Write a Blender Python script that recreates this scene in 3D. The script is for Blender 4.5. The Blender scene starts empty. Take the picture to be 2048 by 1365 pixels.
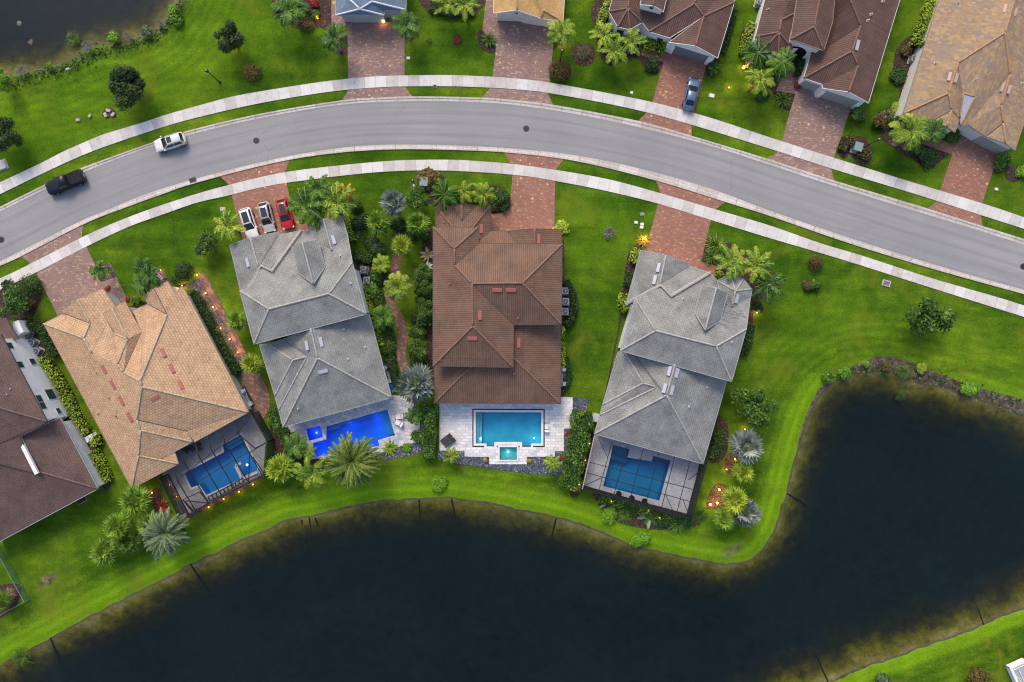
import bpy, math, random
import numpy as np
from mathutils import Vector, geometry
sc = bpy.context.scene
COL = sc.collection
RN = random.Random(11)
rad = math.radians

# ------------------------------------------------------------------ camera, sky, sun, exposure
CAMH = 100.0
PXM = 1024/75.0                                   # photograph pixels per metre on the ground
cam = bpy.data.objects.new('camera', bpy.data.cameras.new('camera'))
COL.objects.link(cam)
cam.location = (0, 0, CAMH); cam.rotation_euler = (0, 0, 0)
cam.data.sensor_width = 36; cam.data.lens = 24
cam.data.clip_start = 1; cam.data.clip_end = 8000
sc.camera = cam
world = bpy.data.worlds.new('World'); sc.world = world; world.use_nodes = True
wn = world.node_tree.nodes; wl = world.node_tree.links
sky = wn.new('ShaderNodeTexSky'); sky.sky_type = 'NISHITA'; sky.sun_disc = False
SUN_EL, SUN_AZ = 46, -16                          # azimuth clockwise from the top of the picture
sky.sun_elevation = rad(SUN_EL); sky.sun_rotation = rad(SUN_AZ)
sky.air_density = 0.7; sky.dust_density = 2.6; sky.ozone_density = 0.6
wl.new(sky.outputs[0], wn['Background'].inputs[0]); wn['Background'].inputs[1].default_value = 0.15
sl = bpy.data.lights.new('sun', 'SUN'); sl.energy = 1.0; sl.angle = rad(18); sl.color = (1.0, 0.82, 0.60)
so = bpy.data.objects.new('sun', sl); COL.objects.link(so)
sd_ = Vector((math.sin(rad(SUN_AZ))*math.cos(rad(SUN_EL)), math.cos(rad(SUN_AZ))*math.cos(rad(SUN_EL)), math.sin(rad(SUN_EL))))
so.rotation_euler = sd_.to_track_quat('Z', 'Y').to_euler(); so.location = sd_*200
vs = sc.view_settings
sc.display_settings.display_device = 'sRGB'
vs.view_transform = 'Standard'; vs.look = 'None'; vs.exposure = 0.80
sc.cycles.use_denoising = True; sc.cycles.pixel_filter_type = 'BLACKMAN_HARRIS'; sc.cycles.filter_width = 1.15; vs.gamma = 1; vs.use_curve_mapping = False

# ------------------------------------------------------------------ helpers
def W(px, py, z=0.0):
    k = (CAMH-z)/CAMH/PXM
    return Vector(((px-1024)*k, (682.5-py)*k, z))
def P2(px, py, z=0.0):
    p = W(px, py, z); return (p.x, p.y)
def PL(s):
    """'x y;x y' -> list of pixel pairs"""
    return [tuple(float(v) for v in t.split()) for t in s.split(';') if t.strip()]
def WL(s, z=0.0): return [W(a, b, z) for a, b in PL(s)]

class MB:
    def __init__(s): s.v = []; s.f = []; s.m = []; s.c = []; s.uv = None
    def add(s, vs, fs, m=0):
        o = len(s.v); s.v += [tuple(p) for p in vs]
        for f in fs: s.f.append([i+o for i in f]); s.m.append(m)
        return s
    def poly(s, pts, m=0): return s.add(pts, [list(range(len(pts)))], m)
    def prism(s, xy, z0, z1, m=0, bottom=False):
        xy = ccw(xy); n = len(xy)
        v = [(p[0], p[1], z0) for p in xy]+[(p[0], p[1], z1) for p in xy]
        f = [list(range(n, 2*n))]+[[i, (i+1) % n, n+(i+1) % n, n+i] for i in range(n)]
        if bottom: f.append(list(range(n-1, -1, -1)))
        return s.add(v, f, m)
    def frustum(s, xy0, z0, xy1, z1, m=0):
        n = len(xy0)
        v = [(p[0], p[1], z0) for p in xy0]+[(p[0], p[1], z1) for p in xy1]
        return s.add(v, [list(range(n, 2*n))]+[[i, (i+1) % n, n+(i+1) % n, n+i] for i in range(n)], m)
    def box(s, c, d, yaw=0, m=0, bev=0.0):
        cx, cy, cz = c; x, y, z = d[0]/2, d[1]/2, d[2]/2
        ca, sa = math.cos(yaw), math.sin(yaw)
        def R(a, b): return (cx+a*ca-b*sa, cy+a*sa+b*ca)
        if bev > 0:
            b = min(bev, x*.45, y*.45, z*.9)
            o = [R(-x+b, -y), R(x-b, -y), R(x, -y+b), R(x, y-b), R(x-b, y), R(-x+b, y), R(-x, y-b), R(-x, -y+b)]
            x2, y2 = x-b, y-b
            i = [R(-x2, -y2)]*1+[R(x2, -y2)]+[R(x2, -y2)]+[R(x2, y2)]+[R(x2, y2)]+[R(-x2, y2)]+[R(-x2, y2)]+[R(-x2, -y2)]
            s.frustum(o, cz-z, o, cz+z-b, m); s.f.pop(-9); s.m.pop()
            k = b*.35
            i = [R(-x+b, -y+k), R(x-b, -y+k), R(x-k, -y+b), R(x-k, y-b), R(x-b, y-k), R(-x+b, y-k), R(-x+k, y-b), R(-x+k, -y+b)]
            return s.frustum(o, cz+z-b, i, cz+z, m)
        q = [R(-x, -y), R(x, -y), R(x, y), R(-x, y)]
        return s.prism(q, cz-z, cz+z, m, True)
    def tube(s, pts, r, n=6, m=0, caps=True):
        pts = [Vector(p) for p in pts]; rings = []
        rs = r if isinstance(r, (list, tuple)) else [r]*len(pts)
        for i, p in enumerate(pts):
            d = (pts[min(i+1, len(pts)-1)]-pts[max(i-1, 0)])
            if d.length < 1e-9: d = Vector((0, 0, 1))
            d.normalize()
            a = Vector((0, 0, 1)) if abs(d.z) < .9 else Vector((1, 0, 0))
            u = d.cross(a).normalized(); w = u.cross(d)
            rings.append([p+(u*math.cos(2*math.pi*k/n)+w*math.sin(2*math.pi*k/n))*rs[i] for k in range(n)])
        v = [q for rg in rings for q in rg]; f = []
        for i in range(len(pts)-1):
            for k in range(n):
                k2 = (k+1) % n; f.append([i*n+k, i*n+k2, (i+1)*n+k2, (i+1)*n+k])
        if caps: f += [list(range(n-1, -1, -1)), list(range(len(v)-n, len(v)))]
        return s.add(v, f, m)
    def beam(s, a, b, w, h=None, m=0):
        a = Vector(a); b = Vector(b); h = h or w
        d = (b-a).normalized(); up = Vector((0, 0, 1)) if abs(d.z) < .95 else Vector((1, 0, 0))
        u = d.cross(up).normalized()*(w/2); t = u.cross(d).normalized()*(h/2)
        v = [a-u-t, a+u-t, a+u+t, a-u+t, b-u-t, b+u-t, b+u+t, b-u+t]
        return s.add(v, [[0, 1, 2, 3], [7, 6, 5, 4], [0, 4, 5, 1], [1, 5, 6, 2], [2, 6, 7, 3], [3, 7, 4, 0]], m)
    def lathe(s, c, prof, n=16, m=0):
        v = []; f = []
        for r, z in prof: v += [(c[0]+r*math.cos(2*math.pi*k/n), c[1]+r*math.sin(2*math.pi*k/n), c[2]+z) for k in range(n)]
        for i in range(len(prof)-1):
            for k in range(n): f.append([i*n+k, i*n+(k+1) % n, (i+1)*n+(k+1) % n, (i+1)*n+k])
        f += [list(range(n-1, -1, -1)), list(range(len(v)-n, len(v)))]
        return s.add(v, f, m)
    def mesh(s, name, mats, org=(0, 0, 0), smooth=False):
        me = bpy.data.meshes.new(name); o = Vector(org)
        me.from_pydata([(p[0]-o[0], p[1]-o[1], p[2]-o[2]) for p in s.v], [], s.f)
        if not isinstance(mats, (list, tuple)): mats = [mats]
        for m in mats: me.materials.append(m)
        if len(mats) > 1: me.polygons.foreach_set('material_index', s.m)
        if smooth: me.polygons.foreach_set('use_smooth', [True]*len(me.polygons))
        if s.uv:
            uv = me.uv_layers.new(name='UVMap')
            flat = [c for face in s.uv for p in face for c in p]
            uv.data.foreach_set('uv', flat)
        if s.c:
            a = me.attributes.new('c', 'FLOAT', 'FACE'); a.data.foreach_set('value', s.c)
        me.update()
        return me
    def obj(s, name, mats, parent=None, loc=None, smooth=False):
        org = parent_loc(parent) if parent else Vector(loc or (0, 0, 0))
        o = bpy.data.objects.new(name, s.mesh(name, mats, org, smooth)); COL.objects.link(o)
        if parent: o.parent = parent
        else: o.location = org
        return o
def parent_loc(p):
    l = Vector((0, 0, 0))
    while p: l += p.location; p = p.parent
    return l
def ccw(xy):
    a = sum(xy[i][0]*xy[(i+1) % len(xy)][1]-xy[(i+1) % len(xy)][0]*xy[i][1] for i in range(len(xy)))
    return list(xy) if a > 0 else list(reversed(xy))
def offset_poly(xy, d):
    """move a polygon's sides outwards by d (inwards when negative); keeps vertex order"""
    n = len(xy); a = sum(xy[i][0]*xy[(i+1) % n][1]-xy[(i+1) % n][0]*xy[i][1] for i in range(n)); sg = 1 if a > 0 else -1
    out = []
    for i in range(n):
        p0, p1, p2 = Vector(xy[i-1][:2]), Vector(xy[i][:2]), Vector(xy[(i+1) % n][:2])
        a1 = (p1-p0).normalized(); a2 = (p2-p1).normalized()
        n1 = Vector((a1.y, -a1.x))*sg; n2 = Vector((a2.y, -a2.x))*sg
        b = n1+n2
        if b.length < .2: b = n1
        b.normalize(); k = d/max(.35, b.dot(n1))
        q = p1+b*k; out.append((q.x, q.y))
    return out
def catmull(pts, n=8, closed=False):
    pts = [Vector((p[0], p[1])) for p in pts]; out = []; m = len(pts)
    rng = range(m if closed else m-1)
    for i in rng:
        g = (lambda j: pts[j % m]) if closed else (lambda j: pts[max(0, min(m-1, j))])
        p0, p1, p2, p3 = g(i-1), g(i), g(i+1), g(i+2)
        for k in range(n):
            t = k/n
            q = .5*((2*p1)+(p2-p0)*t+(2*p0-5*p1+4*p2-p3)*t*t+(3*p1-p0-3*p2+p3)*t**3)
            out.append((q.x, q.y))
    if not closed: out.append((pts[-1].x, pts[-1].y))
    return out
def resample(pts, step):
    P = np.array([(p[0], p[1]) for p in pts]); d = np.r_[0, np.cumsum(np.hypot(*np.diff(P, axis=0).T))]
    n = max(2, int(d[-1]/step)); t = np.linspace(0, d[-1], n)
    return [(np.interp(a, d, P[:, 0]), np.interp(a, d, P[:, 1])) for a in t]
def inside(xy, X, Y):
    r = np.zeros(X.shape, bool); n = len(xy)
    for i in range(n):
        x1, y1 = xy[i][:2]; x2, y2 = xy[(i+1) % n][:2]
        if y1 == y2: continue
        c = ((y1 > Y) != (y2 > Y)) & (X < (x2-x1)*(Y-y1)/(y2-y1)+x1); r ^= c
    return r
def sdist(xy, X, Y, closed=True):
    d = np.full(X.shape, 1e9); n = len(xy)
    for i in range(n if closed else n-1):
        x1, y1 = xy[i][:2]; x2, y2 = xy[(i+1) % n][:2]
        L = (x2-x1)**2+(y2-y1)**2+1e-12
        t = np.clip(((X-x1)*(x2-x1)+(Y-y1)*(y2-y1))/L, 0, 1)
        d = np.minimum(d, np.hypot(X-x1-t*(x2-x1), Y-y1-t*(y2-y1)))
    return d
def tag(o, label=None, cat=None, group=None, kind=None):
    if label: o['label'] = label
    if cat: o['category'] = cat
    if group: o['group'] = group
    if kind: o['kind'] = kind
    return o
def thing(name, label, cat, loc=(0, 0, 0), rz=0, group=None):
    o = bpy.data.objects.new(name, None); COL.objects.link(o); o.empty_display_size = .3
    o.location = loc; o.rotation_euler = (0, 0, rz)
    return tag(o, label, cat, group)
def inst(name, me, parent, loc=(0, 0, 0), rz=0, scale=(1, 1, 1), rot=None):
    o = bpy.data.objects.new(name, me); COL.objects.link(o)
    if parent: o.parent = parent
    o.location = loc; o.rotation_euler = rot or (0, 0, rz); o.scale = scale
    return o
def struct(o): o['kind'] = 'structure'; return o

# ------------------------------------------------------------------ materials
def newmat(name):
    m = bpy.data.materials.new(name); m.use_nodes = True
    nt = m.node_tree; return m, nt, nt.nodes['Principled BSDF']
def L(nt, a, b): nt.links.new(a, b)
def node(nt, t, **k):
    n = nt.nodes.new(t)
    for a, v in k.items(): setattr(n, a, v)
    return n
def ramp(nt, fac, stops, interp='LINEAR'):
    r = node(nt, 'ShaderNodeValToRGB'); r.color_ramp.interpolation = interp
    e = r.color_ramp.elements
    while len(e) < len(stops): e.new(.5)
    for i, (p, c) in enumerate(stops): e[i].position = p; e[i].color = (*c, 1) if len(c) == 3 else c
    if fac is not None: L(nt, fac, r.inputs[0])
    return r.outputs[0]
def noise(nt, vec, scale, detail=4, rough=.55, dist=0):
    n = node(nt, 'ShaderNodeTexNoise'); n.inputs['Scale'].default_value = scale; n.inputs['Detail'].default_value = detail
    n.inputs['Roughness'].default_value = rough; n.inputs['Distortion'].default_value = dist
    if vec is not None: L(nt, vec, n.inputs['Vector'])
    return n.outputs['Fac']
def coord(nt, kind='Object', scale=None, rot=0):
    t = node(nt, 'ShaderNodeTexCoord'); o = t.outputs[kind]
    if scale:
        mp = node(nt, 'ShaderNodeMapping'); L(nt, o, mp.inputs[0]); mp.inputs['Scale'].default_value = scale
        mp.inputs['Rotation'].default_value = (0, 0, rot); o = mp.outputs[0]
    return o
def mix(nt, fac, a, b, mode='MIX'):
    m = node(nt, 'ShaderNodeMix'); m.data_type = 'RGBA'; m.blend_type = mode
    for s, v in ((0, fac), (6, a), (7, b)):
        if isinstance(v, (int, float)): m.inputs[s].default_value = v
        elif isinstance(v, tuple): m.inputs[s].default_value = (*v, 1)
        else: L(nt, v, m.inputs[s])
    return m.outputs[2]
def math_(nt, op, a, b=None, c=None, clamp=False):
    m = node(nt, 'ShaderNodeMath', operation=op); m.use_clamp = clamp
    for i, v in enumerate((a, b, c)):
        if v is None: continue
        if isinstance(v, (int, float)): m.inputs[i].default_value = v
        else: L(nt, v, m.inputs[i])
    return m.outputs[0]
def bump(nt, h, bs, strength=.3, dist=.02):
    b = node(nt, 'ShaderNodeBump'); b.inputs['Strength'].default_value = strength; b.inputs['Distance'].default_value = dist
    L(nt, h, b.inputs['Height']); L(nt, b.outputs[0], bs.inputs['Normal'])
def plain(name, c, rough=.6, metal=0, var=.18, scale=3.0, coat=0):
    m, nt, b = newmat(name)
    lo = tuple(x*(1-var) for x in c); hi = tuple(min(1, x*(1+var)) for x in c)
    L(nt, ramp(nt, noise(nt, coord(nt), scale, 5), [(.3, lo), (.7, hi)]), b.inputs['Base Color'])
    b.inputs['Roughness'].default_value = rough; b.inputs['Metallic'].default_value = metal
    b.inputs['Coat Weight'].default_value = coat
    if max(c) < .03: b.inputs['Specular IOR Level'].default_value = .2
    return m
def emit(name, c, s):
    m, nt, b = newmat(name); b.inputs['Base Color'].default_value = (*c, 1)
    b.inputs['Emission Color'].default_value = (*c, 1); b.inputs['Emission Strength'].default_value = s
    return m
def tiles(name,  c1, c2, mortar, w=.3, h=.34, ms=.03, stain=(0.5, 0.5, 0.5), stain_amt=.3, offset=.5, spots=None, varscale=1.2, bump_s=.25, tw=.55, tv=1.0, sa=.75):
    m, nt, b = newmat(name); uv = coord(nt, 'UV')
    br = node(nt, 'ShaderNodeTexBrick'); br.offset = offset; L(nt, uv, br.inputs['Vector'])
    br.inputs['Scale'].default_value = 1; br.inputs['Brick Width'].default_value = w; br.inputs['Row Height'].default_value = h
    br.inputs['Mortar Size'].default_value = ms; br.inputs['Mortar Smooth'].default_value = .3
    br.inputs['Color1'].default_value = (*c1, 1); br.inputs['Color2'].default_value = (*c2, 1); br.inputs['Mortar'].default_value = (*mortar, 1)
    col = br.outputs['Color']
    n = noise(nt, coord(nt), varscale*.35, 6, .65)
    col = mix(nt, stain_amt, col, ramp(nt, n, [(.3, tuple(x*.45 for x in stain)), (.62, tuple(min(1, x*1.5) for x in stain))]), 'OVERLAY')
    n2 = noise(nt, coord(nt), 6, 3)
    col = mix(nt, .35, col, ramp(nt, n2, [(.35, (.3, .3, .3)), (.65, (.7, .7, .7))]), 'OVERLAY')
    if spots:
        v = node(nt, 'ShaderNodeTexVoronoi'); L(nt, coord(nt, 'UV', (1/w*tw, 1/h*tv, 1)), v.inputs['Vector']); v.inputs['Scale'].default_value = 1
        col = mix(nt, sa, col, ramp(nt, sepr(nt, v.outputs['Color']), spots, 'CONSTANT'))
    L(nt, col, b.inputs['Base Color']); b.inputs['Roughness'].default_value = .75; b.inputs['Specular IOR Level'].default_value = .3
    inv = math_(nt, 'SUBTRACT', 1, br.outputs['Fac'])
    bump(nt, inv, b, bump_s, .04)
    return m
def sepr(nt, c):
    s = node(nt, 'ShaderNodeSeparateColor'); L(nt, c, s.inputs[0]); return s.outputs[0]
def pavers(name, stops, cell=.24, sc2=.25, rough=.8, big=(.4, .6), brick=None, petals=None):
    m, nt, b = newmat(name)
    v = node(nt, 'ShaderNodeTexVoronoi'); L(nt, coord(nt), v.inputs['Vector']); v.inputs['Scale'].default_value = 1/cell
    if brick:
        br = node(nt, 'ShaderNodeTexBrick'); L(nt, coord(nt, 'Object', (1, 1, 1), brick[2]), br.inputs['Vector']); br.inputs['Scale'].default_value = 1
        br.inputs['Brick Width'].default_value = brick[0]; br.inputs['Row Height'].default_value = brick[1]; br.inputs['Mortar Size'].default_value = brick[0]*.04; br.inputs['Mortar Smooth'].default_value = .2
        br.inputs['Color1'].default_value = (0, 0, 0, 1); br.inputs['Color2'].default_value = (1, 1, 1, 1); br.inputs['Mortar'].default_value = (.3, .3, .3, 1)
        col = mix(nt, math_(nt, 'MULTIPLY', br.outputs['Fac'], .45), ramp(nt, sepr(nt, br.outputs['Color']), stops, 'CONSTANT'), tuple(x*.45 for x in stops[0][1]))
    else: col = ramp(nt, sepr(nt, v.outputs['Color']), stops, 'CONSTANT')
    n = noise(nt, coord(nt), sc2, 5, .6)
    col = mix(nt, .45, col, ramp(nt, n, [(.3, (big[0],)*3), (.7, (big[1],)*3)]), 'OVERLAY')
    n3 = noise(nt, coord(nt), 5, 3, .6)
    col = mix(nt, .3, col, ramp(nt, n3, [(.35, (.3,)*3), (.65, (.7,)*3)]), 'OVERLAY')
    if petals:
        v2 = node(nt, 'ShaderNodeTexVoronoi'); L(nt, coord(nt), v2.inputs['Vector']); v2.inputs['Scale'].default_value = 2.3
        sp = node(nt, 'ShaderNodeSeparateColor'); L(nt, v2.outputs['Color'], sp.inputs[0])
        dens = math_(nt, 'ADD', math_(nt, 'MULTIPLY', noise(nt, coord(nt), .3, 3), -.55), 1.07)
        k = math_(nt, 'MULTIPLY', math_(nt, 'GREATER_THAN', sp.outputs[0], dens), math_(nt, 'LESS_THAN', v2.outputs['Distance'], math_(nt, 'MULTIPLY', sp.outputs[1], .42)))
        col = mix(nt, math_(nt, 'MULTIPLY', k, .7), col, mix(nt, sp.outputs[2], petals, tuple(x*.62 for x in petals)))
    L(nt, col, b.inputs['Base Color']); b.inputs['Roughness'].default_value = rough; b.inputs['Specular IOR Level'].default_value = .2
    bump(nt, v.outputs['Distance'], b, .15, .02)
    return m
def foliage(name, c0, c1, c2, hue=.25, rough=.55, spec=.25):
    m, nt, b = newmat(name)
    a = node(nt, 'ShaderNodeAttribute', attribute_name='c')
    col = ramp(nt, a.outputs['Fac'], [(0, c0), (.5, c1), (1, c2)])
    oi = node(nt, 'ShaderNodeObjectInfo')
    k = ramp(nt, oi.outputs['Random'], [(0, (1-hue, 1-hue*.8, 1-hue)), (1, (1+hue*.6, 1+hue*.5, 1))])
    L(nt, mix(nt, 1.0, col, k, 'MULTIPLY'), b.inputs['Base Color'])
    b.inputs['Roughness'].default_value = rough; b.inputs['Specular IOR Level'].default_value = spec
    return m
def strips(name, c1, c2, mortar, slab, joint=.03, noise_amt=.35, sc2=1.2, c3=None):
    """concrete strip cut into slabs: UV u runs along the strip in metres"""
    m, nt, b = newmat(name); uv = coord(nt, 'UV')
    br = node(nt, 'ShaderNodeTexBrick'); br.offset = 0; L(nt, uv, br.inputs['Vector'])
    br.inputs['Scale'].default_value = 1; br.inputs['Brick Width'].default_value = slab; br.inputs['Row Height'].default_value = 50
    br.inputs['Mortar Size'].default_value = joint; br.inputs['Mortar Smooth'].default_value = 0
    br.inputs['Color1'].default_value = (*c1, 1); br.inputs['Color2'].default_value = (*c2, 1); br.inputs['Mortar'].default_value = (*mortar, 1)
    n = noise(nt, coord(nt), sc2, 7, .7); n2 = noise(nt, coord(nt), .22, 3, .5)
    col = mix(nt, noise_amt, br.outputs['Color'], ramp(nt, n, [(.28, (.2, .2, .2)), (.5, (.55, .55, .55)), (.75, (.75, .75, .75))]), 'OVERLAY')
    col = mix(nt, .35, col, ramp(nt, n2, [(.35, (.45, .42, .40)), (.65, (.54, .55, .55))]), 'OVERLAY')
    L(nt, col, b.inputs['Base Color']); b.inputs['Roughness'].default_value = .85; b.inputs['Specular IOR Level'].default_value = .15
    return m

M = {}
M['concrete'] = strips('sidewalk_concrete', (.49, .47, .44), (.67, .66, .63), (.33, .32, .30), 1.6, .02)
M['kerb'] = strips('kerb_concrete', (.44, .40, .36), (.54, .50, .46), (.22, .2, .18), 3.0, .03, .5, 2.5)
M['pad'] = plain('concrete_pad', (.42, .42, .40), .85)
M['paver'] = pavers('brick_pavers', [(0, (0.280, 0.179, 0.153)), (.35, (0.244, 0.171, 0.158)), (.55, (0.303, 0.193, 0.163)), (.75, (0.344, 0.227, 0.182)), (.92, (0.404, 0.289, 0.200))], brick=(0.477, 0.253, 0.073), petals=(0.800, 0.625, 0.177))
M['paver_red'] = pavers('red_brick_pavers', [(0, (0.301, 0.145, 0.105)), (.35, (0.254, 0.140, 0.112)), (.55, (0.322, 0.158, 0.112)), (.75, (0.353, 0.179, 0.126)), (.92, (0.400, 0.235, 0.146))], brick=(0.450, 0.225, 0.314), petals=(0.800, 0.556, 0.125))
M['paver_dark'] = pavers('dark_brick_pavers', [(0, (0.188, 0.097, 0.086)), (.4, (0.156, 0.106, 0.089)), (.6, (0.258, 0.143, 0.103)), (.8, (0.329, 0.196, 0.130))], brick=(0.469, 0.226, 0.800))
M['travertine'] = pavers('travertine', [(0, (0.660, 0.648, 0.649)), (.3, (0.726, 0.713, 0.711)), (.5, (0.605, 0.616, 0.639)), (.7, (0.770, 0.745, 0.721)), (.9, (0.506, 0.529, 0.577))], .55, .6, brick=(.8, .42, 0))
M['travertine_blue'] = pavers('weathered_travertine', [(0, (0.504, 0.506, 0.529)), (.3, (0.600, 0.586, 0.583)), (.5, (0.456, 0.483, 0.518)), (.7, (0.636, 0.609, 0.572)), (.9, (0.360, 0.391, 0.443))], .5, .8, brick=(0.800, 0.483, 0.270))
M['deck_grey'] = pavers('grey_deck', [(0, (.235, .238, .243)), (.5, (.26, .262, .268)), (.8, (.215, .218, .225))], .6, .3, brick=(.9, .9, .45))
M['deck_pale'] = pavers('pale_deck', [(0, (.41, .425, .45)), (.5, (.44, .455, .48)), (.8, (.395, .41, .435))], .6, .3, brick=(.6, .6, .25))
M['mulch'] = pavers('bark_mulch', [(0, (.035, .022, .018)), (.4, (.055, .032, .026)), (.75, (.085, .05, .04)), (.95, (.15, .10, .08))], .14, .5)
M['gravel_dark'] = pavers('slate_gravel', [(0, (.045, .055, .08)), (.4, (.08, .09, .12)), (.7, (.13, .145, .18)), (.95, (.32, .34, .38))], .16, .5)
M['gravel_brown'] = pavers('brown_gravel', [(0, (.06, .05, .052)), (.4, (.09, .075, .078)), (.7, (.13, .11, .11)), (.95, (.22, .2, .2))], .14, .5)
def asphalt():
    m, nt, b = newmat('asphalt')
    n1 = noise(nt, coord(nt, 'UV', (.05, 1.4, 1)), 1.0, 6, .65); n2 = noise(nt, coord(nt), .12, 4, .6); n3 = noise(nt, coord(nt), 14, 2, .5); n4 = noise(nt, coord(nt), .9, 6, .7)
    c = ramp(nt, n1, [(.3, (.240, .242, .246)), (.7, (.292, .294, .296))])
    c = mix(nt, .4, c, ramp(nt, n2, [(.3, (.42, .42, .43)), (.7, (.58, .57, .56))]), 'OVERLAY')
    c = mix(nt, .28, c, ramp(nt, n3, [(.3, (.3, .3, .3)), (.7, (.7, .7, .7))]), 'OVERLAY')
    c = mix(nt, math_(nt, 'MULTIPLY', ramp(nt, n4, [(.66, (0, 0, 0)), (.76, (1, 1, 1))]), .3), c, (.13, .135, .14))
    sp = node(nt, 'ShaderNodeSeparateXYZ'); L(nt, coord(nt, 'UV'), sp.inputs[0])
    wear = math_(nt, 'ABSOLUTE', math_(nt, 'SINE', math_(nt, 'MULTIPLY', sp.outputs[1], math.pi/2.0)))
    c = mix(nt, .22, c, ramp(nt, math_(nt, 'ADD', wear, math_(nt, 'MULTIPLY', n1, .5)), [(.45, (.40, .40, .40)), (1.0, (.58, .58, .58))]), 'OVERLAY')
    v = node(nt, 'ShaderNodeTexVoronoi', feature='DISTANCE_TO_EDGE'); L(nt, coord(nt, 'Object', (.16, .16, .16)), v.inputs['Vector']); v.inputs['Scale'].default_value = 1
    dv = math_(nt, 'ADD', v.outputs['Distance'], math_(nt, 'MULTIPLY', math_(nt, 'SUBTRACT', n4, .5), .12))
    crack = math_(nt, 'MULTIPLY', ramp(nt, math_(nt, 'ABSOLUTE', dv), [(.0, (1, 1, 1)), (.012, (0, 0, 0))]), ramp(nt, noise(nt, coord(nt), .07, 2), [(.5, (0, 0, 0)), (.62, (.26, .26, .26))]))
    c = mix(nt, crack, c, (.10, .10, .105))
    vo = node(nt, 'ShaderNodeTexVoronoi'); L(nt, coord(nt, 'Object', (.42, .42, .42)), vo.inputs['Vector']); vo.inputs['Scale'].default_value = 1
    so_ = node(nt, 'ShaderNodeSeparateColor'); L(nt, vo.outputs['Color'], so_.inputs[0])
    oil = math_(nt, 'MULTIPLY', math_(nt, 'GREATER_THAN', so_.outputs[0], .9), math_(nt, 'LESS_THAN', math_(nt, 'ADD', vo.outputs['Distance'], math_(nt, 'MULTIPLY', n3, .06)), math_(nt, 'MULTIPLY', so_.outputs[1], .16)))
    c = mix(nt, math_(nt, 'MULTIPLY', oil, .5), c, (.11, .11, .115))
    L(nt, c, b.inputs['Base Color']); b.inputs['Roughness'].default_value = .9; b.inputs['Specular IOR Level'].default_value = .2
    return m
M['asphalt'] = asphalt()
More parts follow.
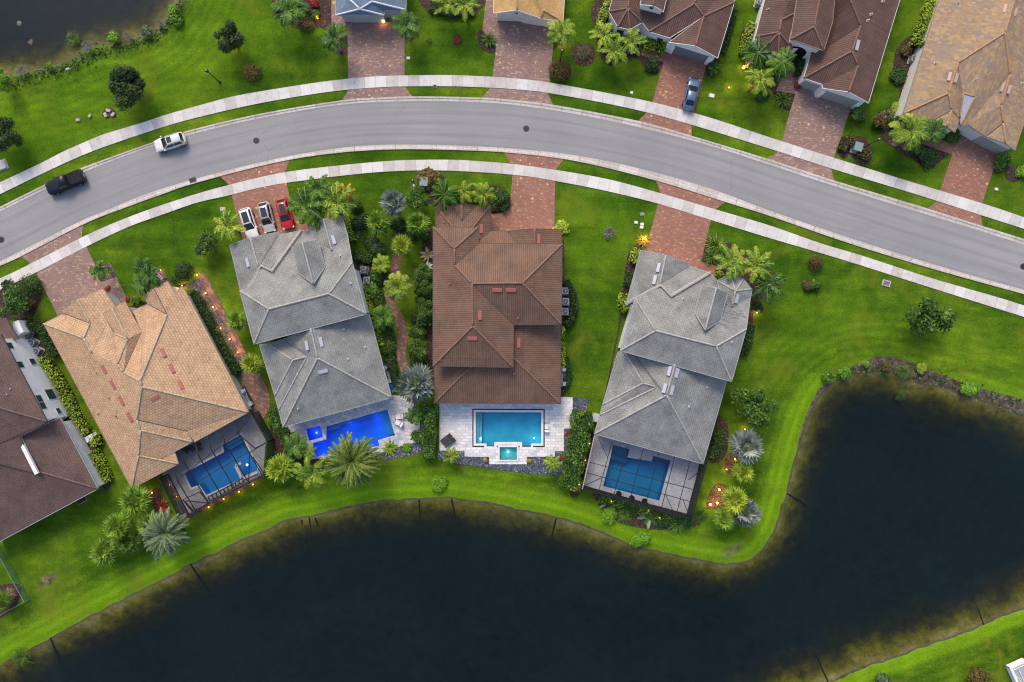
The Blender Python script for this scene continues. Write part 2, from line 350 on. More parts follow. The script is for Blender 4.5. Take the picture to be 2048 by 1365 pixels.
def ground_mat():
    m, nt, b = newmat('lawn_and_lake_bed'); o = coord(nt)
    def attr(n): return node(nt, 'ShaderNodeAttribute', attribute_name=n).outputs['Fac']
    sd, soil, lush = attr('sd'), attr('soil'), attr('lush')
    nA = noise(nt, o, .055, 5, .6, .4); nB = noise(nt, o, .35, 6, .65, .3); nC = noise(nt, o, 3.5, 4, .7); nD = noise(nt, o, 14, 2, .6)
    nS = noise(nt, coord(nt, 'Object', (.04, .45, 1), rad(14)), 1.0, 4, .6)
    g = ramp(nt, nA, [(.28, (.024, .070, .005)), (.42, (.050, .114, .007)), (.56, (.082, .154, .010)), (.72, (.142, .208, .016))])
    g = mix(nt, .85, g, ramp(nt, nB, [(.25, (.20, .27, .3)), (.5, (.47, .48, .5)), (.75, (.82, .74, .5))]), 'OVERLAY')
    g = mix(nt, .75, g, ramp(nt, nS, [(.3, (.26, .31, .3)), (.7, (.74, .69, .6))]), 'OVERLAY')
    g = mix(nt, .60, g, ramp(nt, nC, [(.25, (.15, .18, .25)), (.75, (.85, .82, .7))]), 'OVERLAY')
    g = mix(nt, .55, g, ramp(nt, nD, [(.3, (.15, .15, .2)), (.7, (.85, .85, .75))]), 'OVERLAY')
    lm = math_(nt, 'MULTIPLY', lush, math_(nt, 'ADD', .45, math_(nt, 'MULTIPLY', nB, .9)), clamp=True)
    g = mix(nt, lm, g, mix(nt, .6, (.148, .285, .009), ramp(nt, nC, [(.25, (.25, .28, .3)), (.75, (.8, .75, .6))]), 'OVERLAY'))
    ph = math_(nt, 'ADD', math_(nt, 'MULTIPLY', sd, 4.6), math_(nt, 'MULTIPLY', nB, 2.2))
    near = ramp(nt, math_(nt, 'MULTIPLY', sd, 1/16.0), [(.0, (1, 1, 1)), (.45, (.7, .7, .7)), (.9, (.06, .06, .06))])
    mow = math_(nt, 'MULTIPLY', math_(nt, 'SINE', ph), math_(nt, 'MULTIPLY', near, math_(nt, 'MULTIPLY', nB, .26)))
    g = mix(nt, 1.0, g, ramp(nt, math_(nt, 'ADD', mow, .5), [(0, (.25, .30, .4)), (1, (.75, .70, .6))]), 'OVERLAY')
    dry = math_(nt, 'MULTIPLY', ramp(nt, noise(nt, o, .16, 5, .6, .8), [(.55, (0, 0, 0)), (.76, (1, 1, 1))]), .65)
    g = mix(nt, dry, g, (.17, .185, .018))
    sm = math_(nt, 'MULTIPLY', soil, math_(nt, 'ADD', .35, math_(nt, 'MULTIPLY', nC, 1.3)), clamp=True)
    sc_ = ramp(nt, noise(nt, o, 1.4, 7, .75), [(.3, (.035, .026, .02)), (.47, (.085, .066, .05)), (.6, (.17, .145, .12)), (.74, (.34, .32, .30))])
    g = mix(nt, ramp(nt, sm, [(.32, (0, 0, 0)), (.55, (1, 1, 1))]), g, sc_)
    # below the water line: sand, weed, mud, with deep water's darkness painted on
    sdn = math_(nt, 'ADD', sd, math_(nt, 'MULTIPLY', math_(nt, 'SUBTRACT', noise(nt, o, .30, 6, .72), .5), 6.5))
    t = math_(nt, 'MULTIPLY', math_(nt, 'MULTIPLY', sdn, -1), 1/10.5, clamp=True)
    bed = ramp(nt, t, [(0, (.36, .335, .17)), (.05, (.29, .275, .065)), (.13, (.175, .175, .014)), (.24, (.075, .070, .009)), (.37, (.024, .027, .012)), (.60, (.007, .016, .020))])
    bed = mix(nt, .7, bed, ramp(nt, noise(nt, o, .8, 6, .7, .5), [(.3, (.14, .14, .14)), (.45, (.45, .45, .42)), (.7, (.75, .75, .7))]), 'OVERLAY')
    edge = math_(nt, 'ADD', sd, math_(nt, 'MULTIPLY', math_(nt, 'SUBTRACT', nC, .5), .7))
    lip = ramp(nt, math_(nt, 'ADD', edge, .5), [(.30, (0, 0, 0)), (.36, (.0, .0, .0)), (.60, (1, 1, 1))])
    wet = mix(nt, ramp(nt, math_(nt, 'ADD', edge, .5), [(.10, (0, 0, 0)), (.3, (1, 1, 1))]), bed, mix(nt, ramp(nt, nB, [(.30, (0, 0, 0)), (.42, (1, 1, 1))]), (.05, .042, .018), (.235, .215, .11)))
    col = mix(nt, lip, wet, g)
    L(nt, col, b.inputs['Base Color']); b.inputs['Roughness'].default_value = .95; b.inputs['Specular IOR Level'].default_value = .05
    bump(nt, math_(nt, 'ADD', nC, nD), b, .35, .06)
    return m
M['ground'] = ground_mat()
def water_mat(name, tint, ripple=.06, scale=2.5, rough=.04, murk=None, murk_amt=.0):
    m, nt, b = newmat(name); nt.nodes.remove(b)
    out = nt.nodes['Material Output']
    tr = node(nt, 'ShaderNodeBsdfTransparent'); tr.inputs[0].default_value = (*tint, 1)
    body = tr.outputs[0]
    if murk:
        df = node(nt, 'ShaderNodeBsdfDiffuse'); df.inputs[0].default_value = (*murk, 1)
        mm = node(nt, 'ShaderNodeMixShader'); L(nt, ramp(nt, noise(nt, coord(nt), .035, 4, .6, .5), [(.35, (murk_amt*.4,)*3), (.65, (murk_amt*1.9,)*3)]), mm.inputs[0]); L(nt, tr.outputs[0], mm.inputs[1]); L(nt, df.outputs[0], mm.inputs[2]); body = mm.outputs[0]  # murk colour varies in broad patches, which also paint in a surface sheen
    gl = node(nt, 'ShaderNodeBsdfGlossy'); gl.inputs['Roughness'].default_value = rough
    fr = node(nt, 'ShaderNodeFresnel'); fr.inputs['IOR'].default_value = 1.33
    bp = node(nt, 'ShaderNodeBump'); bp.inputs['Strength'].default_value = ripple; bp.inputs['Distance'].default_value = .1
    L(nt, noise(nt, coord(nt), scale, 4, .6), bp.inputs['Height']); L(nt, bp.outputs[0], gl.inputs['Normal'])
    mx = node(nt, 'ShaderNodeMixShader'); L(nt, fr.outputs[0], mx.inputs[0]); L(nt, body, mx.inputs[1]); L(nt, gl.outputs[0], mx.inputs[2])
    L(nt, mx.outputs[0], out.inputs[0])
    return m
M['lake'] = water_mat('lake_water', (.95, .95, .91), .10, 1.6, .08, (.013, .030, .036), .14)
M['pool'] = water_mat('pool_water', (.72, .90, .97), .05, 3)
def screen_mat(name, c, opac):
    m, nt, b = newmat(name); nt.nodes.remove(b); out = nt.nodes['Material Output']
    tr = node(nt, 'ShaderNodeBsdfTransparent'); df = node(nt, 'ShaderNodeBsdfDiffuse'); df.inputs[0].default_value = (*c, 1)
    mx = node(nt, 'ShaderNodeMixShader'); mx.inputs[0].default_value = opac
    L(nt, tr.outputs[0], mx.inputs[1]); L(nt, df.outputs[0], mx.inputs[2]); L(nt, mx.outputs[0], out.inputs[0]); return m
M['screen_roof'] = screen_mat('insect_screen_roof', (.03, .03, .035), .10)
M['screen_wall'] = screen_mat('insect_screen_wall', (.025, .03, .04), .72)
M['chain'] = screen_mat('chain_link', (.05, .16, .13), .38)
M['grey_tile'] = tiles('grey_flat_tile', (.220, .230, .225), (.258, .265, .256), (.160, .167, .165), .34, .33, .035, (.5, .49, .45), .5)
M['brown_tile'] = tiles('brown_barrel_tile', (.150, .090, .061), (.170, .102, .069), (.100, .061, .043), .29, 60, .05, (.52, .49, .46), .4, 0)
M['tan_tile'] = tiles('tan_flat_tile', (.43, .28, .16), (.53, .36, .215), (.25, .155, .09), .44, .36, .05, (.53, .5, .46), .35, .5,
                      [(0, (.50, .33, .195)), (.55, (.40, .25, .145)), (.7, (.58, .41, .26)), (.93, (.32, .205, .13))], tw=1, sa=.35)
M['plum_tile'] = tiles('plum_brown_tile', (.115, .066, .052), (.145, .084, .065), (.06, .036, .03), .29, 60, .05, (.5, .48, .46), .4, 0)
M['dark_tile'] = tiles('dark_brown_tile', (0.111, 0.073, 0.064), (0.130, 0.088, 0.077), (0.072, 0.049, 0.044), .26, .3, .035, (0.650, 0.598, 0.552), .35, 0)
M['mottled_tile'] = tiles('mottled_tan_tile', (.33, .225, .13), (.39, .27, .155), (.24, .17, .11), .42, .26, .02, (.5, .485, .46), .35, .5,
                          [(0, (.34, .225, .125)), (.30, (.25, .18, .135)), (.5, (.41, .275, .14)), (.70, (.29, .21, .145)), (.86, (.235, .20, .17))], tw=1.4, tv=.5, sa=.8)
M['blue_tile'] = tiles('blue_grey_tile', (.13, .19, .25), (.17, .235, .30), (.09, .13, .17), .3, .2, .025, (.5, .5, .5), .3)
M['ochre_tile'] = tiles('ochre_tile', (.42, .26, .095), (.49, .31, .13), (.33, .20, .08), .3, .2, .015, (.5, .5, .46), .4)
M['cap_grey'] = plain('grey_ridge_cap', (.36, .345, .315), .8, var=.25, scale=4)
M['cap_brown'] = plain('terracotta_ridge_cap', (.215, .115, .078), .8, var=.25, scale=4)
M['cap_tan'] = plain('tan_ridge_cap', (.40, .34, .24), .8, var=.35, scale=3)
M['cap_plum'] = plain('plum_ridge_cap', (.21, .115, .085), .8, var=.3, scale=4)
M['cap_dark'] = plain('dark_ridge_cap', (.145, .095, .082), .8, var=.25, scale=4)
M['cap_mottled'] = plain('orange_tan_ridge_cap', (.42, .235, .12), .8, var=.25, scale=4)
M['cap_white'] = plain('white_ridge_trim', (.66, .68, .70), .7, var=.1)
M['valley'] = plain('valley_shadow_strip', (.06, .05, .045), .7)
M['valley_grey'] = plain('grey_valley_shadow_strip', (.11, .11, .11), .7)
M['fascia_white'] = plain('white_fascia', (.62, .62, .60), .6, var=.08)
M['fascia_dark'] = plain('dark_fascia', (.07, .055, .05), .6)
M['fascia_tan'] = plain('tan_fascia', (.30, .22, .15), .6)
M['fascia_grey'] = plain('grey_fascia', (.34, .36, .37), .6)
M['wall_white'] = plain('white_stucco', (.78, .78, .77), .85, var=.06, scale=1)
M['wall_cream'] = plain('cream_stucco', (.66, .64, .57), .85, var=.07, scale=1)
M['wall_grey'] = plain('grey_stucco', (.40, .42, .43), .85, var=.08, scale=1)
M['garage'] = plain('garage_door', (.30, .31, .29), .6, var=.08)
M['garage_dark'] = plain('grey_garage_door', (.17, .185, .185), .6, var=.08)
M['stained'] = plain('stained_tile', (.15, .16, .165), .8, var=.3)
M['glass'] = plain('window_glass', (.025, .055, .06), .08, var=.3)
M['vent_white'] = plain('white_roof_vent', (.43, .45, .50), .4, var=.08)
M['vent_pink'] = plain('red_roof_vent', (.38, .125, .10), .6, var=.15)
M['vent_pinkpale'] = plain('pale_roof_vent', (.52, .36, .30), .6, var=.15)
M['metal_grey'] = plain('grey_metal', (.35, .37, .39), .4, .4)
M['metal_pale'] = plain('pale_metal_flashing', (.45, .48, .54), .45, .2, .12)
M['metal_dark'] = plain('dark_metal', (.03, .032, .035), .5, .3)
M['bronze'] = plain('bronze_frame', (.022, .022, .026), .5)
M['pale_frame'] = plain('pale_frame', (.36, .32, .30), .5)
M['green_box'] = plain('green_utility_box', (.19, .27, .26), .5, var=.1)
M['black'] = plain('black_plastic', (.012, .012, .014), .5)
M['rubber'] = plain('tyre_rubber', (.015, .015, .016), .8)
M['white'] = plain('white_paint', (.74, .74, .73), .4, var=.06)
M['bark'] = plain('bark', (.11, .085, .065), .9, var=.35, scale=8)
M['palm_bark'] = plain('palm_trunk', (.24, .22, .19), .9, var=.3, scale=6)
M['iron'] = plain('cast_iron', (.028, .028, .034), .6, .3)
M['lamp_glow'] = emit('warm_lamp', (1.0, .42, .09), 3.5)
M['rock'] = plain('pale_rock', (.42, .38, .36), .9, var=.3)
M['cushion'] = plain('dark_cushion', (.045, .05, .055), .8)
M['blue_plastic'] = plain('blue_barrel', (.02, .10, .35), .4)
M['pipe'] = plain('dark_pipe', (.012, .014, .014), .7)
# foliage
M['f_fan'] = foliage('fan_palm_leaf', (.028, .085, .008), (.16, .30, .022), (.42, .54, .08), .15)
M['f_fanlime'] = foliage('lime_fan_palm_leaf', (.05, .13, .008), (.25, .37, .025), (.58, .58, .07), .15)
M['f_royal'] = foliage('feather_palm_leaf', (.010, .040, .005), (.046, .125, .012), (.18, .30, .035), .25)
M['f_royalyellow'] = foliage('yellow_feather_palm_leaf', (.035, .10, .007), (.16, .28, .018), (.46, .47, .05), .2)
M['f_date'] = foliage('date_palm_leaf', (.018, .045, .006), (.085, .145, .017), (.23, .28, .05), .2)
M['f_silver'] = foliage('silver_palm_leaf', (.042, .062, .050), (.165, .208, .182), (.39, .445, .40), .12)
M['f_silverdate'] = foliage('grey_green_palm_leaf', (.028, .055, .022), (.095, .148, .062), (.21, .28, .14), .15)
M['f_dead'] = foliage('dry_frond', (.20, .14, .07), (.33, .25, .13), (.46, .40, .27), .2)
M['f_orange'] = foliage('orange_frond', (.26, .17, .015), (.42, .27, .02), (.55, .40, .04), .2)
M['f_oak'] = foliage('dark_tree_leaf', (.008, .022, .005), (.026, .058, .010), (.105, .155, .03), .2)
M['f_tree'] = foliage('tree_leaf', (0.018, 0.053, 0.007), (0.056, 0.131, 0.013), (0.213, 0.312, 0.044), .25)
M['f_bright'] = foliage('bright_shrub_leaf', (.06, .16, .006), (.13, .28, .012), (.24, .42, .03), .2)
M['f_yellow'] = foliage('yellow_hedge_leaf', (.10, .17, .012), (.27, .37, .025), (.50, .58, .06), .12)
M['f_hedge'] = foliage('green_hedge_leaf', (.014, .05, .007), (.055, .135, .014), (.21, .33, .04), .25)
M['f_dark'] = foliage('dark_shrub_leaf', (0.013, 0.038, 0.008), (0.029, 0.072, 0.012), (0.072, 0.136, 0.019), .25)
M['f_red'] = foliage('red_shrub_leaf', (.16, .015, .010), (.32, .03, .018), (.45, .08, .04), .2)
M['f_rust'] = foliage('rust_shrub_leaf', (.05, .04, .012), (.10, .075, .016), (.17, .12, .03), .2)
M['f_flower'] = foliage('white_flower', (.03, .07, .02), (.30, .36, .28), (.72, .74, .70), .1)
M['f_variegated'] = foliage('variegated_leaf', (.015, .05, .010), (.05, .12, .02), (.50, .55, .40), .2)
M['f_grey'] = foliage('grey_twig', (.08, .08, .07), (.17, .17, .15), (.30, .30, .28), .2)
# ------------------------------------------------------------------ the ground, lakes, road
WZ = -0.55
N_SHORE = PL("-700 1800;-300 1500;-100 1385;0 1330;42.8 1307.5;101.6 1275.4;165.8 1239.3;235.3 1203.2;283.4 1179;339.6 1151;382.4 1127;438.5 1101.6;478.6 1080.2;531.4 1060;573 1039;620.5 1031.4;684.6 1015.6;754.2 1001.6;809.9 997.5;880 994.7;903.5 994.7;939.7 1000;992.7 1007;1042.8 1019.7;1084.5 1026.7;1126.3 1036.4;1166 1049;1221.5 1070.8;1273.8 1092.3;1335.4 1106;1400 1119;1462 1127;1507.7 1113.8;1532 1084.6;1550.8 1050.8;1561 1013;1569.2 995.4;1580 946;1594 898;1614 836;1638 790;1663 768;1696 749;1735 743;1779 743;1818 760;1874 773;1921 785;1957 798;2013 815;2048 831;2200 900;2800 1020")
S_SHORE = PL("2800 1000;2300 1120;2048 1219;2000 1235.3;1967.8 1251.3;1914.3 1272.7;1842 1296.8;1788.7 1318;1735 1334;1665.7 1365;1500 1440;1200 1640;800 1900")
N_W = catmull([P2(x, y, WZ) for x, y in N_SHORE], 5)
S_W = catmull([P2(x, y, WZ) for x, y in [(2800, 1120)]+S_SHORE[1:]], 5)
LAKE = N_W+S_W
POND = catmull([P2(x, y, WZ) for x, y in PL("-500 190;-100 168;0 153;27 150;67.4 141.6;118 128;168.5 104.5;202 91;242.7 91;269.6 80.9;303.3 70.8;328.6 50.6;337 33.7;350.5 16.9;362.3 0;385 -60;420 -300")], 5)+[P2(-500, -400)]
BANK = [P2(x, y) for x, y in PL("1672 754;1696 738;1757 712;1790 714;1832 728;1868 742;1930 766;1985 782;2048 798;2200 850;2200 905;2048 835;1957 802;1874 778;1818 766;1779 748;1735 748;1696 754")]
SAND = [P2(x, y) for x, y in PL("1668 760;1640 778;1622 815;1605 860;1598 900;1608 900;1640 830;1675 775")]
WEED = [P2(x, y) for x, y in PL("-100 185;0 168;60 160;130 148;190 122;250 100;310 84;350 50;380 10;400 -60;380 -60;355 0;330 40;300 65;240 85;160 100;60 138;0 150;-100 160")]
# pool decks (photo pixels), the pools are cut out of them
DECK2 = WL("566 846;784 790;822 795;840 842;838 884;800 893;762 906;690 925;612 914;577 862")
POOL2 = WL("653 879;653 853.5;774.7 819;790 870.5;756 880.5;759 892;626.4 914.5;619.8 888")
SPA2 = WL("607.7 855;644 846.4;652.5 877;616.5 887")
DECK3 = WL("879 806;1122 806;1122 794.2;1145.3 794.7;1145.3 857.4;1127.7 857.4;1127.7 902.8;1109.6 902.8;1109.6 913.9;1053.9 913.9;1053.9 928.7;978.7 928.7;978.7 913.9;929.2 913.4;929.2 902.2;879 901.4")
POOL3 = WL("947.5 820.5;1086.5 821;1086.5 891.5;1066 891.5;1066 898;1040 898;1040 888.5;993 888.5;993 897.5;969 897;969 891.5;947.5 891.5")
SPA3 = WL("999 894;1034 894;1034 920;999 920")
DECK4 = WL("1189 865;1412 925;1398 928;1375 1028;1166 972;1188 880")
POOL4 = WL("1226.2 890;1258.5 898.5;1255 915;1303 923;1306 912;1341 921.5;1318.5 1001.5;1206 972.5;1221.5 912.3")
DECK1 = WL("325 945;500 826;529 873;518 882;525 945;372 1030;350 1000;345 935")
POOL1 = WL("369.4 946.6;449 904.3;445.4 890.6;482.8 870;509 921;533 950;490 968;483 958;413 990;399.3 970.3;383 975.3")
DECK1 = WL("316 930;345 885;500 822;532 873;527 947;366 1033;352 1002")
POOL1 = WL("369.4 946.6;449 904.3;445.4 890.6;482.8 870;503 912;512 924;516 944;484 957.5;413 990;399.3 970.3;383 975.3")
def build_ground():
    def axis(a, b, st, far): return np.r_[[-f for f in far[::-1]], np.arange(a, b+st/2, st), far]
    far = np.array([130., 170, 260, 500, 1200, 3000])
    xs = axis(-92, 92, .46, far); ys = axis(-66, 66, .46, far[:]*1)
    X, Y = np.meshgrid(xs, ys)
    wob = .09*np.sin(X*1.7+Y*.6)*np.sin(Y*1.3-X*.4)+.07*np.sin(X*4.1+1)*np.sin(Y*3.7)
    sd = np.full(X.shape, 999.)
    for pl in (LAKE, POND):
        d = sdist(pl, X, Y); ins = inside(pl, X, Y)
        sd = np.minimum(sd, np.where(ins, -d, d))
    sd = sd+np.where(np.abs(sd) < 60, wob, 0)
    Z = np.interp(sd, [-14, -6, -1.2, -.12, .12, .5, 2.5, 6.0], [-4.2, -2.6, -.95, WZ-.04, WZ+.05, -.40, -.14, 0])
    for dk in (DECK2, DECK3, DECK4, DECK1):
        pl = [(p.x, p.y) for p in dk]
        d = sdist(pl, X, Y); Z = np.where(inside(pl, X, Y) & (d > .35), -2.6, Z)
    for pl in (POOL1, POOL2, POOL3, POOL4, SPA2, SPA3):
        Z = np.where(inside(offset_poly([(p.x, p.y) for p in pl], .55), X, Y), -2.6, Z)
    soil = np.zeros(X.shape)
    for pl, k, fe in ((BANK, .68, .7), (SAND, .8, .5), (WEED, .38, 1.2)):
        d = sdist(pl, X, Y); soil = np.maximum(soil, k*np.clip(np.where(inside(pl, X, Y), .6+d/fe, .6-d/fe), 0, 1))
    for px, py, r, k in ((1670, 745, 22, .5), (1700, 715, 30, .4), (1465, 1102, 34, .55), (1545, 1103, 20, .3), (1556, 985, 16, .5), (345, 1112, 26, .45), (300, 1135, 20, .45), (95, 1160, 26, .6), (60, 1190, 22, .4), (255, 1190, 20, .45), (1990, 1310, 16, .3), (1215, 1065, 14, .5)):
        c = W(px, py); d = np.hypot(X-c.x, Y-c.y)*PXM; d = np.hypot((X-c.x)*.8+(Y-c.y)*.5, ((Y-c.y)*.8-(X-c.x)*.5)*2.2)*PXM; soil = np.maximum(soil, np.clip(k*(1.1-d/(r*1.7)), 0, k*.8))
    dN = sdist(N_W, X, Y, False); dS = sdist(S_W, X, Y, False)
    lush = np.clip(1.15-np.abs(dN-1.4)/2.6, 0, 1)*np.where(Y < W(0, 745).y, 1, .25)
    lush = np.maximum(lush, np.clip(1.0-np.abs(dS-.8)/1.8, 0, 1))
    for pl, k in (("0 180;130 160;250 115;340 75;420 0;560 0;520 110;330 215;120 290;0 350", .30), ("1520 640;1640 600;1800 640;2048 690;2048 780;1930 740;1760 690;1650 730;1560 800", .2), ("1130 400;1200 420;1290 440;1210 560;1150 560", .2)):
        q = [P2(x, y) for x, y in PL(pl)]; d = sdist(q, X, Y); lush = np.maximum(lush, k*np.clip(np.where(inside(q, X, Y), .5+d/4, .5-d/4), 0, 1))
    nx, ny = len(xs), len(ys)
    co = np.stack([X, Y, Z], -1).reshape(-1, 3)
    i = np.arange((ny-1)*(nx-1)); r = i//(nx-1); c = i % (nx-1); a = r*nx+c
    F = np.stack([a, a+1, a+nx+1, a+nx], -1)
    me = bpy.data.meshes.new('ground'); me.vertices.add(len(co)); me.vertices.foreach_set('co', co.ravel())
    me.loops.add(F.size); me.loops.foreach_set('vertex_index', F.ravel())
    me.polygons.add(len(F)); me.polygons.foreach_set('loop_start', np.arange(0, F.size, 4)); me.polygons.foreach_set('loop_total', np.full(len(F), 4))
    me.polygons.foreach_set('use_smooth', np.ones(len(F), bool))
    for n_, A in (('sd', sd), ('soil', soil), ('lush', lush)):
        at = me.attributes.new(n_, 'FLOAT', 'POINT'); at.data.foreach_set('value', A.ravel().astype(np.float32))
    me.update(); me.validate()
    me.materials.append(M['ground'])
    o = bpy.data.objects.new('ground', me); COL.objects.link(o); struct(o)
build_ground()
def sheet(name, pts, z, mat, kind='structure', thick=0.0):
    """flat surface from world xy points (concave allowed), with a skirt when thick"""
    xy = [(p[0], p[1]) for p in pts]
    b = MB(); tri = geometry.tessellate_polygon([[Vector((x, y, 0)) for x, y in xy]])
    v = [(x, y, z) for x, y in xy]; f = []
    for t in tri:
        a, c, d = (Vector(v[k]) for k in t)
        f.append(list(t) if (c-a).cross(d-a).z > 0 else list(reversed(t)))
    b.add(v, f)
    if thick:
        n = len(xy); b.add([(x, y, z) for x, y in xy]+[(x, y, z-thick) for x, y in xy], [[i, (i+1) % n, n+(i+1) % n, n+i] for i in range(n)])
    o = b.obj(name, mat); o['kind'] = kind; return o
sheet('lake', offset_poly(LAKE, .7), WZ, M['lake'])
sheet('pond', offset_poly(POND, .7), WZ, M['lake'])
def holed(name, outer, holes, z, mat, depth=.5):
    loops = [[Vector((p[0], p[1], 0)) for p in l] for l in [outer]+holes]
    tri = geometry.tessellate_polygon(loops); v = [(p.x, p.y, z) for l in loops for p in l]; f = []
    for t in tri:
        a, c, d = (Vector(v[k]) for k in t)
        f.append(list(t) if (c-a).cross(d-a).z > 0 else list(reversed(t)))
    b = MB(); b.add(v, f)
    for l in loops[:1]:
        n = len(l); b.add([(p.x, p.y, z) for p in l]+[(p.x, p.y, z-depth) for p in l], [[i, (i+1) % n, n+(i+1) % n, n+i] for i in range(n)])
    return struct(b.obj(name, mat))

def ends(pts, l0, l1):
    (x0, y0), (x1, y1) = pts[0], pts[1]; d = math.hypot(x1-x0, y1-y0); a = (x0-(x1-x0)/d*l0, y0-(y1-y0)/d*l0)
    (x2, y2), (x3, y3) = pts[-2], pts[-1]; d = math.hypot(x3-x2, y3-y2); e = (x3+(x3-x2)/d*l1, y3+(y3-y2)/d*l1)
    return [a]+pts+[e]
def curve(s, z=0): return ends(resample(catmull([P2(x, y, z) for x, y in PL(s)], 6), 1.0), 80, 80)
def pair(A, B, n=500):
    """resample two neighbouring curves to matching stations"""
    def rs(P):
        P = np.array(P); return P
    A = np.array(resample(A, .5)); out = []
    B = np.array(resample(B, .25))
    for a in A:
        k = np.argmin(np.hypot(B[:, 0]-a[0], B[:, 1]-a[1])); out.append((tuple(a), tuple(B[k])))
    return out
def ribbon(name, A, B, mat, prof):
    """prof: list of (t across from A to B, z)"""
    pr = pair(A, B); b = MB(); n = len(prof); v = []; u = 0; us = []
    for i, (p, q) in enumerate(pr):
        if i: u += math.dist(pr[i-1][0], p)
        us.append(u); v += [(p[0]+(q[0]-p[0])*t, p[1]+(q[1]-p[1])*t, z) for t, z in prof]
    f = []; uv = []
    for i in range(len(pr)-1):
        for k in range(n-1):
            f.append([i*n+k, i*n+k+1, (i+1)*n+k+1, (i+1)*n+k])
            t0, t1 = prof[k][0]*8, prof[k+1][0]*8
            uv.append([(us[i], t0), (us[i], t1), (us[i+1], t1), (us[i+1], t0)])
    a, c, d = Vector(v[f[0][0]]), Vector(v[f[0][1]]), Vector(v[f[0][2]])
    mid = len(f)//2; F = f[mid]; nrm = (Vector(v[F[1]])-Vector(v[F[0]])).cross(Vector(v[F[2]])-Vector(v[F[0]]))
    if nrm.z < 0: f = [list(reversed(x)) for x in f]; uv = [list(reversed(x)) for x in uv]
    b.add(v, f); b.uv = uv
    return struct(b.obj(name, mat))
SW1T = curve("0 365.7;50.6 342;89.3 323.6;128 303.3;166.8 286.5;207.3 269.6;249.4 256.8;289.9 244.4;330.3 230.9;372.4 219;414.6 207.3;458.4 195.5;520 183.7;628 166.8;695.4 158.4;759.4 153.3;810 151.7;894 151;963 153.3;1030 157.7;1092.5 165;1188.5 182;1306.5 205.6;1419.4 236;1540 275.7;1679.7 320.2;1814.5 362.3;1966 408;2048 435.5")
SW1B = curve("0 389.3;97.7 342;175 307.4;256 278;338.7 251;421.3 229.2;520 207.3;628 188.7;695 180.3;759 175.3;810 173.6;894 173.2;963 175.3;1030 179.3;1092.5 186;1207 206.5;1299.7 227;1397.5 254.5;1540 298.3;1676 342;1831 389;1957.7 429.7;2048 458.4")
K1O = curve("0 415.2;82.6 374;163.5 337;303.3 286.5;374 263;520 228.6;685.3 201.5;746 197.2;825 193.8;963.3 196.2;1030 201.5;1106 210.6;1276 242.7;1384 273;1540 320.2;1669.6 362.3;1855 418;1966 453.3;2048 479")
K1I = curve("0 424;84 381.9;172 343;305 292.5;381 269.6;520 237;685.3 209.6;825 202.9;931.3 203.9;1030 210.6;1154.8 229.2;1289.6 257.8;1424.4 293.2;1540 330.5;1662.8 370.7;1831 423;1932.5 453.3;2048 490")
K2I = curve("0 523.4;69.6 488.6;164.3 441.3;222.8 417;295.2 387.5;380.9 361;510 327.5;611 306.7;712 293.2;813.3 289.9;931.3 292.6;1025 297.8;1154.8 311.8;1289.6 340.4;1424.4 379.2;1540 422;1701 477;1862.4 528;2048 580.2")
K2O = curve("0 532.6;41.8 514.2;167 449.6;250.6 416.2;328.6 388;384 369;515 334.5;611 315;712.2 303.3;813 299.3;931.3 301.6;1025 306.9;1154.8 323.6;1313 362.3;1449.7 404.4;1540 433;1701 488.3;1862.4 537.7;2048 589.2")
SW2T = curve("0 557.7;41.8 538.2;117 499.7;172.7 471.3;231 445.4;292.4 421.8;353.7 401;417.7 381.4;510 357.6;577.4 344;675 332;789.7 321.9;897.6 320.2;965 323.6;1030 329.3;1111 340.5;1215.5 359;1316.6 386;1431 419.6;1540 452;1643 488;1723.8 512;1862.4 557;1991.3 594;2048 611.8")
SW2B = curve("0 580.5;75.2 544.3;175.4 492.8;259 453.8;328.6 428.7;392.6 406.5;460 391;510 378.2;577.4 365.7;698.7 350.5;789.7 343;897.6 342;1030 350.5;1109.3 362.3;1212 382.5;1313 407;1424.5 441.5;1540 477;1685 520;1862.4 576.3;1991.3 616.7;2048 634.4")
ribbon('road', K1I, K2I, M['asphalt'], [(-.01, .02)]+[(t/8, .02+.05*(1-abs(t/4-1))) for t in range(1, 8)]+[(1.01, .02)])
ribbon('kerb', K1I, K1O, M['kerb'], [(-.02, .03), (.45, .035), (.62, .12), (1.0, .13), (1.02, -.05)])
ribbon('kerb', K2I, K2O, M['kerb'], [(-.02, .03), (.45, .035), (.62, .12), (1.0, .13), (1.02, -.05)])
ribbon('sidewalk', SW1T, SW1B, M['concrete'], [(0, -.05), (0, .09), (1, .09), (1, -.05)])
ribbon('sidewalk', SW2T, SW2B, M['concrete'], [(0, -.05), (0, .09), (1, .09), (1, -.05)])
def paved(name, s, mat, z=.05): return sheet(name, WL(s), z, M[mat], thick=.12)
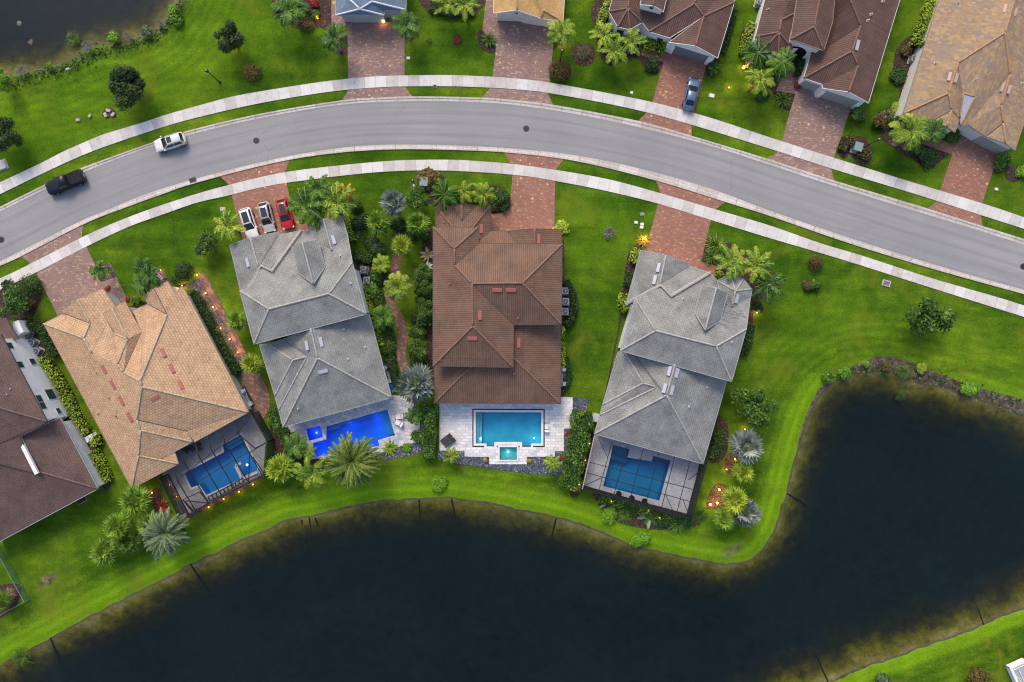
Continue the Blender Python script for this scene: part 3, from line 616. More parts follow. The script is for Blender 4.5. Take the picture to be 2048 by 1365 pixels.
for s, m in (("73.8 548;80 541;172 491;174 495.6;192 533;204.7 564;232.5 553;256 602;215 640;180 660;125 650", 'paver'),
             ("464 392;470 386;573 364;573.2 367.8;588 430;622 453;622 480;490 500", 'paver_red'),
             ("1025 351;1026 344;1110 356;1110.2 361;1108.8 468;982 468;982 429;1003 427;1013 422;1020 414", 'paver_red'),
             ("1315.8 409;1318 402;1423 435;1421.6 441.3;1402 524;1431 532;1428 572;1330 545;1288 508", 'paver_red'),
             ("695.4 30;809 15;809.3 151;809 156;697 164;696.4 156.7;695 52;663 56;663 -70;672 -70;672 30", 'paver'),
             ("965 60.7;972 0;1110 0;1107.6 81;1099.2 165;1098 172;985 160;985.2 154.4;992 94.4", 'paver'),
             ("1304.8 204;1330 114.6;1326.7 124.7;1284 111;1269 64;1289.6 45;1300 62;1276 97.7;1333 108;1340 80;1425 105;1414 125;1387.4 227.5;1384 232;1302 210", 'paver_red'),
             ("1563.4 281.4;1590 188.7;1551.6 182;1571.8 140;1590 100;1625 104;1602 160;1642 160;1720 195;1703 212;1667.9 315;1666 321;1562 288", 'paver'),
             ("1880.2 380.9;1903.8 310;1845 289;1838 278;1858 272;1911 290;1920 262;1990 290;2003 300;1998 305;1964.5 406;1962 412;1878 387", 'paver_red'),
             ): paved('driveway', s, m)
for s, m in (("41.8 514.2;38 509;164 445;167 449.6;163.5 471.9;165 477;58.5 529;58.5 524.8", 'paver'),
             ("439.5 352.5;438 348;578 317;579 322;571 344;572 349;457 374;456.5 369", 'paver_red'),
             ("1008.8 306;1009 301;1127 316;1126 322;1111 340;1110 345;1022 334;1022.3 328", 'paver_red'),
             ("1313.2 364;1315 357;1452 399;1449.7 404.4;1433 418;1431 425;1320 390;1320 384.2", 'paver_red'),
             ("696.4 181.3;697 176;810 169;810 174.6;825 193.8;825 198;684 206;683.6 202", 'paver'),
             ("980 177;980 172;1097 183;1095.8 188.7;1106 209.6;1105 215;965 199;965 194.8", 'paver'),
             ("1291.3 227.5;1293 221;1384 246;1382.3 251;1384 272.3;1382 278;1275 247;1276 242", 'paver_red'),
             ("1553.3 306.7;1555 300;1664 335;1662.8 340.4;1668 362.3;1666 367;1532 323;1533 318.5", 'paver'),
             ("1871.8 404.5;1874 398;1962 425;1961 431.4;1966 453.3;1964 458;1853 422;1855 418", 'paver_red'),
             ): paved('driveway_apron', s, m, .032)
# garden paths beside the houses
def ribbon_path(name, s, w, mat, z=.05):
    c = resample(catmull([P2(x, y) for x, y in PL(s)], 8), .5); a = []; b = []
    for i, p in enumerate(c):
        q0, q1 = c[max(0, i-1)], c[min(len(c)-1, i+1)]; d = Vector((q1[0]-q0[0], q1[1]-q0[1])).normalized()
        a.append((p[0]-d.y*w/2, p[1]+d.x*w/2)); b.append((p[0]+d.y*w/2, p[1]-d.x*w/2))
    return sheet(name, a+b[::-1], z, M[mat], thick=.1)
ribbon_path('garden_path', "798 455;797 490;792 530;784 565;778 595;786 618;801 645;804 680;803 715;812 745", 1.4, 'paver_dark')
ribbon_path('garden_path', "402 548;428 595;455 645;482 700;500 735", 1.0, 'paver_dark', .054)
sheet('patio', WL("482 745;520 748;538 785;541 815;527 838;514 842"), .05, M['paver_dark'], thick=.1)
# gravel and mulch beds
BEDN = [0]
def bed(name, s, mat, z=.03, smooth=True):
    BEDN[0] += 1; z = z+(BEDN[0] % 12)*.0012
    p = [P2(x, y) for x, y in PL(s)]
    return sheet(name, catmull(p, 4, True) if smooth else p, z, M[mat], thick=.06)
bed('gravel_bed', "372 572;404 547;413 560;458 645;500 735;516 790;514 842;470 735;395 590", 'gravel_brown', .036, False)
bed('gravel_bed', "204.7 531.8;221.4 526.2;233 553;207.5 564", 'gravel_brown', .062, False)
bed('gravel_bed', "310 545;325 540;340 566;346 590;312 600", 'gravel_brown', .036, False)
bed('gravel_bed', "875 898;877 919;920 929;1000 940;1060 948;1124 952;1140 925;1158 850;1172 822;1178 797;1144 796;1143 856;1126 857;1126 901;1108 902;1108 912;1052 913;1052 927;980 927;980 912;931 912;931 901;881 900", 'gravel_dark', .032, False)
bed('gravel_bed', "760 902;800 888;838 880;842 840;850 800;858 812;856 868;850 905;765 922", 'gravel_dark', .032, False)
bed('gravel_bed', "352 1040;366 1028;535 940;540 950;520 958;358 1049", 'gravel_brown', .034, False)
for s in ("570 45;600 58;640 55;665 60;668 -20;560 -20;545 20", "690 62;700 105;670 108;664 80", "800 40;835 45;838 72;810 78",
          "850 20;885 32;925 35;960 20;975 -20;845 -20", "958 62;1000 62;990 105;962 96", "1112 125;1138 130;1140 155;1118 162;1104 148",
          "1145 92;1186 92;1184 128;1152 128", "1195 70;1198 110;1220 132;1245 122;1275 118;1292 140;1312 150;1325 130;1322 112;1270 100;1280 60;1230 30",
          "1412 130;1425 118;1440 125;1432 148;1415 155", "1480 85;1485 120;1500 165;1512 185;1540 178;1560 215;1590 220;1592 185;1555 170;1580 120;1520 60",
          "1762 250;1775 215;1812 232;1850 285;1900 300;1882 322;1855 338;1820 315;1790 298;1765 278", "1978 330;1990 300;2010 300;2006 340;1985 348", "2014 335;2030 335;2042 355;2028 365;2012 358",
          "1672 290;1690 272;1728 276;1745 305;1735 328;1715 330;1700 310;1688 318;1675 308",
          "1795 95;1830 70;1845 100;1835 150;1815 215;1800 225;1798 175;1785 150", "840 352;885 350;900 378;980 370;1020 390;1018 412;1000 424;982 430;982 408;868 410;855 390;842 372",
          "712 520;750 520;755 580;728 590", "845 480;866 470;866 740;852 745;850 600", "770 700;790 700;796 760;782 775",
          "1116 470;1128 480;1130 560;1152 590;1152 640;1128 670;1128 790;1118 790", "1255 512;1280 488;1285 500;1252 600;1200 850;1190 880;1230 690;1238 640",
          "1402 484;1440 478;1500 510;1560 560;1545 595;1510 600;1505 650;1490 660;1500 600;1440 560;1408 528", "1410 875;1428 830;1455 850;1452 910;1420 925",
          "1170 870;1188 872;1166 978;1140 985", "1195 985;1310 1020;1382 1042;1400 1050;1330 1060;1240 1045;1198 1010",
          "1448 925;1462 905;1478 908;1472 935;1455 948", "1412 1012;1430 970;1455 975;1452 1005;1430 1018",
          "45 655;80 660;105 715;150 790;175 860;205 900;222 965;205 975;170 890", "0 580;60 560;85 585;60 640;20 640;-10 620",
          "296 990;318 978;330 1010;345 1025;320 1032", "255 615;300 600;345 575;375 570;300 610;270 625", "540 860;575 850;600 905;690 925;640 950;600 930;560 920",
          "1485 60;1515 55;1505 100;1480 100", "-20 1180;40 1170;30 1215;-20 1240", "1182 20;1222 -40;1245 -40;1225 60;1200 75"):
    bed('planting_bed', s, 'mulch', .03)
# pool decks
holed('pool_deck', DECK2, [POOL2, SPA2], .06, M['travertine_blue'])
holed('pool_deck', DECK3, [POOL3, SPA3], .06, M['travertine'])
holed('pool_deck', DECK4, [POOL4], .06, M['deck_pale'])
holed('pool_deck', DECK1, [POOL1], .06, M['deck_grey'])

# ------------------------------------------------------------------ houses
def pv(s):
    d = {}
    for t in s.split(';'):
        t = t.split()
        if t: d[t[0]] = (float(t[1]), float(t[2]))
    return d
def solve(V, faces, ze, pitch, fix=None):
    F = []
    fixed = {}
    for s in faces:
        a, _, e = s.partition('|'); names = a.split(); dn = '!' in e; e = e.replace('!', '')
        if e.strip():
            t = e.split(); ev = []
            for q in t: ev.append(V[q] if q in V else tuple(float(c) for c in q.split(',')))
        else:
            ev = [V[names[0]], V[names[1]]]; fixed[names[0]] = ze; fixed[names[1]] = ze
        F.append((names, ev, dn))
    if fix: fixed.update(fix)
    z = {n: fixed.get(n, ze+1) for n in V}
    for it in range(12):
        P = {n: W(*V[n], z[n]) for n in V}; acc = {n: [] for n in V}
        for names, ev, dn in F:
            a, b = W(*ev[0], ze), W(*ev[1], ze); d = Vector((b.x-a.x, b.y-a.y)).normalized(); nn = Vector((-d.y, d.x))
            cx = sum((P[n].x-a.x)*nn.x+(P[n].y-a.y)*nn.y for n in names)
            if (cx < 0) != dn: nn = -nn
            for n in names: acc[n].append(ze+pitch*((P[n].x-a.x)*nn.x+(P[n].y-a.y)*nn.y))
        for n in V:
            if n not in fixed and acc[n]: z[n] = sum(acc[n])/len(acc[n])
    return {n: W(*V[n], z[n]) for n in V}, [f[0] for f in F]
def face_normal(p):
    n = Vector((0, 0, 0))
    for i in range(len(p)):
        a, b = p[i], p[(i+1) % len(p)]
        n += Vector(((a.y-b.y)*(a.z+b.z), (a.z-b.z)*(a.x+b.x), (a.x-b.x)*(a.y+b.y)))
    return n.normalized()
def roof(T, V, faces, ze, pitch, mat, cap, fascia='fascia_white', valley='valley', fix=None, name='roof', capr=.125, nocap=()):
    V = pv(V) if isinstance(V, str) else V
    P, F = solve(V, faces, ze, pitch, fix)
    idx = {n: i for i, n in enumerate(P)}; b = MB(); fl = []; uv = []; info = []
    for names in F:
        pts = [P[n] for n in names]; n = face_normal(pts)
        if n.z < 0: names = names[::-1]; pts = pts[::-1]; n = -n
        u = Vector((0, 0, 1)).cross(n)
        u = u.normalized() if u.length > 1e-4 else Vector((1, 0, 0)); w = n.cross(u)
        fl.append([idx[k] for k in names]); uv.append([(p.dot(u), p.dot(w)) for p in pts]); info.append((names, n, sum(pts, Vector())/len(pts)))
    b.add(list(P.values()), fl); b.uv = uv
    ro = b.obj(name, mat, T)
    E = {}
    for fi, (names, n, c) in enumerate(info):
        for i in range(len(names)): E.setdefault(frozenset((names[i], names[(i+1) % len(names)])), []).append(fi)
    cap_l = []; val_l = []; fas = MB()
    for e, fs in E.items():
        a, c = [P[k] for k in e] if len(e) == 2 else (None, None)
        if a is None: continue
        if len(fs) == 2:
            n1, n2 = info[fs[0]][1], info[fs[1]][1]
            if n1.angle(n2) < rad(7): continue
            dd = n1.dot(info[fs[1]][2]-a)
            if dd < 0 and frozenset(e) not in [frozenset(x.split()) for x in nocap]:
                L_ = (c-a).length; k = max(2, int(L_/.45)); pts = []
                for j in range(k+1): pts.append(a.lerp(c, j/k)+Vector((0, 0, .02)))
                q = MB(); q.tube(pts, [capr*(1+.10*(j % 2)) for j in range(k+1)], 6); cap_l.append((e, q))
            elif dd > 0:
                up = Vector((0, 0, .012)); s = (c-a).cross(Vector((0, 0, 1))).normalized()*.06
                h1, h2 = n1, n2
                q = MB(); q.beam(a+up, c+up, .1, .03); val_l.append((e, q))  # dark strip drawn in as the shadow line between cut valley tiles
        else:
            z0 = .03; t = .2
            d = (c-a).cross(Vector((0, 0, 1)))
            if d.length < 1e-5: continue
            d = d.normalized()*.035
            ctr = info[fs[0]][2]
            if (ctr-a).dot(d) > 0: d = -d
            q = [a+d, c+d, c+d-Vector((0, 0, t)), a+d-Vector((0, 0, t))]
            top = [a+d+Vector((0, 0, .025)), c+d+Vector((0, 0, .025)), c-d+Vector((0, 0, .025)), a-d+Vector((0, 0, .025))]
            bot = [p-Vector((0, 0, t)) for p in top]
            fas.add(top+bot, [[0, 1, 2, 3], [7, 6, 5, 4], [0, 4, 5, 1], [1, 5, 6, 2], [2, 6, 7, 3], [3, 7, 4, 0]])
    for lst, nm, mt in ((cap_l, 'ridge_cap', cap), (val_l, 'valley_shadow_strip', valley)):
        groups = []
        for e, q in lst:                             # pieces that touch make one part
            hitg = [g for g in groups if g[0] & e]
            ks = set(e); qs = [q]
            for g in hitg: ks |= g[0]; qs += g[1]; groups.remove(g)
            groups.append((ks, qs))
        for ks, qs in groups:
            b_ = MB()
            for q in qs: b_.add(q.v, q.f)
            b_.obj(nm, M[mt], ro, smooth=nm == 'ridge_cap')
    if fas.v: fas.obj('fascia', M[fascia], ro)
    return P, ro, info
def walls(T, P, names, mat, ins=.5, z0=0.0, lower=.22, name='wall'):
    pts = [P[n] if isinstance(n, str) else n for n in (names.split() if isinstance(names, str) else names)]
    xy = offset_poly([(p.x, p.y) for p in pts], -ins); n = len(xy)
    b = MB(); v = [(x, y, z0) for x, y in xy]+[(xy[i][0], xy[i][1], pts[i].z-lower+.02) for i in range(n)]
    b.add(v, [[i, (i+1) % n, n+(i+1) % n, n+i] for i in range(n)])
    b.obj(name, M[mat], T)
    return xy
def hit(px, py, a, b):
    """where the view ray through a photo pixel meets the vertical plane of a wall"""
    c = Vector((0, 0, CAMH)); d = W(px, py, 0)-c; t = Vector((b[0]-a[0], b[1]-a[1])); nn = Vector((-t.y, t.x))
    s = ((a[0]-c.x)*nn.x+(a[1]-c.y)*nn.y)/(d.x*nn.x+d.y*nn.y); return c+d*s
def wall_box(T, name, a, b, u, w, z0, z1, mat, proud=.04, thick=.08):
    """a flat rectangle (window, door) on a wall from a to b, centred u metres along it"""
    t = Vector((b[0]-a[0], b[1]-a[1], 0)).normalized(); p = Vector((a[0], a[1], 0))+t*u
    mb = MB(); mb.box((p.x, p.y, (z0+z1)/2), (w, thick+2*proud, z1-z0), math.atan2(t.y, t.x)); return mb.obj(name, M[mat], T)
def pilasters(T, a, b, dw, mat):
    L_ = (Vector(b)-Vector(a)).length
    for sg in (-1, 1): wall_box(T, 'pilaster', a, b, L_*.5+sg*(dw/2+.32), .6, 0, 2.5, mat, .16)
def window(T, a, b, px, py, w, h, frame='fascia_white', zc=None):
    p = hit(px, py, a, b); t = Vector((b[0]-a[0], b[1]-a[1])); u = (Vector((p.x-a[0], p.y-a[1]))).dot(t.normalized())
    z = p.z if zc is None else zc
    fr = wall_box(T, 'window', a, b, u, w+.16, z-h/2-.08, z+h/2+.08, frame, .03)
    g = wall_box(fr, 'pane', a, b, u, w, z-h/2, z+h/2, 'glass', .05)
    return fr
def surf_z(P, info, x, y):
    best = None
    for names, n, c in info:
        if n.z < .2: continue
        if inside([(P[k].x, P[k].y) for k in names], np.array([x]), np.array([y]))[0]:
            z = c.z-(n.x*(x-c.x)+n.y*(y-c.y))/n.z
            if best is None or z > best[0]: best = (z, n)
    return best
def on_roof(P, info, px, py):
    z = 4.5
    for _ in range(8):
        p = W(px, py, z); r = surf_z(P, info, p.x, p.y)
        if not r: return None
        z = r[0]
    return W(px, py, z), r[1]
def vents(T, P, info, s, mat, size=(1.35, .5, .16), name='roof_vent'):
    """s: 'x y angle' in the photo; a low hooded vent lying on the slope"""
    for t in s.split(';'):
        px, py, an = (float(v) for v in t.split()); r = on_roof(P, info, px, py)
        if not r: print('vent off roof', px, py); continue
        p, n = r; u = Vector((math.cos(rad(an)), -math.sin(rad(an)), 0)); u = (u-n*u.dot(n)).normalized(); w = n.cross(u)
        l, b_, h = size; mb = MB(); o = []
        for sx, sy, k in ((-1, -1, 0), (1, -1, 0), (1, 1, 0), (-1, 1, 0), (-.96, -.88, 1), (.96, -.88, 1), (.96, .88, 1), (-.96, .88, 1)):
            o.append(p+u*(sx*l/2)+w*(sy*b_/2)+n*(h*k-.01))
        mb.add(o, [[4, 5, 6, 7], [0, 1, 5, 4], [1, 2, 6, 5], [2, 3, 7, 6], [3, 0, 4, 7]]); mb.obj(name, M[mat], T)
def pipes(T, P, info, s, mat='vent_white', r=.08):
    for px, py in PL(s):
        q = on_roof(P, info, px, py)
        if not q: continue
        p = q[0]; mb = MB(); mb.lathe((p.x, p.y, p.z-.1), [(r*2.2, 0), (r*2.2, .12), (r, .16), (r, .5)], 10); mb.obj('vent_pipe', M[mat], T)
def house(name, label, px, py, cat='house'):
    p = W(px, py); return thing(name, label, cat, (p.x, p.y, 0))

# --- tan house
T = house('house', 'house with light tan tiled hip roof and red roof vents, screened pool behind', 290, 770)
P, ro, inf = roof(T, "A 87 647.6;a2 127.3 627.2;g0 122.8 621;g1 154.7 598.5;g2 180 646.6;g3 205.8 576.6;g4 230.7 612.2;x1 205.8 627.2;vx 215.5 644.5;y1 206.5 627.2;y2 216.5 648;p1 167.2 677;p2 183.4 706.9;p3 234.4 729.3;p4 247 745;p5 280 762.9;p6 284.2 774.1;p7 273.8 840;p8 281 861;p9 277.2 911.8;B 263.5 977.8;s1 224 617.2;s2 255 678.2;s3 229.4 668.3;s4 250 603.5;v 283 664.5;m0 265.6 621;t0 285.5 589.8;t1 306.6 574.9;t2 334.6 629.7;m1 295.4 608.5;t4 335.3 562.4;t5 351 587.3;t6 363.2 572.4;t7 370 581;C 497.6 824.5;k1 389 884.6;k2 375.6 863;k3 385.6 884.3;k5 320.8 919.6;k6 350 906;k7 357.4 928",
  ["A B p9 p8 p7 p6 p5 p4 p3 p2 p1", "A a2 g2 p1", "g0 a2 g2 g1 | g0 a2", "g3 g4 y1 y2 p2 p1 g2 g1 | g3 g4", "vx s3 s2 p3 p2 | 205.8,627.2 236,611", "x1 vx s3 s2 s1 | 205.8,627.2 229.4,668.3",
   "s4 v p4 p3 s2 s1 | s4 v", "m0 m1 t2 p5 p4 v | m0 m1", "t0 m1 t2 t1 | t0 m1", "t7 C p6 p5 t2 t1 t4 t5 t6", "C k1 k2 p7 p6", "k2 k3 p8 p7 | k2 k3", "k3 k5 p9 p8", "k5 k6 k7 p9 | k6 k7", "k7 B p9"],
  3.2, .36, M['tan_tile'], 'cap_tan', 'fascia_tan', fix={'x1': 3.95, 'vx': 4.15, 's3': 4.25, 's1': 4.75, 's2': 5.3}, nocap=("k2 k3", "p2 p3"), capr=.12)
walls(T, P, "A a2 g0 g1 g3 g4 s1 s4 m0 m1 t0 t1 t4 t5 t7 C k1 k3 k5 k7 B", 'wall_grey')
vents(T, P, inf, "326.3 705.7 65;343.6 737.3 64;361 769.8 64;208.7 739.3 62;226.5 770 62;243.4 801.7 61;260 834.5 60;310 796 -28", 'vent_pink')
pipes(T, P, inf, "194.5 747;219 797;197 828;233 833", 'vent_pink', .07)

# --- grey house on the left
def grey_house(label, px, py, up, uf, rear, rf, wing, wingW, dorm, ev, extra):
    T = house('house', label, px, py)
    return T
T = house('house', 'grey tiled house beside the bright blue pool, three cars parked in front', 625, 640)
ZH = 6.0; PT = .34
P, ro, inf = roof(T, "a 479.6 582;b 507.7 689;c 733.4 628.6;d 704.8 525.3;r1 537.8 618.7;r2 658 588;e 695 470.3;e2 664.2 502.2;e3 637 489;f 622 463;w 602.6 461.5;h 544.4 544;i 523.5 532;k 498.2 575.8",
  ["a b r1", "b c r2 r1", "c d r2", "a r1 r2 d | a d", "a d e e2 e3 f w h i k | a d !"], ZH, PT, M['grey_tile'], 'cap_grey', 'fascia_grey', 'valley_grey', fix={'d': ZH})
inf2 = inf; P2a = P
walls(T, P, "a b c d", 'wall_white')
Pw, _, inW = roof(T, "l 459.3 490.5;l2 480.6 581.3;g 500.4 475.8;i2 517 534;n 557.6 464.2;n2 557.6 470.3;w 602.6 461.5;h 544.4 544;o 519 532;k 498.2 576",
  ["l l2 k i2 g", "n n2 o i2 g | n 560,480", "n2 w h i2 o"], 3.3, .36, M['grey_tile'], 'cap_grey', 'fascia_grey', 'valley_grey', fix={'h': P['h'].z+.05, 'k': 4.2, 'w': P['w'].z+.02, 'i2': 5.0, 'o': 4.9, 'g': 4.55})
walls(T, Pw, "l g n n2 w h i2 l2", 'wall_white')
mb = MB(); pk, pi, ph, pw = [Vector(p) for p in (Pw['k'], P['i'], P['h'], P['w'])]
for q in (pk, pi, ph, pw): q.z += .16
mb.tube([pk, pi, ph, pw], .26, 6); mb.obj('ridge_cap', M['cap_grey'], ro)
Pd, _, inD = roof(T, "q0 584 493.4;q1 604.8 485.3;q2 626.8 568.8;q3 595 545;q4 635.6 480.2;q5 650 534", ["q0 q3 q2 q1", "q4 q5 q2 q1"], 5.95, .36, M['grey_tile'], 'cap_grey', 'fascia_grey', fix={'q1': 7.25, 'q2': 7.3})
walls(T, Pd, "q0 q1 q4 q5 q2 q3", 'wall_white', ins=.25, z0=2.5)
Pe, _, inE = roof(T, "q0 620 455;q1 646.6 438.5;q2 664.2 502.2;q3 637 489;q4 684 431.9;e 695 470.3;q5 628 482", ["q0 q5 q3 q2 q1 | q0 q5", "q4 e q2 q1"], 4.3, .36, M['grey_tile'], 'cap_grey', 'fascia_grey', fix={'e': P['e'].z+.03, 'q2': P['e2'].z+.05})
walls(T, Pe, "q0 q1 q4 e q2", 'wall_white')
Pr, rr, inR = roof(T, "u 518.7 690.3;v 566 855;x 783.5 795.8;t 738.5 628.8;y1 621.3 657;y2 635.2 716.7;z0 538 688;z1 585.7 720.7;z2 614.3 713.4;z3 549.5 792.5;z4 557 820;m 566 679",
  ["z4 v y2 y1 m z2 | u v", "u z3 z1 z0 | u z3", "z3 z1 z2 z4 | 549.5,792.5 578,785", "z0 m z2 z1 | 538,688 567,680.5", "v x y2", "x t y1 y2"], 3.3, PT, M['grey_tile'], 'cap_grey', 'fascia_grey', 'valley_grey', fix={'u': 3.3, 'z3': 3.3, 'z4': 3.3, 'v': 3.3, 'm': 3.5, 'z0': 3.4, 'z1': 5.0, 'z2': 5.0})
walls(T, Pr, "u z3 v x t", 'wall_white')
vents(T, P, inf, "668 483 75" if False else "600 600 0", 'vent_white', (.01, .01, .01), 'roof_vent') if False else None
vents(T, Pe, inE, "667 480 74", 'vent_white'); vents(T, Pw, inW, "496 525.5 75", 'vent_white')
vents(T, Pr, inR, "614.3 691.4 77;641.9 684.5 77;646.4 743.4 -13", 'vent_white')
pipes(T, P, inf, "680.5 512;701.5 567.5"); pipes(T, Pr, inR, "687 659.5;730 695.2;696 719;571.5 809;596.7 817.6")

# --- grey house on the right (mirror of it)
T = house('house', 'grey tiled house on the right with octagonal turret, screened pool behind', 1350, 700)
P, ro, inf = roof(T, "a 1269.9 596.5;b 1240.2 702;c 1463.3 764;d 1493 658.5;r1 1311 662;r2 1433 693;e 1500.7 596.5;e2 1463.7 614;e3 1443 600;f 1434 561.3;w 1419.8 546;h 1340.7 593.2;i 1320.9 571.2",
  ["a b r1", "b c r2 r1", "c d r2", "a r1 r2 d | a d", "a d e e2 e3 f w h i | a d !"], ZH, PT, M['grey_tile'], 'cap_grey', 'fascia_grey', 'valley_grey', fix={'d': ZH})
walls(T, P, "a b c d", 'wall_white')
Pw, _, inW = roof(T, "l 1281.3 500.9;l2 1251.6 609.7;g 1331.9 510.8;i2 1319.5 569;n 1380.2 527.3;n2 1379 532.7;w 1419.8 546;h 1340.7 593.2;o 1323 566.8;k 1270.5 598",
  ["l l2 k i2 g", "n n2 o i2 g | n 1374,548", "n2 w h i2 o"], 3.3, .36, M['grey_tile'], 'cap_grey', 'fascia_grey', 'valley_grey', fix={'h': P['h'].z+.05, 'k': 4.3, 'w': P['w'].z+.02, 'i2': 5.0, 'o': 4.9, 'g': 4.55})
walls(T, Pw, "l g n n2 w h i2 l2", 'wall_white')
mb = MB(); pk, pi, ph, pw = [Vector(p) for p in (Pw['l2'], P['i'], P['h'], P['w'])]
for q in (pk, pi, ph, pw): q.z += .16
mb.tube([pk, Pw['k']+Vector((0, 0, .2)), pi, ph, pw], .24, 6); mb.obj('ridge_cap', M['cap_grey'], ro)
Pd, _, inD = roof(T, "q0 1404.4 571.9;q1 1432.5 576.7;q2 1410.3 661.3;q3 1388.6 624;q4 1455.4 586.6;q5 1440.7 642.6", ["q0 q3 q2 q1", "q4 q5 q2 q1"], 5.95, .36, M['grey_tile'], 'cap_grey', 'fascia_grey', fix={'q1': 7.25, 'q2': 7.3})
walls(T, Pd, "q0 q1 q4 q5 q2 q3", 'wall_white', ins=.25, z0=2.5)
Pe, _, inE = roof(T, "c 1470.8 582.2;o1 1434 561.3;o2 1460.4 548.1;o3 1486.8 558;o4 1504.4 579;e 1501 596.5;t 1463.7 614;s 1443 600", ["o1 o2 c", "o2 o3 c", "o3 o4 c", "o4 e t c | o4 e", "s o1 c t | o1 1425,595"], 4.3, .36, M['grey_tile'], 'cap_grey', 'fascia_grey', fix={'e': P['e'].z+.03, 't': P['e2'].z+.08, 's': P['e3'].z+.05, 'c': 5.7}, capr=.11)
walls(T, Pe, "o1 o2 o3 o4 e t s", 'wall_white')
Pr, rr, inR = roof(T, "u 1235.8 704.2;v 1188.6 868.4;x 1406.2 928.4;t 1453.4 763.5;y1 1350 729;y2 1333 791;z0 1248.5 703;z1 1286.4 766.8;z2 1313.8 774.5;z3 1205 809.7;z4 1199.6 830.5;m 1270 709",
  ["z4 v y2 y1 m z2 | u v", "u z3 z1 z0 | u z3", "z3 z1 z2 z4 | 1205,809.7 1232,817.4", "z0 m z2 z1 | 1248.5,703 1276,710.7", "v x y2", "x t y1 y2"], 3.3, PT, M['grey_tile'], 'cap_grey', 'fascia_grey', 'valley_grey', fix={'u': 3.3, 'z3': 3.3, 'z4': 3.3, 'v': 3.3, 'm': 3.5, 'z0': 3.4, 'z1': 5.0, 'z2': 5.0})
walls(T, Pr, "u z3 v x t", 'wall_white')
vents(T, Pw, inW, "1317.2 535.8 102;1309.7 560.1 103", 'vent_white'); vents(T, Pe, inE, "1473.3 597.5 101", 'vent_white')
vents(T, Pr, inR, "1339 742.5 104;1353.5 746.5 104;1329.5 777 104;1343.7 781 104", 'vent_white')
pipes(T, P, inf, "1366.5 598;1463.3 685"); pipes(T, Pr, inR, "1413.5 775;1377.5 814")

vents(T, P, inf, '1441 628 14;1446 622 14;1452 626 14;1459 622 14;1464 629 14;1470 625 14;1476 631 14;1455 632 14;1482 628 14;1488 634 14;1474 637 14;1466 636 14;1449 640 14;1457 645 14;1447 650 14;1438 646 14;1454 655 14;1444 618 14;1480 622 14', 'stained', (.75, .26, .02), 'stained_tile')
# --- brown house in the centre
T = house('house', 'large house in the centre with brown barrel tile roof and a pale pool terrace', 995, 600)
P, ro, inf = roof(T, "A 866 454.5;B 956.2 455;C 958 487;D 1124.7 488;E 1122.9 649.4;F 1027.7 650.3;G 1026.7 735.5;H 865.6 732.7;p1 908.6 498;p2 909.5 531;p3 944.3 567.7;p4 1045 566.7;p5 945.2 653",
  ["A B p1", "B C p2 p1", "C D p4 p3 p2", "D E p4", "E F p3 p4", "F G p5 p3", "G H p5", "H A p1 p2 p3 p5"], 6.2, .38, M['brown_tile'], 'cap_brown', 'fascia_dark')
walls(T, P, "A B C D E F G H", 'wall_cream')
vents(T, P, inf, "994.2 580.6 0;1021.9 580.6 0;959.4 630.7 90;945 677.3 0", 'vent_pink'); pipes(T, P, inf, "1035.8 637;880.7 720;899.5 568", 'vent_pink', .07)
Pr, _, inR = roof(T, "v 868.3 806.9;x 1121 807.8;t 1122 649;y 1000 649;p 1000 690;l 868.3 728;m 947 728;n 960 712", ["l v m | l v", "v x p n m", "x t y p"], 3.3, .36, M['brown_tile'], 'cap_brown', 'fascia_dark', fix={'l': 3.3, 'p': 6.0, 'y': 6.0, 'm': 5.2, 'n': 5.55})
walls(T, Pr, [Pr['v'], Pr['x'], Pr['t'], W(1000, 649, 3.3), W(868.3, 700, 3.3)], 'wall_cream')
vents(T, Pr, inR, "1037 686.5 90", 'vent_pink'); pipes(T, Pr, inR, "1028 747.5", 'vent_pink', .07)
Pf, _, inF = roof(T, "fl 871 412.9;b0 899 411.8;b1 924.2 408.3;b2 954.4 411;fr 980.4 412.9;fd 981 462;fi 1014.8 462.6;gv 1040 492;g1 1069.8 457.8;g2 1122.9 459.6;g3 1123.5 492;g4 1069.8 492;ap 925 468;br 924.2 441.3;lw 871 462;lx 912 462;rx 940 462;vi 955 492;ve 961 480",
  ["fl b0 br b2 fr rx ap lx | fl fr", "b0 br b1 | 899,411.8 899,440", "b1 br b2 | 954.4,411 954.4,440", "fl lw lx | fl lw", "fr fd ve rx | fr fd", "fd fi gv vi ve", "fi gv g4 g1 | 1014.8,462.6 1014.8,490", "g2 g3 g4 g1 | g2 g3"], 3.2, .40, M['brown_tile'], 'cap_brown', 'fascia_dark', fix={'lw': 3.2})
walls(T, Pf, [Pf['fl'], Pf['fr'], Pf['fd'], Pf['fi'], Pf['g1'], Pf['g2'], Pf['g3'], W(1000, 500, 3.3), W(871, 470, 3.3)], 'wall_cream')
vents(T, Pf, inF, "962 458 90;1077 478 90", 'vent_pink'); pipes(T, Pf, inF, "888.5 445", 'vent_pink', .07)

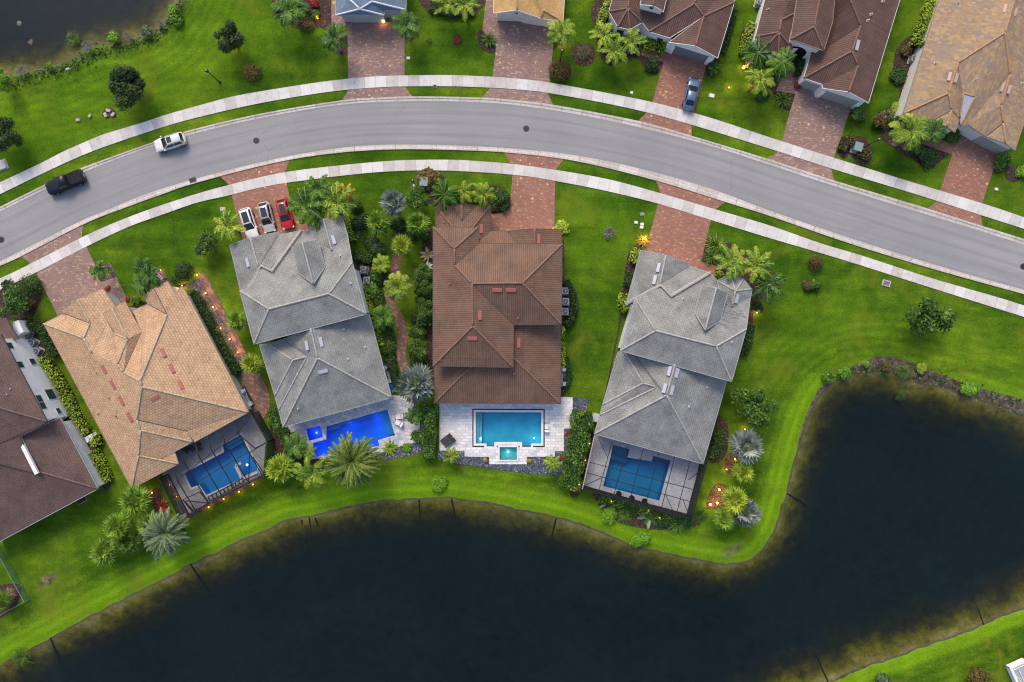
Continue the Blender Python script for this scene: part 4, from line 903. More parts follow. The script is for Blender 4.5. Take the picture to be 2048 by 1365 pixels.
# --- dark brown house on the left edge
T = house('house', 'white walled house with dark brown roof at the left edge of the picture', 60, 850)
P, ro, inf = roof(T, "a 2 669;b 94.7 843.8;c 39.6 874.8;d 74 948;e -60 912;f -90 790;g -60 700", ["a b f g", "b c d e f | b c"], 6.3, .36, M['dark_tile'], 'cap_dark', 'fascia_dark', fix={'d': 5.3, 'e': 7.0, 'f': 9.2, 'g': 8.2})
wa = walls(T, [], [P['a'], P['b'], W(20, 885, 6.3), W(-80, 930, 6.3), W(-95, 700, 6.3)], 'wall_white')
Pl, rl, inL = roof(T, "a 39.6 874.8;b 120.5 835.2;c 196.3 978;d -40 1105;e -66 905;f 73 942", ["b c f a", "c d e f"], 3.4, .36, M['dark_tile'], 'cap_dark', 'fascia_grey', fix={'a': 5.9, 'f': 5.2, 'e': 6.8})
wb = walls(T, Pl, "a b c d e", 'wall_white', ins=.5)
Ps, _, _ = roof(T, "a 8.6 629.6;b 36.2 677.9;c 10 683;d -40 690;e -40 640", ["a b c d e | a b"], 3.6, .36, M['dark_tile'], 'cap_dark', 'fascia_dark')
mb = MB(); mb.beam(W(38, 876, 6.0), W(74.5, 948, 5.7), .5, .35); mb.obj('parapet', M['wall_white'], T)
mb = MB(); mb.prism([P2(26, 644, 2.4), P2(37, 641, 2.4), P2(47, 664, 2.4), P2(24, 678, 2.4)], 0, 2.4); mb.obj('parapet', M['wall_white'], T)
for a_, b_, px, py, w_, h_ in ((wa[0], wa[1], 19.6, 692, .9, .9), (wa[0], wa[1], 40.6, 730, .9, .9), (wa[0], wa[1], 64.7, 724, .9, 1.0), (wa[0], wa[1], 78, 798, 1.0, 1.0), (wa[0], wa[1], 85, 812, 1.0, 1.0), (wa[0], wa[1], 100.5, 789, 1.5, 1.6), (wa[0], wa[1], 116.4, 822.5, .8, .7)):
    window(T, a_, b_, px, py, w_, h_)
vents(T, Pl, inL, "59.5 888 60", 'vent_pinkpale', (1.3, .6, .25)); pipes(T, P, inf, "23.5 778;17 789")

# --- houses across the street
T = house('house', 'house with blue grey tile roof at the top edge of the picture', 742, -10)
P, ro, inf = roof(T, "a 671.5 31;a2 671 -70;b 720 18.5;c 768.5 31;d 770 21.5;e 812 20.5;e2 814 -70;f 744 3.4;f2 744 -60;b2 700 0;b3 700 -60", ["a c b", "a2 a b b2 b3", "d e f b c | d e", "b b2 b3 f2 f | 671,-20 671,-60", "e e2 f2 f"], 3.2, .36, M['blue_tile'], 'cap_white', 'fascia_grey', fix={'c': 3.2})
w = walls(T, P, "a c d e e2 a2", 'wall_grey'); wall_box(T, 'garage_door', w[0], w[1], 3.6, 4.9, .03, 2.3, 'wall_grey', .02)
T = house('house', 'house with ochre tile roof and cream gable at the top edge of the picture', 1060, -10)
P, ro, inf = roof(T, "l 987 27;l2 985 -70;p 1034 20.5;p2 1037 -60;q 1083 37.7;r 1126 44;s 1085.7 20;s2 1092 -60;r2 1133 -60", ["l l2 p2 p", "p q s s2 p2 | 1083,37.7 1090,0", "q r s", "r r2 s2 s"], 3.2, .34, M['ochre_tile'], 'cap_mottled', 'fascia_white')
w = walls(T, P, "l p q r r2 l2", 'wall_cream', .45); wall_box(T, 'garage_door', w[1], w[2], 2.0, 2.6, .03, 2.2, 'wall_cream', .02)
window(T, w[0], w[1], 1033, 26, .4, .3); wall_box(T, 'garage_door', w[2], w[3], 1.7, 2.4, .03, 2.2, 'wall_cream', .02)

T = house('house', 'plum brown roofed house with a round turret, blue sedan on its drive', 1350, 30)
P, ro, inf = roof(T, "tc 1255.8 17.2;o1 1217.5 23.4;o2 1235.5 54.7;o3 1259.7 60;o5 1284.7 45.3;o6 1287.8 31;lf 1240 -60;tn 1266 -60;rr 1305 -60;p1 1298 64;h1 1389.4 7.8;hn 1405 -60;p2 1339.4 76.6;v 1403.4 36;h2 1407.3 32.8;p3 1337.8 85.2;gk 1391 92.2;c1 1435.5 116.4;c2 1469 4.7;cn 1478 -60",
  ["o1 lf tn tc", "o1 o2 tc", "o2 o3 tc", "o3 o5 tc", "o5 o6 tc", "o6 rr tn tc", "p1 o5 o6 rr hn h1 | 1298,64 1284,47", "p1 p2 v h2 h1", "p3 gk h2 v | 1337.8,85.2 1354,26", "c1 c2 h2 gk", "c2 cn hn h1 h2 | 1469,4.7 1400,-16"], 3.3, .36, M['plum_tile'], 'cap_plum', 'fascia_white', fix={'rr': 4.6, 'p3': 3.3})
w = walls(T, P, "p3 gk c1 c2 cn hn rr lf o1 o2 o3 o5 p1 p2", 'wall_white', .28)
walls(T, [], [W(1338, 84, 3.3), W(1339, 76, 3.3), W(1352, 80, 3.3), W(1350, 86, 3.3)], 'wall_white', ins=0)
t0 = hit(1394, 104, w[0], w[2])
wall_box(T, 'garage_door', w[0], w[2], (Vector(w[0])-Vector(w[2])).length*.5, 4.9, .02, 2.35, 'garage_dark', .03)
pilasters(T, w[0], w[2], 4.9, 'wall_white')
window(T, w[13], w[12], 1322, 76, .8, .9, zc=1.5) ; window(T, w[9], w[10], 1242, 59, 1.0, 1.3, zc=1.5)
Pd, _, _ = roof(T, "q0 1280 10;q1 1306.6 11.7;q4 1326.9 24.2;q2 1311 -50;q3 1288 -30;q5 1340 -30", ["q0 q3 q2 q1", "q4 q5 q2 q1"], 5.0, .36, M['plum_tile'], 'cap_plum', 'fascia_white')
wd = walls(T, Pd, "q0 q1 q4 q5 q2 q3", 'wall_white', ins=.2, z0=3.0); window(T, wd[0], wd[2], 1303, 15.5, .5, .5)

T = house('house', 'plum brown roofed house with tall arched white entry tower across the street', 1650, 60)
P, ro, inf = roof(T, "a 1510.3 74;tc 1558.3 64.9;t1 1562.6 40.4;t2 1596.3 23.6;lf 1545 -60;ln 1602 -60;o1 1525.5 102.8;o2 1556.7 111;o3 1584.5 99.4;o4 1583 79;r0 1690 -60;r1 1700.7 0;r2 1721 52;r3 1704 102.8;r4 1715.9 131.4;g1 1697.4 184.5;c1 1737 206.4;c2 1818 -60;f1 1607.2 156.7;f2 1644.3 169.3;v 1715 134;g0 1645 177;l1 1623.2 101;lm 1655 95;tm 1668 44;tn 1655 -60;u1 1612 99;u2 1616 -60",
  ["a lf ln t2 t1 tc", "a o1 tc", "o1 o2 tc", "o2 o3 tc", "o3 o4 t2 t1 tc | 1584.5,99.4 1596,60", "c1 c2 r0 r1 r2 r3 r4 g1", "f1 f2 v r4 r3", "g0 g1 r4 v f2 | 1645,177 1663,120", "f1 l1 lm r2 r3", "lm tm tn r0 r1 r2 | 1640,100 1700,118", "l1 u1 u2 tn tm lm | 1623,101 1640,45"], 3.3, .36, M['plum_tile'], 'cap_plum', 'fascia_white', fix={'ln': 5.0, 'tn': 5.4, 'g0': 3.3, 'u1': 3.2, 'u2': 4.4})
w = walls(T, P, "f1 f2 g0 g1 c1 c2 lf a o1 o2 o3 l1", 'wall_white', .28)
wall_box(T, 'garage_door', w[2], w[4], (Vector(w[2])-Vector(w[4])).length*.5, 4.9, .02, 2.35, 'garage', .03)
pilasters(T, w[2], w[4], 4.9, 'wall_white')
wall_box(T, 'garage_door', w[0], w[1], 1.5, 2.4, .02, 2.2, 'garage', .03)
Pt, _, inT = roof(T, "a 1581 79;b 1647.6 102;k 1628.3 54;an 1602 -55;bn 1675 -55;kn 1650 -60;bm 1665.3 43.8", ["a an kn k", "a b k", "b bm bn kn k | b bm"], 5.2, .36, M['plum_tile'], 'cap_plum', 'fascia_tan')
wt = walls(T, Pt, "a b bn an", 'wall_white', .35)
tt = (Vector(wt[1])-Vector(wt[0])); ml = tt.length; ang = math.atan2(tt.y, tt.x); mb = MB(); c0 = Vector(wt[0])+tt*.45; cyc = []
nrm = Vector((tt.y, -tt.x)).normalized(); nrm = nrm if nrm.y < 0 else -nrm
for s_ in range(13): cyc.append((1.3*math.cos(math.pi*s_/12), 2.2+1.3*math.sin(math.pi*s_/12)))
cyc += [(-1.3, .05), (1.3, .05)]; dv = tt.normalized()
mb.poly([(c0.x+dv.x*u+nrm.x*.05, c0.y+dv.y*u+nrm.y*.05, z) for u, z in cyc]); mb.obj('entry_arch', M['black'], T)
vents(T, P, inf, "1714.5 91 103", 'vent_white', (1.5, .5, .16)); pipes(T, P, inf, "1741.7 29.5;1765.7 3;1535.7 20;1571 0;1735 42", 'vent_pinkpale', .1)

T = house('house', 'house with mottled tan shingle roof and grey metal gutter flashing in the top right corner', 1950, 120)
P, ro, inf = roof(T, "a 1806.6 227.4;a0 1897 -60;r0 2046 -60;r1 2009.6 65.7;r2 1916 125.5;r3 1896.7 187;b 1861.3 244.2;g 1903 221;k 1893.3 252.7;m 1910 265.3;n 1919 238;q1 1927 187;q2 1949.8 193.7;s1 2019.7 150;s2 2002 210.6;t 1935.4 249.3;n2 1921 251.8;u 1972.5 273;s3 2006 247;vv 2011 286.4;w 2029.8 301.5;w0 2150 -60",
  ["a a0 r0 r1 r2 r3", "a b g r3", "b k g | 1861.3,244.2 1871,214", "k m n g | m n", "r3 r2 q1 n g | 1919,238 1938,177", "r2 r1 s1 q2 q1 | 1919,238 1979,256", "q2 s1 s2 t n2 | 1921,250 1940,189", "t u s3 s2 | t u", "u vv s3 | 1972.5,273 1984,235", "vv w w0 r0 r1 s1 s2 s3 | w w0", "q1 q2 n2 n | 1910,250 1925,255"], 3.3, .30, M['mottled_tile'], 'cap_mottled', 'fascia_tan', fix={'w': 3.3, 'w0': 3.3, 'm': 3.3, 'n': 3.45, 'n2': 3.4, 'q1': 4.5, 'q2': 4.5}, capr=.13)
w = walls(T, P, "a b k m n2 t u vv w w0 a0", 'wall_cream', .3)
wall_box(T, 'garage_door', w[6], w[8], (Vector(w[6])-Vector(w[8])).length*.48, 4.2, .02, 2.35, 'garage', .03)
mb = MB(); mb.poly([P['q1']+Vector((0, 0, .05)), P['q2']+Vector((0, 0, .05)), P['n2']+Vector((0, 0, .05)), P['n']+Vector((0, 0, .05))]); mb.obj('metal_flashing', M['metal_pale'], T)
vents(T, P, inf, "1898.7 153.6 104;1912 156.8 104;2004.6 175 104;2017.8 179.7 104;2009.5 18 104;2030.5 24.5 104", 'vent_pinkpale', (1.25, .42, .14)); pipes(T, P, inf, "1870 126.7;1949.5 160;1915 6.5;2043 168", 'vent_white', .08)
window(T, w[0], w[10], 1846.5, 90, .8, 1.2)
# ------------------------------------------------------------------ swimming pools
def basin_mat(name, c, var=.12):
    m, nt, b = newmat(name)
    n = noise(nt, coord(nt), .5, 4, .6)
    L(nt, ramp(nt, n, [(.3, tuple(x*(1-var) for x in c)), (.7, tuple(min(1, x*(1+var)) for x in c))]), b.inputs['Base Color'])
    b.inputs['Roughness'].default_value = .6; return m
BM2 = basin_mat('deep_blue_plaster', (.018, .21, .80)); BM3 = basin_mat('turquoise_plaster', (.05, .50, .68), .2); BM4 = basin_mat('blue_plaster', (.012, .24, .46)); BM1 = basin_mat('mid_blue_plaster', (.02, .25, .55))
SPA3M = basin_mat('spa_plaster', (.13, .58, .56)); STEP3 = basin_mat('pale_step', (.25, .52, .60))
def ring(b, xy, d0, d1, z, m=0, h=.05):
    a = offset_poly(xy, d0); c = offset_poly(xy, d1); n = len(xy)
    b.add([(x, y, z) for x, y in a]+[(x, y, z) for x, y in c]+[(x, y, z-h) for x, y in a]+[(x, y, z-h) for x, y in c],
          [f for i in range(n) for f in ([i, (i+1) % n, n+(i+1) % n, n+i], [n+i, n+(i+1) % n, 3*n+(i+1) % n, 3*n+i], [i, 2*n+i, 2*n+(i+1) % n, (i+1) % n])], m)
def pool(T, outline, mat, zf, coping=None, cw=(-.02, .28), zc=.085, wz=-.06, nm=('basin', 'water', 'coping'), tint='pool'):
    xy = [(p[0], p[1]) for p in outline]; xy = ccw(xy); n = len(xy)
    b = MB(); tri = geometry.tessellate_polygon([[Vector((x, y, 0)) for x, y in xy]])
    b.add([(x, y, .05) for x, y in xy]+[(x, y, zf) for x, y in xy], [[(i+1) % n, i, n+i, n+(i+1) % n] for i in range(n)]+[[n+k for k in t] for t in tri])
    b.obj(nm[0], mat, T)
    w = MB(); w.add([(x, y, wz) for x, y in offset_poly(xy, .03)], [list(t) if ((Vector(xy[t[1]])-Vector(xy[t[0]])).cross(Vector(xy[t[2]])-Vector(xy[t[0]]))) > 0 else list(t)[::-1] for t in tri]); w.obj(nm[1], M[tint], T)
    if coping:
        c = MB(); ring(c, xy, cw[0], cw[1], zc); c.obj(nm[2], coping, T)
def pool_light(T, px, py, z, c, e, r=.16, s=12, nm='pool_light'):
    p = W(px, py, z); b = MB(); b.lathe((p.x, p.y, z-.05), [(r, 0), (r, .05)], 12); o = b.obj(nm, emit(nm+'_glow', c, s), T)
    l = bpy.data.lights.new(nm, 'POINT'); l.energy = e; l.color = c; l.shadow_soft_size = .15
    lo = bpy.data.objects.new('glow', l); COL.objects.link(lo); lo.parent = o; lo.location = p-parent_loc(o)+Vector((0, 0, .25))
def steps(T, s, zs, mat, nm='pool_step'):
    for t, z in zip(s, zs):
        b = MB(); b.prism([P2(x, y) for x, y in PL(t)], z-.6, z); b.obj(nm, mat, T)
c = W(700, 870); T = thing('swimming_pool', 'long vivid blue lit swimming pool with square spa behind the left grey house', 'swimming pool', (c.x, c.y, 0))
pool(T, POOL2, BM2, -1.5, M['travertine_blue'], (0, .3)); pool(T, SPA2, BM2, -.9, M['travertine_blue'], (-.32, .12), .30, .20, ('spa_basin', 'spa_water', 'spa_coping'))
steps(T, ["653 864;653 853.5;774.7 819;777 826;680 853;678 858", "756 825;774 820;789 869;772 874"], (-.55, -.7), BM4)
for x, y in ((703, 849), (755, 836), (640, 892), (700, 885), (760, 858)): pool_light(T, x, y, -.75, (.04, .22, 1.0), 16, .05, .10)
pool_light(T, 633, 866, -.8, (.10, .14, 1.0), 18, .14, 3)
c = W(1017, 858); T = thing('swimming_pool', 'rectangular turquoise swimming pool with white coping and spa on pale terrace', 'swimming pool', (c.x, c.y, 0))
pool(T, POOL3, BM3, -1.6, M['white'], (-.30, .02), .085, -.02); pool(T, SPA3, SPA3M, -.8, M['white'], (-.02, .20), .20, .10, ('spa_basin', 'spa_water', 'spa_coping'))
b = MB(); ring(b, [(p.x, p.y) for p in WL("947.5 820.5;1086.5 821;1086.5 891.5;947.5 891.5")], .03, .2, .075); b.obj('dark_rim', M['black'], T)
steps(T, ["949 823;953.5 823;953.5 889;949 889", "953.5 823;958 823;958 889;953.5 889", "958 823;963 823;963 889;958 889"], (-.3, -.55, -.8), STEP3)
for x, y in ((956, 855), (962, 878), (1068, 877)): pool_light(T, x, y, -1.0, (.6, .9, 1.0), 8, .10, 1.6)
pool_light(T, 1016, 904, -.7, (.8, 1.0, .95), 4, .15, .8); steps(T, ["1000 895;1033 895;1033 898;1000 898", "1000 915;1033 915;1033 919;1000 919"], (-.3, -.3), STEP3, 'spa_bench')
c = W(1270, 945); T = thing('swimming_pool', 'screened deep blue swimming pool of the right grey house', 'swimming pool', (c.x, c.y, 0))
pool(T, POOL4, BM4, -1.5, M['deck_pale'], (0, .3)); steps(T, ["1222 909;1256 919;1253 928;1219 918", "1306 912;1341 921.5;1340 927;1305 917", "1305 917;1340 927;1339 931;1304 922"], (-.35, -.3, -.55), basin_mat('dark_blue_step', (.01, .10, .28)))
c = W(440, 930); T = thing('swimming_pool', 'screened mid blue swimming pool with small spa behind the tan house', 'swimming pool', (c.x, c.y, 0))
pool(T, POOL1, BM1, -1.5, M['deck_pale'], (0, .28)); pool_light(T, 381, 961, -1.0, (.85, .95, 1), 8, .15, 1.5); pool_light(T, 494, 930, -.8, (.55, .5, 1), 8, .2, .5)
b = MB()
for a_, c_ in (("472 931", "484 957"), ("472 931", "483 926"), ("484 957.5", "516 944")):
    b.beam(W(*PL(a_)[0], .1), W(*PL(c_)[0], .1), .4, .35)
b.obj('spa_wall', M['deck_pale'], T); steps(T, ["447 891;483 871;486 877;450 897", "450 897;486 877;489 883;453 903"], (-.35, -.6), BM4)

# ------------------------------------------------------------------ screen enclosures
def enclosure(T, top, z, beams, walls_, frame, post_every=None, roof_polys=(), w=.11, wallm='screen_wall'):
    w = w*.8
    tp = [W(x, y, z) for x, y in top]
    for pts in beams:
        b = MB()
        for i in range(len(pts)-1): b.beam(pts[i], pts[i+1], w, w*1.3)
        b.obj('roof_beam', M[frame], T)
    for i, j in walls_:
        a, c = tp[i], tp[j]; b = MB(); b.poly([(a.x, a.y, .1), (c.x, c.y, .1), (c.x, c.y, z), (a.x, a.y, z)]); sp = b.obj('screen_panel', M[wallm], T)
        n = max(2, int((c-a).length/2.6)); 
        b = MB(); b.beam(a, c, w, w*1.4); b.beam((a.x, a.y, .12), (c.x, c.y, .12), w, w); b.beam((a.x, a.y, z*.42), (c.x, c.y, z*.42), w*.7, w*.7)
        for k in range(n+1):
            p = a.lerp(c, k/n); b.beam((p.x, p.y, .05), (p.x, p.y, z), w)
        b.obj('wall_frame', M[frame], T)
    for pl in roof_polys:
        b = MB(); b.poly(pl); b.obj('screen_roof', M['screen_roof'], T)
def Z(s, z): return [W(x, y, z) for x, y in PL(s)]
c = W(1285, 950); T = thing('pool_enclosure', 'flat screened pool cage with dark frame behind the right grey house', 'pool cage', (c.x, c.y, 0))
z = 3.0; top = PL("1189.2 870.8;1164.6 978.5;1383.7 1039.4;1415.4 920")
bm = [Z(s, z) for s in ("1224.6 882;1196.3 987.2", "1255.4 890.5;1226.2 995.5", "1286.5 898.5;1259 1004.6", "1318.2 906.5;1289.8 1013", "1349.2 915;1321.5 1022", "1380 923;1352.3 1030.7", "1177.2 924.5;1402 983.5", "1170.8 945;1392 1007",
     "1195.4 873.8;1216 916", "1166 973;1205 955.5", "1332 990.8;1349 1029", "1366 998.5;1376 1028", "1377 960.5;1397 944.6")]
enclosure(T, top, z, bm, ((0, 1), (1, 2), (2, 3)), 'bronze', roof_polys=[[W(x, y, z+.08) for x, y in top]], w=.10)
b = MB(); a_, c_ = W(1189.2, 870.8, 3.1), W(1164.6, 978.5, 3.1); b.beam(a_, c_, .12, .12); b.obj('pale_top_rail', M['pale_frame'], T)
c = W(430, 945); T = thing('pool_enclosure', 'screened pool cage with bent black beams behind the tan house', 'pool cage', (c.x, c.y, 0))
z = 2.8; top = PL("317 956.6;360.7 1040;528.8 950;535 884.4;502.7 827")
def bent(s): p = PL(s); return [W(*p[0], 3.1), W(*p[1], 4.0), W(*p[2], 2.8)]
bm = [bent(s) for s in ("467.8 844.5;476 866.4;525 952", "441.6 859.4;449 884.3;497.7 966.5", "415.5 874.4;421.7 898;471.5 981", "391.8 889.3;396.8 911.7;445.4 995", "363.2 911.7;369.4 928;419.2 1009", "345 934;354 960;391.8 1023.8")]
bm += [Z("476 866.4;354 960", 4.0), Z("502.7 827;476 866.4", 3.4), Z("535 884.4;500 905;497 966", 3.2), Z("497 904;390 968", 3.6), Z("535 884.4;510 897;473 866", 3.4), Z("528.8 950;506 914", 3.2)]
enclosure(T, top, z, bm, ((0, 1), (1, 2), (2, 3), (3, 4)), 'bronze', w=.13,
          roof_polys=[[W(345, 934, 3.15), W(467.8, 844.5, 3.15), W(476, 866.4, 4.05), W(354, 960, 4.05)], [W(354, 960, 4.06), W(476, 866.4, 4.06), W(525, 952, 2.86), W(391.8, 1023.8, 2.86)]])
b = MB()
for s in ("416.5 995;485 957.5", "419.5 1003;488 965"): b.beam(*Z(s, .9), .14)
for k in range(10):
    f = k/9; b.beam(W(416.5+68.5*f, 995-37.5*f, .9), W(419.5+68.5*f, 1003-38*f, .9), .13)
b.obj('railing', M['bronze'], T)
b = MB()
for s in ("366 1000;400 984;418 1007;385 1024;366 1000", "372 1002;418 1007", "370 1003;386 1022"):
    p = Z(s, 1.6)
    for i in range(len(p)-1): b.beam(p[i], p[i+1], .14)
b.obj('railing', M['bronze'], T)
c = W(2060, 1360); T = thing('pool_enclosure', 'corner of a white edged dark screened porch at the bottom right', 'porch', (c.x, c.y, 0))
top = PL("2019 1337;2052 1322;2090 1400;2055 1415"); enclosure(T, top, .9, [Z("2024 1342;2052 1329", 1.0), Z("2024 1342;2048 1372", 1.0), Z("2036 1336;2060 1390", 1.0)], ((0, 1), (0, 3)), 'white', wallm='wall_white')
b = MB(); b.poly([W(x, y, .88) for x, y in top]); b.obj('roof_panel', M['fascia_grey'], T)
b = MB(); b.beam(W(2019, 1337, .95), W(2060, 1318, .95), .35, .2); b.beam(W(2021, 1335, 0.96), W(2062, 1425, 0.96), .35, .2); b.obj('white_eave', M['white'], T)
b = MB(); b.prism([P2(x, y) for x, y in top], .02, .08); b.obj('floor', M['deck_grey'], T)

# ------------------------------------------------------------------ vehicles
def paint(name, c, metal=.0, rough=.25, coat=.6):
    m, nt, b = newmat(name); b.inputs['Base Color'].default_value = (*c, 1); b.inputs['Roughness'].default_value = rough; b.inputs['Metallic'].default_value = metal
    b.inputs['Coat Weight'].default_value = coat; b.inputs['Specular IOR Level'].default_value = .5 if coat > .3 else .25; b.inputs['Coat Roughness'].default_value = .08
    n = noise(nt, coord(nt), 2.2, 4); L(nt, ramp(nt, n, [(.3, (rough, rough, rough)), (.7, (rough+.12,)*3)]), b.inputs['Roughness']); return m
M['car_glass'] = paint('car_glass', (.012, .016, .02), 0, .06)
HEADL = plain('headlight_lens', (.7, .72, .74), .15); TAILL = plain('taillight_lens', (.30, .012, .012), .2); RIM = plain('alloy_rim', (.4, .41, .42), .35, .7)
KIND = {
 'suv': dict(st=[(-.5, .78, .80), (-.475, .92, .98), (-.35, .985, 1.02), (-.1, 1, 1.0), (.2, .99, 1.0), (.27, .98, 1.02), (.40, .94, .93), (.46, .86, .84), (.49, .72, .72), (.5, .6, .6)], cab=(-.47, -.41, .03, .235), bw=.87, rw=.70),
 'sedan': dict(st=[(-.5, .72, .70), (-.475, .88, .92), (-.36, .96, .96), (-.1, 1, .92), (.2, .99, .90), (.27, .98, .90), (.40, .93, .80), (.46, .84, .72), (.49, .70, .62), (.5, .55, .5)], cab=(-.40, -.23, .02, .235), bw=.86, rw=.66),
 'hatch': dict(st=[(-.5, .70, .74), (-.475, .88, .93), (-.36, .98, 1.0), (-.1, 1, .96), (.2, .98, .94), (.27, .97, .94), (.38, .92, .82), (.45, .83, .72), (.485, .68, .6), (.5, .5, .5)], cab=(-.47, -.33, .06, .26), bw=.86, rw=.64),
 'pickup': dict(st=[(-.5, .92, 1.05), (-.485, .97, 1.16), (-.35, 1, 1.18), (-.14, 1, 1.18), (.2, .99, 1.15), (.26, .985, 1.16), (.40, .96, 1.10), (.46, .91, 1.02), (.49, .82, .9), (.5, .72, .8)], cab=(-.13, -.10, .10, .215), bw=.88, rw=.74)}
def car(name, label, cat, px, py, dx, dy, Lg, Wd, Ht, kind, pm, group=None, sunroof=None, rails=False):
    K = KIND[kind]; g = W(px, py, Ht*.6); T = thing(name, label, cat, (g.x, g.y, .05), math.atan2(-dy, dx), group)
    def part(b, nm, mat, par=T, smooth=False):
        o = bpy.data.objects.new(nm, b.mesh(nm, mat, (0, 0, 0), smooth)); COL.objects.link(o); o.parent = par; return o
    hw = Wd/2; b = MB(); v = []; S = K['st']
    for f, w, zt in S:
        w *= hw; x = f*Lg; zb = .28 if abs(f) < .44 else .36
        v += [(x, -w*.9, zb), (x, -w, zb+.18), (x, -w, zt-.20), (x, -w*.95, zt-.07), (x, -w*.80, zt-.005), (x, -w*.4, zt+.02), (x, w*.4, zt+.02), (x, w*.80, zt-.005), (x, w*.95, zt-.07), (x, w, zt-.20), (x, w, zb+.18), (x, w*.9, zb)]
    n = 12; f = []
    for i in range(len(S)-1):
        for k in range(n): f.append([i*n+k, (i+1)*n+k, (i+1)*n+(k+1) % n, i*n+(k+1) % n])
    f += [list(range(n)), list(range(len(v)-1, len(v)-n-1, -1))]
    b.add(v, f)
    x0, x1, x2, x3 = (q*Lg for q in K['cab']); zb = .95 if kind != 'pickup' else 1.12; bw, rw = K['bw']*hw, K['rw']*hw; xm = (x1+x2)/2
    def sec(x, w, zt, z0): return [(x, -bw, z0), (x, -w, zt-.07), (x, -w*.9, zt), (x, 0, zt+.02), (x, w*.9, zt), (x, w, zt-.07), (x, bw, z0)]
    cs = [[(x0, -bw*.95, zb-.04), (x0, -bw*.9, zb-.03), (x0, -bw*.7, zb-.02), (x0, 0, zb), (x0, bw*.7, zb-.02), (x0, bw*.9, zb-.03), (x0, bw*.95, zb-.04)], sec(x1, rw, Ht-.06, zb-.04), sec(xm, rw*1.02, Ht, zb-.04), sec(x2, rw, Ht-.05, zb-.04),
          [(x3, -bw*.97, zb-.04), (x3, -bw*.9, zb-.03), (x3, -bw*.7, zb-.02), (x3, 0, zb), (x3, bw*.7, zb-.02), (x3, bw*.9, zb-.03), (x3, bw*.97, zb-.04)]]
    cv = [p for s_ in cs for p in s_]; cf = []
    for i in range(4):
        for k in range(6): cf.append([i*7+k, (i+1)*7+k, (i+1)*7+k+1, i*7+k+1])
    b.add(cv, cf); body = part(b, 'body', pm, T, True)
    def quad(p, nm, mat, off, par=T):
        p = [Vector(q) for q in p]; c = sum(p, Vector())/len(p); nrm = (p[1]-p[0]).cross(p[2]-p[0]).normalized()
        if nrm.dot(Vector((0, 0, .4))+c*Vector((.2, 1, 0)) if False else (c-Vector((xm, 0, .6)))) < 0: nrm = -nrm; p = p[::-1]
        q = MB(); t = [a+nrm*off for a in p]; bt = [a-nrm*.02 for a in p]; m_ = len(p)
        q.add(t+bt, [list(range(m_))]+[[i, m_+i, m_+(i+1) % m_, (i+1) % m_] for i in range(m_)]); return part(q, nm, mat, par)
    G = M['car_glass']
    def lerp3(a, c, t): return tuple(a[i]+(c[i]-a[i])*t for i in range(3))
    def facequad(A, B, C, D, i0, i1, j0, j1):  # bilinear inset on A-B-C-D
        def at(u, w_): return lerp3(lerp3(A, B, u), lerp3(D, C, u), w_)
        return [at(i0, j0), at(i1, j0), at(i1, j1), at(i0, j1)]
    zr = Ht-.06
    quad(facequad((x3, -bw*.93, zb), (x3, bw*.93, zb), (x2, rw*.93, zr), (x2, -rw*.93, zr), .03, .97, .06, .97), 'windscreen', G, .03)
    quad(facequad((x0, -bw*.9, zb), (x0, bw*.9, zb), (x1, rw*.9, zr), (x1, -rw*.9, zr), .05, .95, .12, .92), 'rear_window', G, .03)
    for s in (-1, 1):
        for a_, c_ in ((.08, .50), (.53, .93)):
            A, B, C, D = (x0, s*bw, zb), (x3, s*bw, zb), (x2, s*rw, zr-.02), (x1, s*rw, zr-.02)
            quad(facequad(A, B, C, D, a_, c_, .10, .90), 'side_window', G, .025)
        m_ = MB(); m_.box((x3-.18, s*(hw+.10), zb+.06), (.16, .22, .16), 0, 0, .03); part(m_, 'mirror', pm)
        m_ = MB(); m_.box((.455*Lg, s*hw*.72, S[7][2]-.14), (.28, .30, .14), s*-.35, 0, .03); part(m_, 'headlight', HEADL)
        m_ = MB(); m_.box((-.485*Lg, s*hw*.74, S[1][2]-.16), (.14, .34, .18), s*.2, 0, .03); part(m_, 'taillight', TAILL)
        for fx in (-.31, .31):
            m_ = MB(); r = .34 if kind != 'pickup' else .40; cx, cy = fx*Lg, s*(hw-.10); m_.tube([(cx, cy-.13, r), (cx, cy+.13, r)], r, 16); wl_ = part(m_, 'wheel', M['rubber'])
            m_ = MB(); m_.tube([(cx, cy+s*.10, r), (cx, cy+s*.135, r)], r*.62, 12); part(m_, 'rim', RIM, wl_)
    if sunroof:
        a_, c_, k = sunroof; quad([(x1+(x2-x1)*a_, -rw*k, Ht+.0), (x1+(x2-x1)*c_, -rw*k, Ht), (x1+(x2-x1)*c_, rw*k, Ht), (x1+(x2-x1)*a_, rw*k, Ht)], 'sunroof', G, .03)
    if rails:
        for s in (-1, 1):
            m_ = MB(); m_.beam((x1+.1, s*rw*.92, Ht+.05), (x2-.1, s*rw*.92, Ht+.05), .05); part(m_, 'roof_rail', M['metal_grey'])
    if kind == 'pickup':
        m_ = MB(); m_.box((-.315*Lg, 0, 1.20), (.33*Lg, hw*1.72, .05), 0, 0, .02); part(m_, 'bed_cover', plain('tonneau_vinyl', (.007, .010, .016), .6))
        for k in range(2):
            m_ = MB(); m_.box((-.24*Lg-.11*Lg*k, 0, 1.235), (.03, hw*1.66, .02)); part(m_, 'cover_seam', M['metal_dark'])
        m_ = MB(); m_.box((-.505*Lg, 0, 1.0), (.06, hw*1.5, .3), 0, 0, .02); part(m_, 'tailgate', pm)
    m_ = MB(); m_.box((.492*Lg, 0, .55), (.08, hw*1.0, .2), 0, 0, .02); part(m_, 'grille', M['black'])
